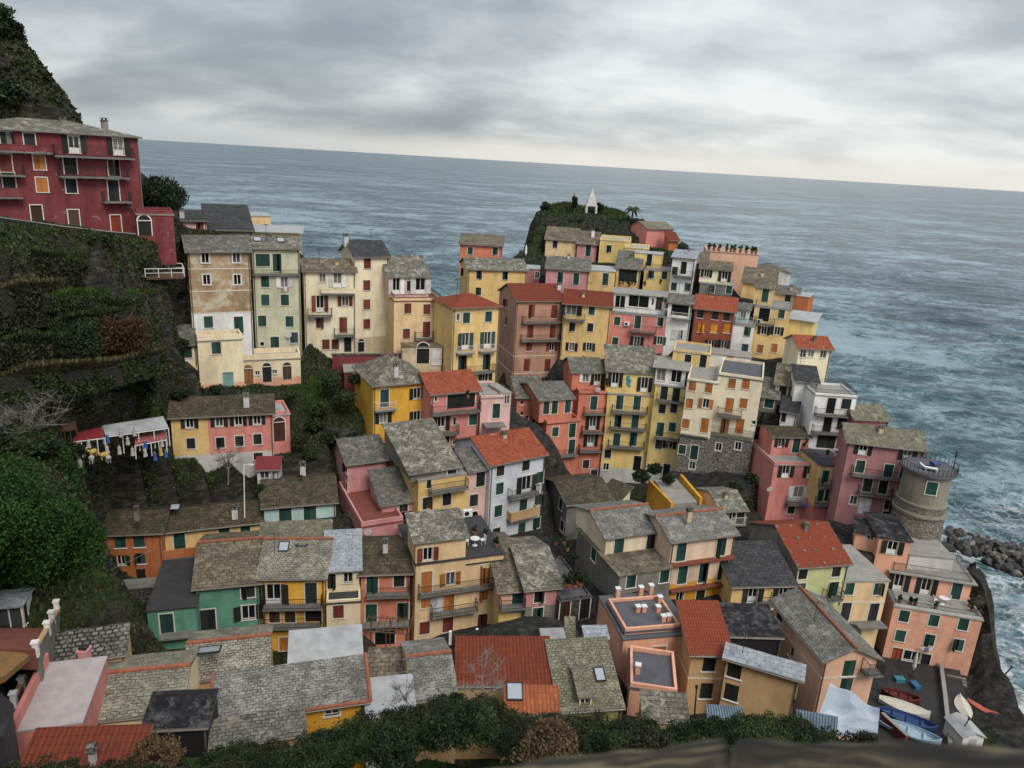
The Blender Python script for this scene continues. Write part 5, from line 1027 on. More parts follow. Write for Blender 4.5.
for x in range(160, 900, 24):
    xx = x+fr.uniform(-9, 9); y = ridge_y(xx)+fr.uniform(22, 40); d = fr.uniform(24, 30); s = fr.uniform(.45, 1.0)
    bush(FINE[fr.randrange(5)], at(xx, y, d)-V((0, 0, s*.8)), s, 'dark evergreen shrub in the bank along the bottom of the view', 'shrubs along the foreground bank')
for x in range(225, 880, 15):
    xx = x+fr.uniform(-8, 8); s = fr.uniform(.6, 1.1); bush(FINE[fr.randrange(5)], at(xx, ridge_y(xx)+fr.uniform(16, 26), 32)-V((0, 0, s*.8)), s, 'dark evergreen shrub in the bank along the bottom of the view', 'shrubs along the foreground bank')
for x in range(-10, 240, 24): bush(FINE[2], at(x, 778, 25)-V((0, 0, .5)), fr.uniform(.55, .8), 'dark evergreen shrub in the bank along the bottom of the view', 'shrubs along the foreground bank')
bush(DRY, at(553, 742, 22)-V((0, 0, .7)), .95, 'dry straw-coloured bush in the foreground bank')
bush(DRY, at(155, 752, 27)-V((0, 0, .7)), .85, 'pale dry grass clump beside the dark red roof corner', zs=1.3)
# hillside scrub
hs = 0
for _ in range(4000):
    if hs >= 55: break
    x = fr.uniform(0, 205); y = fr.uniform(228, 470)
    if (x > 175 and y > 300) or (x < 137 and y < 236): continue
    # march along the ray to the terrain
    r = ray(x, y); t = 40.0; ok = False
    while t < 120:
        q = CAM+r*t
        if q.z < zat(q.x, q.y): ok = True; break
        t += 1.5
    if not ok or t > 100 or t < 48: continue
    if any(0 < (Mi @ q).x < w and -1 < (Mi @ q).y < dp+1 for Mi, w, dp, h in FOOT): continue
    s = fr.uniform(.8, 1.8); bush(BU[fr.randrange(4)], q-V((0, 0, .25)), s, 'scrub bush on the dark terraced hillside at the left', 'scrub on the terraced hillside', fr.uniform(.6, .9)); hs += 1
for x, y, d, s in ((0, 30, 103, 2.2), (14, 38, 104, 2.0), (22, 62, 106, 2), (30, 72, 107, 1.6), (40, 84, 108, 1.5), (52, 96, 110, 1.5), (64, 108, 111, 1.4), (4, 100, 98, 2.6), (20, 112, 100, 2.2), (48, 116, 104, 2), (36, 104, 106, 1.5), (8, 62, 104, 1.3), (0, 14, 103, 1.6), (74, 116, 112, 1)):
    bush(BU[fr.randrange(4)], at(x, y, d)-V((0, 0, .5)), s, 'shrub clinging to the cliff above the crimson building', 'shrubs on the upper left cliff')
for x in range(115, 335, 9):
    for _ in range(2):
        x_ = x+fr.uniform(-4, 4); y_ = fr.uniform(468, 500) if x < 255 else fr.uniform(455, 470); r = ray(x_, y_); t = 60.0
        while t < 100 and (CAM+r*t).z > zat((CAM+r*t).x, (CAM+r*t).y): t += .8
        if t < 99 and not any(-.5 < (Mi @ (CAM+r*t)).x < w+.5 and -1 < (Mi @ (CAM+r*t)).y < dp+1 for Mi, w, dp, h in FOOT): bush((BU+BL2)[fr.randrange(6)], CAM+r*t-V((0, 0, .1)), fr.uniform(.35, .8), 'dark low shrub in the gardens above the mossy roofs', 'shrubs of the gardens')
for x, y, d, s in ((355, 380, 90, 1.2), (330, 385, 88, 1.6), (345, 400, 87, 1.6), (315, 425, 86, 1.3), (330, 440, 85, 1.4), (300, 440, 83, 1.1), (320, 410, 87, 1.4), (310, 455, 84, 1), (355, 440, 84, 1.2), (290, 395, 87, 1), (240, 400, 86, .8), (215, 390, 86, .9), (260, 488, 80, .8), (190, 478, 78, .9), (300, 480, 81, .9), (205, 400, 86, 1), (180, 395, 84, 1.1), (500, 560, 72, .7), (655, 470, 92, 1.2), (640, 478, 92, 1.4), (668, 480, 93, 1), (735, 490, 97, 1.4), (750, 480, 98, 1.2), (745, 505, 95, 1.3), (575, 555, 72, .6), (585, 580, 70, .7)):
    q = at(x, y, d); bush(BU[fr.randrange(4)], q-V((0, 0, .4)), s, 'dark shrub in a gap between village houses', 'shrubs between the houses')
# garden on the promontory
for i in range(60):
    x = fr.uniform(528, 686); top = float(np.interp(x, [520, 545, 590, 650, 690], [226, 206, 205, 208, 240])); y = top + fr.uniform(0, 34); r = ray(x, y); t = 138.0; ok = False
    while t < 180:
        q = CAM+r*t
        if q.z < zat(q.x, q.y): ok = True; break
        t += 1.2
    if ok: bush(BU[fr.randrange(4)] if fr.random() < .6 else BL2[fr.randrange(2)], q-V((0, 0, .3)), fr.uniform(.5, 1.2), 'garden shrub on top of the rocky promontory', 'shrubs of the hill garden', fr.uniform(.6, 1.1))
for lab, x, y, d, h in (('slim dark conifer left of the white spire on the hill garden', 574, 211, 160, 4.2), ('rounded dark tree at the left brow of the hill garden', 545, 212, 158, 2.6), ('dark tree just right of the white spire', 599, 212, 161, 2.4)):
    tree_px('small_tree', lab, (x, y), d, h, (.8 if h > 4 else 1.3, .8 if h > 4 else 1.3, h*.48), 'dark', 26, 90, .16, seed=int(x), trunk=.1, cz=.42)
def palm(label, base, h):
    o = empty('palm_tree', base); tag(o, label, 'palm'); m = MB(); m.tube([V((0, 0, -.4)), V((.05, 0, h*.5)), V((0, 0, h))], .2, 0, .14, 8); inst('trunk', m.mesh('trunk', BARK), o); f = MB()
    for i in range(26):
        a = i*2.4; el = fr.uniform(-.3, 1.2); pts = []
        for j in range(7): t = j/6; r = 2.0*t*math.cos(el*.8); pts.append(V((math.cos(a)*r, math.sin(a)*r, h+1.6*t*math.sin(el)-1.3*t*t)))
        side = V((-math.sin(a), math.cos(a), 0))
        for j in range(6):
            for s in (-1, 1):
                w_ = .38*(1-abs(j-2.5)/5); f.face([pts[j], pts[j+1], pts[j+1]+side*s*w_-V((0, 0, .12)), pts[j]+side*s*w_-V((0, 0, .12))])
    inst('fronds', f.mesh('fronds', LF['mid']), o)
palm('palm tree on the hill garden right of the white spire', at(632, 218, 158), 1.9)
# undergrowth and grass: uncountable
def scatter(name, x0, x1, y0, y1, n, mat, ls, up, cond=lambda x, y: True):
    pts = []
    for _ in range(n*4):
        if len(pts) >= n: break
        x = random.uniform(x0, x1); y = random.uniform(y0, y1)
        if cond(x, y): pts.append((x, y))
    P = np.array(pts); z = zmesh(P)+ls*.5; s = sdist(P); k = s > 1.5
    for Mi, w, dp, h in FOOT:
        m = np.array(Mi); lx = m[0, 0]*P[:, 0]+m[0, 1]*P[:, 1]+m[0, 3]; ly = m[1, 0]*P[:, 0]+m[1, 1]*P[:, 1]+m[1, 3]; k &= ~((lx > -.2) & (lx < w+.2) & (ly > -.3) & (ly < dp+.2))
    tag(inst(name, leaf_mesh(name, np.column_stack([P, z])[k], ls, LF[mat], up, 2.6)), kind='stuff')
scatter('undergrowth', -75, -18, 38, 95, 110000, 'mid', .17, .5); scatter('dry_grass', -75, -16, 38, 95, 45000, 'straw', .15, 1.2); scatter('grass', -60, -22, 50, 92, 60000, 'grass', .14, 1.0, lambda x, y: math.sin(x*.31+y*.17)+math.sin(y*.4) > .7)
scatter('bank_grass', -24, 30, 8, 31, 45000, 'grass', .10, 1.2); scatter('promontory_growth', -2, 46, 138, 174, 12000, 'mid', .2, .5); scatter('promontory_scrub', -4, 44, 140, 174, 16000, 'lite', .2, .5)

def scatter_slope(name, x0, x1, y0, y1, n, mat, ls, cond=None):
    """plants on slopes too steep for an even sprinkling in plan: thrown at the hill along sight lines spread wider than the frame"""
    X = rng.uniform(x0, x1, n); Y = rng.uniform(y0, y1, n); D = np.array([tuple(ray(a, b)) for a, b in zip(X, Y)]); T = np.full(n, 38.0); live = np.ones(n, bool)
    for _ in range(130):
        P = np.array(CAM)+D*T[:, None]; below = P[:, 2] < zmesh(P[:, :2]); live &= ~below; T = np.where(live, T+.6, T)
    ok = (~live) & (T < 112); P = (np.array(CAM)+D*T[:, None])[ok]; k = np.ones(len(P), bool)
    if cond: k &= vnoise(P[:, :2]+P[:, 2:3], .16, cond, 3) > .5
    for Mi, w, dp, h in FOOT:
        m = np.array(Mi); lx = m[0, 0]*P[:, 0]+m[0, 1]*P[:, 1]+m[0, 3]; ly = m[1, 0]*P[:, 0]+m[1, 1]*P[:, 1]+m[1, 3]; k &= ~((lx > -.3) & (lx < w+.3) & (ly > -.4) & (ly < dp+.2))
    P = P[k]; P = P+rng.normal(size=P.shape)*.12; P[:, 2] += ls*.35; tag(inst(name, leaf_mesh(name, P, ls, LF[mat], None, 1.6)), kind='stuff')
for nm, mt, n, ls, cd_ in (('terrace_herbs', 'mid', 46000, .2, None), ('terrace_scrub', 'lite', 36000, .22, 3), ('terrace_grass', 'grass', 34000, .17, 5), ('terrace_dry_grass', 'straw', 30000, .16, 8), ('terrace_bracken', 'brown', 24000, .2, 12)):
    scatter_slope(nm, -60, 205, 222, 505, n, mt, ls, cd_)
scatter_slope('garden_weeds', 95, 350, 330, 505, 26000, 'mid', .18, 4); scatter_slope('cliff_scrub', -60, 95, -20, 130, 14000, 'mid2', .4, None)
# ------------------------------------------------------------------ round tower
def tower():
    c = at(929, 467, 96.5); zt = c.z; o = empty('round_tower', (c.x, c.y, zt-9.5)); tag(o, 'round stone tower with railed roof terrace at the edge of the sea', 'tower')
    r = 2.5; m = MB(); m.lathe([(r+.35, -5), (r+.3, 2.3), (r+.12, 4.2)], 40, 1); m.lathe([(r+.13, 4.58), (r+.1, 5.5)], 40, 1); m.lathe([(r+.12, 4.2), (r+.36, 4.25), (r+.36, 4.55), (r+.05, 4.6), (r+.02, 5.4), (r+.2, 5.45), (r+.2, 5.65), (r, 5.7), (r-.05, 9.2)], 40, 0); inst('wall', m.mesh('wall', [W['cream3'], W['tstone']], False), o)
    m = MB(); m.lathe([(r, 9.2), (r+.45, 9.22), (r+.45, 9.5)], 40, 0); t = inst('terrace', m.mesh('terrace', R['asph']), o)
    q = MB(); n = 36; pts = [((r+.35)*math.cos(2*math.pi*i/n), (r+.35)*math.sin(2*math.pi*i/n)) for i in range(n+1)]; rails(q, pts, 9.5, .8, 1.2); inst('railing', q.mesh('railing', IRON), t)
    a = math.atan2(-c.y, -c.x)+.30; Mx = Matrix.Rotation(a, 4, 'Z') @ Matrix.Translation((r-.06, 0, 7.9)) @ Matrix.Rotation(math.pi/2, 4, 'Z')
    w = inst('window', window_mesh('c', 'g', 1.1, 1.5, SURR), o, Mx)
    for s in (-1, 1): inst('shutter', shutter_mesh('g', .53, 1.48), w, Matrix.Translation((s*.275, -.03, 0)))
    for k, (dx, dy) in enumerate(((-.6, -1.0), (.7, .3))):
        l = MB(); l.box(-.3, .3, -.9, .35, .28, .34); l.slab([(-.3, .35, .34), (.3, .35, .34), (.3, .95, .75), (-.3, .95, .75)], .06)
        for x in (-.27, .27):
            for y in (-.8, .3): l.box(x-.03, x+.03, y-.03, y+.03, 0, .28)
        e = l.build('sun_lounger', [PAINT_W if k == 0 else plain('blue_canvas', (.03, .07, .30), .8)]); e.location = (c.x+dx, c.y+dy, zt+.0); e.rotation_euler = (0, 0, 1.2+k)
        tag(e, ('white' if k == 0 else 'blue')+' sun lounger on the round tower terrace', 'lounger')
    p = MB(); p.bar((0, 0, 0), (0, 0, 2.2), .05); p.bar((0, 0, 1.5), (.0, 0, 2.2), .14, 0, .05); e = p.build('closed_parasol', [IRON]); e.location = (c.x+2.6, c.y-.2, zt); tag(e, 'dark closed parasol at the seaward rim of the round tower', 'parasol')
tower()
# ------------------------------------------------------------------ monument on the knoll
def spire():
    c = at(591, 209, 161); o = empty('white_spire', c); tag(o, 'white pyramid spire on an arched base at the top of the hill garden', 'monument'); m = MB(); h0 = .6; s = 1.0
    for sx in (-1, 1):
        for sy in (-1, 1): m.box(sx*s-.22, sx*s+.22, sy*s-.22, sy*s+.22, -.8, h0)
    m.box(-s-.22, s+.22, -s-.22, s+.22, h0, h0+.25); SPW = plain('lime_washed_stone', (.52, .51, .49), .85, 0, .35, 1.5); inst('base', m.mesh('base', SPW), o)
    q = MB(); a = s+.1; z = h0+.25; P = [(-a, -a, z), (a, -a, z), (a, a, z), (-a, a, z)]; t = .06
    T = [(-t, -t, z+3.3), (t, -t, z+3.3), (t, t, z+3.3), (-t, t, z+3.3)]
    for i in range(4): q.face([P[i], P[(i+1) % 4], T[(i+1) % 4], T[i]])
    q.face(T); inst('spire', q.mesh('spire', SPW), o)
spire()
# ------------------------------------------------------------------ foreground rail of two logs
def logmat():
    m, nt, b = newmat('weathered_log'); k = NB(nt); ob = k.obj(); g = k.noise(k.map(ob, (1.2, 14, 14)), 2.0, 6, .65, .6); n = k.noise(k.map(ob, (2.2, 5, 5)), 1.6, 4, .6)
    c = k.ramp(g, [(.40, (.004, .003, .002)), (.5, (.036, .027, .016)), (.60, (.17, .135, .08))]); c = k.mix(k.mr(n, .58, .72), c, (.17, .135, .065)); c = k.mix(k.mr(n, .46, .36), c, (.008, .006, .005))
    k.lk(c, b.inputs['Base Color']); b.inputs['Roughness'].default_value = .85; k.lk(k.bump(g, .5, .01), b.inputs['Normal']); return m
LOGM = logmat()
def log(label, a, b, r0, r1, seed):
    d = b-a; L = d.length; rd = random.Random(seed); m = MB(); n = 28; K = 40
    for i in range(K+1):
        t = i/K; r = r0+(r1-r0)*t
        for j in range(n):
            q = 2*math.pi*j/n; rr = r*(1+.05*math.sin(q*3+seed+t*2)+.03*math.sin(t*11+q*2)+.02*math.sin(t*31+q*5)); m.v.append((t*L, rr*math.cos(q), rr*math.sin(q)))
    for i in range(K):
        for j in range(n): m.f.append((i*n+j, i*n+(j+1) % n, (i+1)*n+(j+1) % n, (i+1)*n+j)); m.m.append(0)
    m.f.append(tuple(range(n))); m.m.append(0); m.f.append(tuple(K*n+n-1-j for j in range(n))); m.m.append(0)
    o = m.build('log_rail', [LOGM], None, True); x = d.normalized(); y = V((0, 0, 1)).cross(x).normalized(); z = x.cross(y); o.matrix_world = Matrix(((x.x, y.x, z.x, a.x), (x.y, y.y, z.y, a.y), (x.z, y.z, z.z, a.z), (0, 0, 0, 1))); tag(o, label, 'log rail'); return o
log('weathered log of the foreground rail left of the dark joint', at(395, 846, .98), at(741, 815, .90), .070, .070, 2)
log('weathered log of the foreground rail right of the dark joint', at(748, 811, .90), at(1110, 832, .86), .062, .062, 5)
LR = bpy.data.objects['log_rail']
cm = MB(); CARVE = plain('pale_carved_wood', (.22, .17, .11), .85)
for i in range(16):
    a0, a1 = i*2*math.pi/16, (i+1)*2*math.pi/16; cm.bar((.011*math.cos(a0), 0, .008*math.sin(a0)), (.011*math.cos(a1), 0, .008*math.sin(a1)), .0016, 0, None, 5)
for a, b in (((.020, 0, .008), (.034, 0, .006)), ((.034, 0, .006), (.022, 0, -.007)), ((.022, 0, -.007), (.037, 0, -.009))): cm.bar(a, b, .0016, 0, None, 5)
q = at(*px('D', (335, 690)), .845); o = inst('carved_mark', cm.mesh('carved_mark', CARVE)); vw = (CAM-q).normalized()
x_ = RT*1.0; z_ = UPV*1.0; M_ = Matrix(((x_.x, vw.x, z_.x, q.x), (x_.y, vw.y, z_.y, q.y), (x_.z, vw.z, z_.z, q.z), (0, 0, 0, 1))); o.parent = LR; o.matrix_parent_inverse = LR.matrix_world.inverted(); o.matrix_local = M_
# ------------------------------------------------------------------ breakwater
ROCKM = None
m_, nt_, b_ = newmat('wet_boulder'); k_ = NB(nt_); p_ = k_.pos(); n_ = k_.noise(p_, 1.1, 8, .7, .3); sz_ = k_.N.new('ShaderNodeSeparateXYZ'); k_.lk(p_, sz_.inputs[0])
oi_ = k_.N.new('ShaderNodeObjectInfo'); c_ = k_.ramp(n_, [(.3, (.010, .010, .0105)), (.55, (.04, .037, .034)), (.75, (.10, .093, .082))]); c_ = k_.mix(k_.mr(oi_.outputs['Random'], .75, .9), c_, (.15, .135, .115)); c_ = k_.mix(k_.mr(sz_.outputs[2], .8, 0), c_, (.012, .013, .012))
k_.lk(c_, b_.inputs['Base Color']); b_.inputs['Roughness'].default_value = .6; k_.lk(k_.bump(n_, .6, .15), b_.inputs['Normal']); ROCKM = m_
def rock_mesh(seed):
    import bmesh
    bm = bmesh.new(); bmesh.ops.create_icosphere(bm, subdivisions=3, radius=1); r = np.random.default_rng(seed); pl = [(V(r.normal(size=3)).normalized(), r.uniform(.55, .85)) for _ in range(9)]
    for v in bm.verts:
        for n, d in pl:
            e = v.co.dot(n)-d
            if e > 0: v.co -= n*e*.92
        v.co *= 1+.05*math.sin(v.co.x*7+seed)*math.sin(v.co.y*6)
    me = bpy.data.meshes.new('boulder'); bm.to_mesh(me); bm.free(); me.materials.append(ROCKM); return me
ROCKS = [rock_mesh(i) for i in range(6)]
def rock(p, s, label, group):
    o = inst('boulder', ROCKS[fr.randrange(6)]); o.location = p; o.scale = (s*fr.uniform(.8, 1.3), s*fr.uniform(.8, 1.2), s*fr.uniform(.65, .95)); o.rotation_euler = (fr.uniform(0, 6), fr.uniform(0, 6), fr.uniform(0, 6)); tag(o, label, 'rock', group)
for i in range(120):
    x = fr.uniform(948, 1050); t = np.interp(x, [948, 972, 994, 1006, 1024, 1060], [527, 533, 536, 543, 547, 560]); b_y = np.interp(x, [948, 976, 996, 1024, 1060], [545, 553, 565, 577, 592]); f = fr.random(); p = on_z(x, t+(b_y-t)*f+3)
    rock(p+V((0, 0, -.1+1.3*math.sin(f*math.pi)*fr.uniform(.5, 1))), fr.uniform(.45, 1.1), 'dark wet boulder of the breakwater at the right edge', 'breakwater boulders')
for x, y, s in ((953, 560, .9), (958, 575, .8), (964, 588, 1), (972, 606, .9), (981, 628, .9), (990, 668, 1), (996, 690, 1.1), (1003, 715, 1.1), (1010, 738, 1.2), (1018, 752, 1.1), (948, 548, 1.1), (998, 700, .9), (987, 655, .8), (976, 615, .7)):
    rock(on_z(x, y), s, 'dark shore rock at the foot of the harbour wall', 'rocks under the harbour wall')
# ------------------------------------------------------------------ quay things
def boat(label, c, L, wd, rz, hull, top, cover=False, cat='boat'):
    o = empty('rowing_boat', c, rz); tag(o, label, cat, None); m = MB(); n = 13; sec = []
    for i in range(n):
        t = i/(n-1); x = (t-.5)*L; w = wd/2*(math.sin(min(1, (t*1.02+.12)/.62)*math.pi/2) if t < .5 else (1-((t-.5)/.5)**2.4)*1.0+.01); h = .55+.28*(2*t-1)**2*(1 if t > .5 else .35); sec.append([(x, -w, h), (x, -w*.86, .25), (x, -w*.3, .02), (x, w*.3, .02), (x, w*.86, .25), (x, w, h)])
    for i in range(n-1):
        for j in range(5): m.face([sec[i][j], sec[i+1][j], sec[i+1][j+1], sec[i][j+1]], 0)
    m.face(sec[0][::-1], 0); inst('hull', m.mesh('hull', [hull]), o)
    q = MB()
    for i in range(n-1):
        for s in (0, 5):
            a, b = V(sec[i][s]), V(sec[i+1][s]); q.bar(a, b, .045, 0, None, 5)
        if cover: a, b, c2, d = [V(v) for v in (sec[i][0], sec[i+1][0], sec[i+1][5], sec[i][5])]; mid1 = (a+d)/2+V((0, 0, .22)); mid2 = (b+c2)/2+V((0, 0, .22)); q.face([a, b, mid2, mid1]); q.face([mid1, mid2, c2, d])
        else:
            if i in (3, 6, 9): y = abs(sec[i][1][1])*.95; q.box(sec[i][0][0]-.12, sec[i][0][0]+.12, -y, y, .36, .40)
    if not cover:
        for i in range(n-1): q.face([(sec[i][1][0], sec[i][1][1]*.9, .2), (sec[i+1][1][0], sec[i+1][1][1]*.9, .2), (sec[i+1][4][0], sec[i+1][4][1]*.9, .2), (sec[i][4][0], sec[i][4][1]*.9, .2)])
    inst('cover' if cover else 'gunwale', q.mesh('cover' if cover else 'gunwale', [top]), o); return o
BL = plain('blue_boat_paint', (.025, .06, .18), .5); RD = plain('dark_red_boat_paint', (.11, .015, .015), .5); LB = plain('light_blue_boat_paint', (.32, .45, .55), .4); IV = plain('ivory_canvas', (.58, .54, .46), .8)
ez = QZ+.02
boat('dark red boat drawn up on the quay next to the peach gable', on_z(900, 699.5, ez), 3.4, 1.35, -.45, RD, RD)
boat('white covered boat lying between the dark red and blue boats', on_z(903, 711, ez), 4.4, 1.6, -.5, PAINT_W, IV, True)
boat('bright blue boat on the quay with its hull towards the sea', on_z(907, 723, ez), 4.8, 1.6, -.5, BL, BL)
boat('pale blue boat nearest the red wall at the bottom of the quay', on_z(908, 735, ez), 5.2, 1.7, -.5, LB, LB)
boat('small boat with ivory cover and blue hull left of the white shed roof', on_z(962, 712, ez-.5), 3.2, 1.4, 1.3, BL, IV, True)
boat('red kayak lying on the rocks beside the harbour wall', on_z(981, 713, ez-1), 2.8, .7, -.9, plain('kayak_red', (.42, .05, .03), .4), plain('kayak_deck', (.5, .12, .08), .4), True, 'kayak')
def shed(label, c, w, d, h, rz, wall, roof):
    o = empty('shed', c, rz); tag(o, label, 'shed'); m = MB(); m.box(-w/2, w/2, -d/2, d/2, -.6, h); m.face([(-w/2, -d/2, h), (w/2, -d/2, h), (0, -d/2, h+.45)]); m.face([(w/2, d/2, h), (-w/2, d/2, h), (0, d/2, h+.45)]); inst('wall', m.mesh('wall', [wall]), o)
    q = MB(); e = .15; s = .9*(w/2+e)/w
    for sg in (-1, 1): pts = [(sg*(w/2+e), -d/2-e, h+.45-.45*(w/2+e)/(w/2)), (sg*(w/2+e), d/2+e, h+.45-.45*(w/2+e)/(w/2)), (0, d/2+e, h+.47), (0, -d/2-e, h+.47)]; q.slab(pts if sg > 0 else pts[::-1], .06)
    inst('roof', q.mesh('roof', [roof]), o); p = MB(); p.box(-.35, .35, -d/2-.03, -d/2, -.1, h*.85); inst('door', p.mesh('door', [plain('grey_white_door', (.42, .43, .44), .6)]), o)
shed('white hut with bright white roof at the bottom right of the quay', on_z(961, 742, QZ), 2.0, 2.4, 1.7, .1, PAINT_W, R['white'])
def parasol_closed(label, c, h, mat, lean=0):
    o = empty('closed_parasol', c); tag(o, label, 'parasol'); m = MB(); m.bar((0, 0, -.1), (0, 0, h), .03); m.lathe([(.3, 0), (.3, .08), (.04, .1)], 12, 0); inst('pole', m.mesh('pole', IRON), o); q = MB(); q.lathe([(.05, h*.25), (.22, h*.4), (.17, h*.75), (.05, h*.98), (.02, h)], 10, 0); inst('canopy', q.mesh('canopy', mat), o)
parasol_closed('closed cream parasol before the coral seafront house', on_z(911.5, 676, QZ), 3.0, IV)
parasol_closed('closed white parasol on the deck below the hill garden', at(525.5, 259, 135), 2.6, PAINT_W)
def crate(label, c, col):
    o = empty('crate', c, fr.uniform(0, 3)); tag(o, label, 'crate'); m = MB(); a, b_, h, t = .45, .3, .35, .04
    m.box(-a, a, -b_, b_, 0, t); m.box(-a, a, -b_, -b_+t, t, h); m.box(-a, a, b_-t, b_, t, h); m.box(-a, -a+t, -b_+t, b_-t, t, h); m.box(a-t, a, -b_+t, b_-t, t, h); inst('box', m.mesh('box', [col]), o); q = MB(); q.box(-a-.03, a+.03, -b_-.03, b_+.03, h, h+.05); inst('rim', q.mesh('rim', [col]), o)
crate('blue fish crate beside the closed cream parasol', on_z(915, 687, QZ), plain('crate_blue', (.03, .14, .30), .5)); crate('turquoise crate on the dark paving left of the parasol', on_z(899, 681, QZ), plain('crate_turquoise', (.04, .22, .28), .5))
def pole(label, a, b, r, mat, cat='pole', name='pole'):
    m = MB(); m.bar((0, 0, 0), b-a, r, 0, r*.7, 8); d = (b-a).normalized(); m.bar(-d*.3, d*.15, r*2, 0, None, 8); m.bar(b-a-d*.1, b-a+d*.05, r*1.5, 0, None, 8); o = m.build(name, [mat]); o.location = a; tag(o, label, cat)
a = on_z(992, 688, 4); pole('dark boom leaning out over the water at the harbour wall', a, at(1012, 667, (a-CAM).length-1.5), .09, IRON)
a = on_z(955, 743, QZ); pole('thin dark mast leaning by the white hut', a, at(969, 719, (a-CAM).length-1.5), .06, IRON)
# quay edge wall and steps
def wallrun(name, label, pts, h, t, mat, cat='wall', cap=None, down=1.5, group=None):
    o = empty(name, pts[0]); tag(o, label, cat, group); m = MB(); q = MB()
    for i in range(len(pts)-1):
        a, b = V(pts[i])-V(pts[0]), V(pts[i+1])-V(pts[0]); d = V((b.x-a.x, b.y-a.y, 0)).normalized(); n = V((-d.y, d.x, 0))*t/2; dn = V((0, 0, -down)); up = V((0, 0, h))
        P = [a+n, a-n, b-n, b+n]; lo = [p+dn for p in P]; hi = [p+up for p in P]
        for k in range(4): m.face([lo[k], lo[(k+1) % 4], hi[(k+1) % 4], hi[k]])
        m.face(hi)
        c = n*1.25; q.slab([a-c+up+V((0, 0, .1)), b-c+up+V((0, 0, .1)), b+c+up+V((0, 0, .1)), a+c+up+V((0, 0, .1))], .095)
    inst('wall', m.mesh('wall', [mat]), o)
    if cap: inst('coping', q.mesh('coping', [cap]), o)
    return o
wallrun('low_wall', 'low pale wall along the seaward side of the quay', [on_z(940, 668, QZ), on_z(944, 700, QZ), on_z(949, 748, QZ)], .5, .3, W['grey'], cap=R['flat'], down=3)
wallrun('low_wall', 'low red wall beside the pale blue boat', [on_z(880, 722, QZ), on_z(905, 745, QZ)], 1.0, .3, W['red'], cap=R['flat'])
for i in range(9):
    pass
st = MB(); a = on_z(956, 676, QZ)
for i in range(10): st.box(-.9, .9, -.3*i-.3, -.3*i, -3, -.17*i)
o = st.build('stone_steps', [R['slab']]); o.location = a; o.rotation_euler = (0, 0, -.25); tag(o, 'dark stone steps going down behind the low quay wall', 'steps')
wallrun('sea_wall', 'tall dark wall dropping from the coral seafront house to the water', [on_z(980, 640, 6), on_z(990, 690, 5), on_z(998, 735, 4.2)], .3, .8, W['dstone'], down=8)
# ------------------------------------------------------------------ sheets at the bottom of the slope
def sheet(label, P, mat, name='corrugated_sheet', cat='metal sheet', waves=14, amp=.03):
    a, b, c, d = P; m = MB(); n = waves*4; nrm = (b-a).cross(d-a).normalized(); t = nrm*.012
    for i in range(n):
        s, e = i/n, (i+1)/n; o1 = nrm*amp*math.sin(s*waves*6.283); o2 = nrm*amp*math.sin(e*waves*6.283); p = [a.lerp(b, s)+o1, a.lerp(b, e)+o2, d.lerp(c, e)+o2, d.lerp(c, s)+o1]
        m.face(p); m.face([q-t for q in p[::-1]]); m.face([p[0], p[0]-t, p[1]-t, p[1]]); m.face([p[3], p[2], p[2]-t, p[3]-t])
        if i == 0: m.face([p[0], p[3], p[3]-t, p[0]-t])
        if i == n-1: m.face([p[1], p[1]-t, p[2]-t, p[2]])
    o = m.build(name, [mat]); tag(o, label, cat)
TIN = plain('blue_grey_tin', (.22, .29, .36), .45, .2, .3, 2)
def q4(ps, d, dl=0): return [at(*px('D', p), d+(dl if i < 2 else 0)) for i, p in enumerate(ps)]
sheet('shorter blue grey corrugated sheet in the shrubs left of the post', q4([(240, 520), (440, 530), (415, 452), (232, 440)], 36), TIN)
sheet('longer blue grey corrugated sheet beside the white tarpaulin', q4([(690, 590), (905, 600), (912, 505), (696, 466)], 37), TIN)
for lab, x, y0, y1, d in (('dark rusty post standing left of the shorter corrugated sheet', 186, 470, 350, 37), ('dark rusty post between the two corrugated sheets', 686, 560, 420, 37)):
    a = at(*px('D', (x, y0)), d); pole(lab, a-V((0, 0, 1)), at(*px('D', (x+2, y1)), d), .045, IRON)
def tarpmat():
    m, nt, b = newmat('printed_tarpaulin'); k = NB(nt); uv = k.map(k.obj(), (1, 1, 1)); v = k.voro(uv, 1.3, 'F1', 'Color'); s = k.N.new('ShaderNodeSeparateColor'); k.lk(v, s.inputs[0]); n = k.noise(uv, .9, 5, .6)
    c = k.mix(k.mr(s.outputs[0], .2, .9), (.30, .34, .40), (.40, .44, .49)); c = k.mix(k.mr(n, .5, .65, 0, .4), c, (.20, .25, .34)); k.lk(c, b.inputs['Base Color']); b.inputs['Roughness'].default_value = .6; return m
P = [at(*px('D', (790, 560)), 44), at(*px('E', (275, 600)), 44.5), at(*px('E', (286, 462)), 47), at(*px('D', (878, 318)), 47.5)]
tm = MB(); nn = 18
for i in range(nn):
    for j in range(nn):
        def pt(s, t): q = P[0].lerp(P[1], s).lerp(P[3].lerp(P[2], s), t); return q-P[0]+V((0, 0, .12*math.sin(s*9+t*4)+.06*math.sin(t*17-s*5)-.5*(s*(1-s))*1.2))
        f = [pt(i/nn, j/nn), pt((i+1)/nn, j/nn), pt((i+1)/nn, (j+1)/nn), pt(i/nn, (j+1)/nn)]; tm.face(f); tm.face([v-V((0, 0, .02)) for v in f[::-1]])
o = tm.build('tarpaulin', [tarpmat()], None, True); o.location = P[0]; tag(o, 'wide bluish white printed tarpaulin stretched below the peach gable', 'tarpaulin')
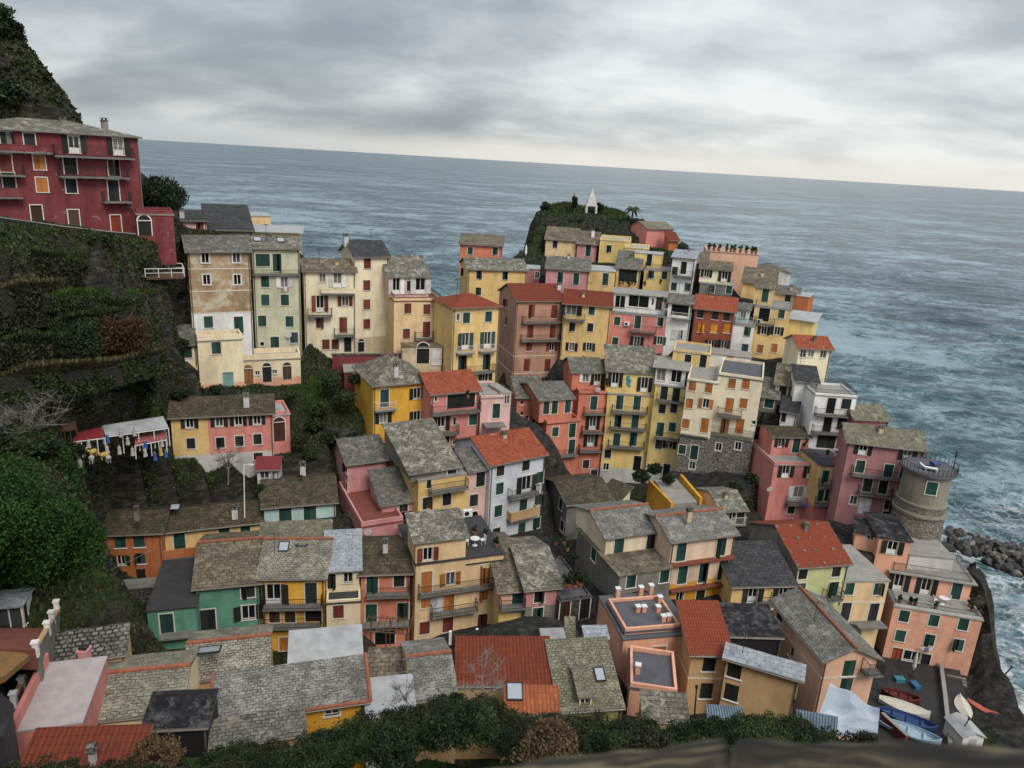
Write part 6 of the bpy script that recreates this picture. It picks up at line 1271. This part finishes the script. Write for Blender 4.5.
# ------------------------------------------------------------------ left gardens
GD = lambda x, y, d: at(*px('l', (x, y)), d)
def figure(label, c, h, mat, group):
    o = empty('garden_figure', c, fr.uniform(0, 6)); tag(o, label, 'figure', group); m = MB(); m.lathe([(.24*h, 0), (.2*h, .3*h), (.15*h, .62*h), (.17*h, .74*h), (.07*h, .82*h)], 10, 0); inst('robe', m.mesh('robe', [mat], True), o); q = MB(); q.lathe([(.02*h, .82*h), (.08*h, .86*h), (.09*h, .92*h), (.06*h, .98*h), (.01*h, h)], 8, 0); inst('head', q.mesh('head', [plain('figure_skin', (.42, .26, .18), .8)], True), o)
WF = plain('figure_white', (.42, .41, .39), .8); BF = plain('figure_blue', (.02, .10, .36), .8); RF = plain('figure_red', (.36, .04, .04), .8); YF = plain('figure_yellow', (.52, .36, .09), .8)
for x, y, d in ((405, 365, 70), (550, 375, 71), (613, 378, 71.5), (745, 390, 73), (455, 345, 71), (620, 290, 73), (690, 285, 74), (680, 385, 72), (830, 340, 75), (655, 330, 73)): figure('small white robed figure in the crowded garden beside the yellow and pink house', GD(x, y, d), .8, WF, 'white garden figures')
for x, y, d, mt, lab in ((552, 320, 72.5, BF, 'bright blue robed figure under the edge of the white shelter'), (745, 350, 73.5, BF, 'dark blue figure beside the white framed pavilion'), (795, 410, 73, BF, 'blue figure at the foot of the yellow house wall'), (850, 395, 74.5, BF, 'blue figure nearest the yellow house corner'), (358, 380, 69.5, RF, 'red robed figure at the left end of the garden shelter'), (825, 385, 74, YF, 'yellow figure among the blue ones')): figure(lab, GD(x, y, d), .8, mt, None)
def animal(label, c, mat):
    m = MB(); o = empty('garden_sheep', c, fr.uniform(0, 6)); tag(o, label, 'figure', 'model animals in the garden'); m.lathe([(.05, 0), (.2, .1), (.22, .4), (.15, .62), (.03, .7)], 8, 0)
    for i, v in enumerate(m.v): x, y, z = v; m.v[i] = (z-.35, x, y+.42)
    inst('body', m.mesh('body', [mat], True), o); q = MB(); q.bar((.25, 0, .5), (.5, 0, .68), .12, 0, .07); inst('head', q.mesh('head', [mat], True), o)
    l = MB()
    for sx in (-.2, .2):
        for sy in (-.1, .1): l.bar((sx, sy, -.02), (sx, sy, .35), .035)
    inst('legs', l.mesh('legs', [mat]), o)
for x, y, d, mt in ((420, 392, 69.5, YF), (478, 390, 70, YF), (535, 405, 70.5, YF), (470, 425, 69.5, WF), (555, 420, 70.5, WF)): animal('small model animal on the garden terrace among the robed figures', GD(x, y, d), mt)
for lab, x, y, d in (('left white pointed stone at the left end of the garden', 370, 438, 68.5), ('right white pointed stone at the left end of the garden', 401, 438, 68.7)):
    m = MB(); m.lathe([(.3, -.2), (.3, .35), (.2, .62), (.02, .78)], 10, 0); o = m.build('pointed_stone', [WF], None, True); o.location = GD(x, y, d); tag(o, lab, 'stone')
def shelter(label, ps, ds, posth, mat, th=.08, cat='shelter'):
    P = [GD(x, y, d) for (x, y), d in zip(ps, ds)]; o = empty('garden_shelter', P[0]); tag(o, label, cat); m = MB(); q = [p-P[0] for p in P]
    m.slab(q, th); inst('roof', m.mesh('roof', [mat]), o); k = MB()
    for p in q: k.bar(p-V((0, 0, posth)), p-V((0, 0, th)), .05)
    for i in (0, .25, .5, .75, 1): e = q[0].lerp(q[1], i); k.bar(e-V((0, 0, posth)), e-V((0, 0, th)), .045)
    k.bar(q[0]-V((0, 0, .15)), q[1]-V((0, 0, .15)), .05); inst('posts', k.mesh('posts', [PAINT_W if 'white' in label else WOOD]), o)
shelter('white sheet-roofed garden shelter left of the yellow house', [(540, 285), (862, 240), (835, 185), (525, 232)], (72.5, 76, 78, 75), 1.9, R['white'])
shelter('red-roofed garden shelter left of the white one', [(372, 310), (535, 290), (520, 240), (398, 268)], (70, 72, 74, 72), 1.6, plain('red_sheet_roof', (.26, .02, .03), .6))
shelter('rust brown lean-to roof above the red garden shelter', [(262, 262), (388, 245), (388, 208), (290, 232)], (68, 70, 72, 70), 1.2, plain('rust_roof', (.13, .055, .035), .9))
shelter('white framed pavilion standing under the white sheet roof', [(690, 330), (850, 300), (850, 262), (690, 285)], (74, 76, 77, 75.2), 1.4, plain('faded_red_roof', (.30, .09, .09), .8))
# terrace walls of dry stone on the hillside, with grass on their shelves
W['wallstone'] = stonemat('dark_drystone', (.016, .016, .010), (.048, .046, .030), 2.6)
TF = lambda x, y, d: at(*px('f', (x, y)), d)
for i, (lab, pts, h) in enumerate((('dry stone terrace wall below the crimson building, uppermost of the terraces', ((20, 135, 73), (240, 150, 77), (560, 180, 82), (720, 190, 86)), 1.7), ('dry stone terrace wall under the bright green grass strip', ((235, 345, 74), (460, 345, 78), (720, 350, 83)), 1.9),
     ('dry stone terrace wall at the left edge above the olive tree', ((-60, 310, 63), (190, 300, 68), (205, 330, 69)), 2.0), ('dry stone terrace wall running into the brown tree', ((230, 485, 70), (330, 465, 73), (560, 440, 78)), 1.2), ('lowest dry stone terrace wall at the left edge', ((-60, 590, 60), (240, 595, 65)), 1.3), ('fallen dry stone wall with pale dry grass above the garden shelters', ((-20, 760, 58), (480, 715, 70), (800, 640, 79)), .9))):
    P = [TF(*p) for p in pts]; P = [p-V((0, 0, h)) for p in P]; wallrun('terrace_wall', lab, P, h, .5, W['wallstone'], 'stone wall', down=1.0)
    C = []
    for a, b in zip(P, P[1:]):
        L_ = (b-a).length; nn_ = int(L_*260); tt = rng.uniform(0, 1, nn_); zz = rng.uniform(-1.0, h+.1, nn_); Q = np.array(a)[None]+(np.array(b-a))[None]*tt[:, None]; Q[:, 2] += zz; nv_ = V((b.y-a.y, -(b.x-a.x), 0)).normalized(); nv_ = nv_ if nv_.dot(CAM-a) > 0 else -nv_; Q += np.array(nv_)[None]*(.27+rng.uniform(0, .14, nn_))[:, None]; kk = vnoise(np.stack([tt*L_, zz*1.3], 1), .55, 20+i, 3) > .42; tag(inst('wall_creeper', leaf_mesh('wall_creeper', Q[kk], .19, LF[('mid2', 'mid', 'mid2', 'mid', 'mid2', 'mid')[i]])), kind='stuff')
    for a, b in zip(P, P[1:]):
        for _ in range(int((b-a).length*170)):
            t = random.random(); q = a.lerp(b, t); s = random.random()*2.2; C.append((q.x+s*.25, q.y+.3+s, q.z+h+.08+random.random()*.1+s*.12))
    tag(inst('shelf_grass', leaf_mesh('shelf_grass', np.array(C), .16, LF[('mid', 'grass', 'straw', 'mid', 'mid', 'straw')[i]], 1.0, 2.4)), kind='stuff')
TA = lambda x, y, d: at(*px('a', (x, y)), d)
P = [TA(-40, 700, 78), TA(160, 728, 80), TA(330, 752, 81.5), TA(560, 778, 84), TA(690, 790, 86)]
wallrun('road_wall', 'pale capped path wall along the foot of the crimson building', [p-V((0, 0, .8)) for p in P], .8, .3, W['wallstone'], cap=R['flat'], down=.8)
# platform with white things left of the tan house
o = empty('wooden_platform', TF(745, 245, 84)); tag(o, 'railed wooden platform against the tan house wall', 'platform'); m = MB(); P = [TF(745, 245, 84), TF(945, 240, 87), TF(935, 215, 89), TF(715, 195, 88)]; m.slab([p-P[0] for p in P], .2); inst('deck', m.mesh('deck', WOOD), o); q = MB()
for a, b in zip(P, P[1:]+P[:1]):
    for s in (0, .33, .66): e = a.lerp(b, s)-P[0]; q.bar(e, e+V((0, 0, .9)), .04)
    q.bar(a-P[0]+V((0, 0, .9)), b-P[0]+V((0, 0, .9)), .04); q.bar(a-P[0]+V((0, 0, .45)), b-P[0]+V((0, 0, .45)), .03)
inst('railing', q.mesh('railing', PAINT_W), o)
# stepped path with white capped pillars at far left
for i, (t, x, y, d) in enumerate((('r', 290, 545, 56), ('r', 265, 600, 54), ('r', 242, 655, 52), ('r', 182, 760, 48.5), ('x', 150, 265, 51.5), ('x', 112, 335, 50), ('x', 70, 415, 48.5))):
    c = at(*px(t, (x, y)), d); o = empty('gate_pillar', c, .3); tag(o, 'white capped pillar along the stepped path at the left edge', 'pillar', 'pillars of the stepped path'); m = MB(); m.box(-.13, .13, -.13, .13, -.5, .36); inst('shaft', m.mesh('shaft', [W['white']]), o); m = MB(); m.box(-.18, .18, -.18, .18, .36, .43); m.slab([(-.1, -.1, .48), (.1, -.1, .48), (.1, .1, .48), (-.1, .1, .48)], .05); inst('cap', m.mesh('cap', [W['white']]), o)
pp = [at(*px(*p[:1], p[1:3]), p[3]) for p in (('r', 300, 560, 56.5), ('r', 182, 765, 48.5), ('x', 150, 270, 51.5), ('x', 66, 425, 48.5))]
wallrun('path_wall', 'brown grey wall between the pillars of the stepped path', [p-V((0, 0, .55)) for p in pp], .6, .22, W['grey'], cap=W['tanp'])
pm = MB(); P = [at(*px('r', p), d) for p, d in (((-60, 760), 46), ((175, 770), 48), ((225, 655), 53), ((-60, 655), 53))]; pm.slab(P, 1.2); tag(pm.build('patio', [R['redf']]), kind='structure')
pm = MB(); P = [at(*px('x', p), d) for p, d in (((-60, 640), 39), ((20, 600), 40.5), ((68, 440), 47.5), ((-60, 325), 42.5))]; pm.slab(P, 3); tag(pm.build('stepped_path', [R['dflat']]), kind='structure')
pm = MB(); P = [at(*px('x', p), d) for p, d in (((-60, 330), 42), ((20, 300), 43), ((150, 190), 47.5), ((-60, 100), 48))]; pm.slab(P, .3); tag(pm.build('ochre_patio', [plain('ochre_paving', (.30, .16, .05), .9, 0, .4, 2)]), kind='structure')
# cable
def cable(label, a, b, sag, r=.015):
    o = None; m = MB(); pts = [a.lerp(b, i/20)-V((0, 0, sag*4*(i/20)*(1-i/20))) for i in range(21)]; m.tube([p-a for p in pts], r, 0, None, 4); o = m.build('cable', [plain('pale_cable', (.30, .30, .30), .6)]); o.location = a; tag(o, label, 'cable')
cable('pale cable slung from the left edge to the orange house', at(*px('r', (0, 525)), 55), at(*px('r', (800, 240)), 78), .6, .022)
# lamp post in the garden
a = at(*px('m', (380, 300)), 77); b = at(*px('m', (378, 75)), 77); o = empty('lamp_post', a); tag(o, 'tall pale lamp post behind the buff house roof', 'lamp post'); m = MB(); m.bar((0, 0, -1), b-a, .05, 0, .04); inst('post', m.mesh('post', PAINT_W), o); m = MB(); t = b-a; m.bar(t, t+V((.7, 0, .05)), .03); m.box(t.x+.5, t.x+1.0, t.y-.1, t.y+.1, t.z, t.z+.1); inst('lamp_head', m.mesh('lamp_head', PAINT_W), o)
# ------------------------------------------------------------------ ramp with ochre walls
OO = lambda x, y, d: at(*px('o', (x, y)), d)
rm = MB(); P = [OO(880, 380, 87), OO(1010, 368, 87.5), OO(905, 250, 96), OO(790, 255, 95)]; rm.slab(P, 2.5); tag(rm.build('ramp', [R['flat']]), kind='structure')
wallrun('ramp_wall', 'left ochre wall of the sloping alley ramp', [OO(765, 275, 94), OO(880, 395, 86)], .5, .3, W['ochre'], down=3); wallrun('ramp_wall', 'right ochre wall of the sloping alley ramp', [OO(925, 245, 96), OO(1028, 368, 88)], .5, .3, W['ochre'], down=3)
# ------------------------------------------------------------------ stub chimneys on the peach terrace
def on_roof(b, t, p, dz=.1): return b.M @ hit_z(b.Mi, *px(t, p), b.h+dz)
def stub(b, t, p, h=.8, r=.16):
    q = hit_z(b.Mi, *px(t, p), b.h+.1); m = MB(); m.box(q.x-r, q.x+r, q.y-r, q.y+r, q.z-.2, q.z+h); m.box(q.x-r-.05, q.x+r+.05, q.y-r-.05, q.y+r+.05, q.z+h, q.z+h+.08, 1); inst('chimney', m.mesh('chimney', [W['coral'], PAINT_W]), b.ro, b.top.Mi @ b.M if b.top is not b and 0 else None)
for p in ((600, 190), (718, 182), (770, 172), (702, 282), (733, 282), (805, 282), (814, 232), (832, 332), (860, 328)): stub(b69, 'u', p)
stub(b69b, 'u', (703, 580), .7)
# ------------------------------------------------------------------ fixtures: panel, dishes, air conditioners, awnings
fig = MB()
cq = hit_y(b54u.Mi, *px('i', (657, 312)), -.03)
for k, (dx, dz, r) in enumerate(((0, .55, .22), (-.12, .25, .26), (.12, -.05, .3), (.0, -.35, .28), (.14, -.65, .2), (-.18, .62, .12), (.3, .1, .14), (.26, -.8, .14))):
    n = 14; fig.face([(cq.x+dx+r*math.cos(6.283*i/n), -.03-.004*k, cq.z+dz+r*1.15*math.sin(6.283*i/n)) for i in range(n)])
inst('painted_panel', fig.mesh('painted_panel', [plain('turquoise_paint', (.06, .36, .44), .6, 0, .7, 3)]), b54u.root, b54u.Mrel)
def fixture(name, b, mb, mats): return inst(name, mb.mesh(name, mats), b.root, b.Mrel)
for b, t, p in ((b66, 'n', (650, 420)), (bt, 'e', (510, 620)), (bp, 'd', (650, 735))):
    q = hit_y(b.Mi, *px(t, p), -.02); m = MB(); m.box(q.x-.42, q.x+.42, -.36, -.003, q.z-.3, q.z+.3, 0); m.lathe([(.22, 0), (.22, .01)], 14, 1, (0, 0, 0)); 
    for i in range(len(m.v)-28, len(m.v)): x, y, z = m.v[i]; m.v[i] = (q.x-.1+x, -.365-z, q.z+y)
    fixture('air_conditioner', b, m, [PAINT_W, IRON])
def dish(b, t, p):
    q = hit_y(b.Mi, *px(t, p), -.25); m = MB(); m.lathe([(.05, 0), (.25, .04), (.40, .12)], 16, 0)
    n0 = len(m.v)
    for i in range(n0): x, y, z = m.v[i]; m.v[i] = (q.x+x, -.3-z*.9-y*.25, q.z+y)
    m.bar((q.x, -.3, q.z), (q.x, 0, q.z-.2), .02, 1); m.bar((q.x, -.32, q.z-.1), (q.x, -.62, q.z), .012, 1); fixture('satellite_dish', b, m, [PAINT_W, IRON])
dish(b65, 'n', (142, 520)); dish(b39, 'p', (560, 300)); dish(b56 if 0 else bi56, 'i', (500, 355)); dish(b7, 'b', (605, 690))
# ------------------------------------------------------------------ plants, furniture and laundry on balconies and terraces
POT = plain('terracotta_pot', (.28, .10, .055), .85); pm = MB(); pm.lathe([(.13, 0), (.19, .3), (.2, .34), (.16, .34)], 10, 0); POTM = pm.mesh('pot', POT); PL = [leaf_mesh('plant', blobs(7, (.34, .34, .42), 26, 1)+np.array([0, 0, .62]), .1, LF[l]) for l in ('mid', 'green', 'dark')]
def pot(p, s, label, group):
    o = empty('potted_plant', p, fr.uniform(0, 6)); o.scale = (s, s, s); tag(o, label, 'potted plant', group); inst('pot', POTM, o); inst('plant', PL[fr.randrange(3)], o)
for t, lst, d in (('w', ((385, 218), (440, 228), (465, 235), (570, 250), (745, 240), (755, 262), (790, 270)), None),):
    for p in lst: pot(on_roof(bq, t, p), 1.0, 'potted plant along the terrace edge of the coral seafront house', 'pots on the seafront terrace')
for x in (250, 275, 300, 340, 362, 380, 410, 440, 470, 490): pot(at(*px('e', (x, 258+(x-250)*.08)), 147), 1.5, 'potted plant on the flat roof of the long salmon building', 'pots on the salmon roof')
for p in ((640, 600), (690, 500), (740, 510), (800, 560)): pot(on_roof(b66, 'n', (p[0], p[1]+40)), 1.1, 'potted plant on the dark terrace of the buff house', 'pots on the buff house terrace')
for p in ((335, 130), (365, 120), (390, 125), (350, 145), (410, 140), (380, 150)): pot(at(*px('u', p), 68), 1.3, 'potted plant in the green corner of the central alley', 'pots in the central alley')
for t, p, d in (('d', (610, 545), 132), ('d', (630, 530), 132), ('d', (690, 540), 132), ('d', (660, 548), 132), ('d', (740, 545), 131), ('d', (820, 535), 131), ('d', (780, 640), 118), ('d', (830, 630), 118), ('d', (845, 640), 118), ('j', (730, 660), 103), ('j', (745, 640), 103), ('j', (630, 655), 103), ('j', (855, 700), 103), ('i', (550, 345), 105), ('i', (540, 330), 105), ('h', (655, 400), 84), ('o', (285, 590), 76), ('o', (330, 590), 75), ('o', (345, 620), 75)):
    pot(at(*px(t, p), d-1.0), 1.0, 'potted plant on a small terrace among the village houses', 'pots on village terraces')
def table(label, c, s=1.0, mat=None, chairs=2):
    o = empty('garden_table', c, fr.uniform(0, 3)); tag(o, label, 'table'); m = MB(); m.lathe([(.45, .70), (.45, .74)], 14, 0); inst('tabletop', m.mesh('tabletop', mat or PAINT_W), o); q = MB(); q.bar((0, 0, 0), (0, 0, .7), .04); q.lathe([(.25, 0), (.05, .05)], 10, 0); inst('leg', q.mesh('leg', mat or PAINT_W), o)
    for k in range(chairs):
        a = k*2.6+.5; e = empty('garden_chair', V(c)+V((math.cos(a)*.8, math.sin(a)*.8, 0)), a+math.pi/2); tag(e, 'chair drawn up to the '+label.split(' on ')[0]+' on '+label.split(' on ', 1)[1], 'chair', 'chairs at the '+label); m = MB(); m.box(-.22, .22, -.22, .22, .42, .46); inst('seat', m.mesh('seat', mat or PAINT_W), e); m = MB(); m.box(-.22, .22, -.24, -.2, .46, .9); inst('backrest', m.mesh('backrest', mat or PAINT_W), e)
        for sx in (-.19, .19):
            for sy in (-.19, .19): m = MB(); m.box(sx-.02, sx+.02, sy-.02, sy+.02, 0, .42); inst('leg', m.mesh('leg', mat or PAINT_W), e)
table('white round table on the dark terrace of the buff house', on_roof(b66, 'n', (690, 590))); table('white table on the long seafront terrace', on_roof(bq, 'w', (605, 225)), chairs=2)
table('white table on the railed terrace below the white stepped house', at(*px('j', (900, 690)), 101), chairs=1); table('dark table on the terrace of the slate veranda house', at(*px('d', (650, 545)), 131.5), 1, IRON, 2)
CL = [plain('laundry_'+n, c, .9) for n, c in (('white', (.68, .68, .68)), ('purple', (.16, .09, .24)), ('dark', (.04, .02, .03)), ('pink', (.55, .25, .28)), ('blue', (.10, .2, .42)))]
def laundry(label, b, t, p1, p2, cols, yo=-1.0, drop=.6):
    a, c = hit_y(b.Mi, *px(t, p1), yo), hit_y(b.Mi, *px(t, p2), yo); o = empty('laundry_line', b.M @ a); o.rotation_euler = (0, 0, b.yw); tag(o, label, 'laundry'); d = c-a; m = MB(); m.bar((0, 0, 0), d, .012, 0, None, 4); inst('line', m.mesh('line', PAINT_W), o); n = len(cols)
    for i, k in enumerate(cols):
        s, e = V(d)*((i+.08)/n), V(d)*((i+.92)/n); dr = drop*fr.uniform(.7, 1.2); m = MB(); N = 6
        for j in range(N):
            u, v = s.lerp(e, j/N), s.lerp(e, (j+1)/N); w0, w1 = .04*math.sin(j*1.9+i), .04*math.sin((j+1)*1.9+i); m.face([u+V((0, w0, -dr)), v+V((0, w1, -dr)), v, u]); m.face([u+V((0, .012, 0)), v+V((0, .012, 0)), v+V((0, w1+.012, -dr)), u+V((0, w0+.012, -dr))])
        inst('garment', m.mesh('garment', CL[k]), o)
laundry('laundry in dark and pink colours under the balcony of the glazed veranda house', b55, 'i', (845, 628), (897, 626), (2, 3, 2, 2), -.3, .7)
laundry('white laundry hung beneath the middle window of the coral seafront house', bq, 'w', (495, 445), (560, 450), (0, 4, 0), -.4, .5)
laundry('pink laundry under the open window of the sage green house', b7, 'b', (570, 447), (612, 447), (3, 0, 3), -.35, .45)
laundry('purple and blue washing on the lower balcony rail of the yellow and pink house', b39, 'p', (720, 372), (800, 374), (1, 4, 1, 3), -1.0, .5)

q = at(*px('x', (437, 218)), 51); m = MB(); m.box(-.24, .24, -.24, .24, -1.2, .7); m.box(-.3, .3, -.3, .3, .7, .8); o = empty('terrace_chimney', q); tag(o, 'pink chimney at the back edge of the pinkish roof terrace', 'chimney'); inst('stack', m.mesh('stack', [W['rose']]), o); m = MB(); m.slab([(-.2, -.2, .98), (.2, -.2, .98), (.2, .2, .98), (-.2, .2, .98)], .18); inst('cap', m.mesh('cap', [R['dark']]), o)

# alley railing with white posts
o = empty('alley_railing', at(*px('t', (565, 385)), 59)); tag(o, 'thin railing with white posts along the alley under the buff house', 'railing'); m = MB(); q = MB(); P = [at(*px('t', p), d) for p, d in (((565, 372), 57.5), ((705, 360), 58.5), ((845, 338), 59.5), ((965, 318), 60.5))]; B0 = P[0].copy()
for a in P: m.box(a.x-B0.x-.1, a.x-B0.x+.1, a.y-B0.y-.1, a.y-B0.y+.1, a.z-B0.z-.8, a.z-B0.z+.35)
for a, b in zip(P, P[1:]):
    for dz in (.0, .25): q.bar(a-B0+V((0, 0, dz)), b-B0+V((0, 0, dz)), .025)
inst('posts', m.mesh('posts', [PAINT_W]), o); inst('rails', q.mesh('rails', [IRON]), o)
# rough pergola below the salmon house
c = at(*px('t', (235, 440)), 60); o = empty('pergola', c); tag(o, 'rough wooden pergola in the yard below the salmon house', 'pergola'); m = MB()
for x in (-1.5, 0, 1.5):
    for y in (0, 1.8): m.bar((x, y, -1.5), (x, y, 1.2), .05)
for x in np.linspace(-1.7, 1.7, 8): m.bar((x, -.2, 1.25), (x, 2.0, 1.25), .035)
for y in (0, 1.8): m.bar((-1.7, y, 1.18), (1.7, y, 1.18), .045)
inst('frame', m.mesh('frame', WOOD), o)
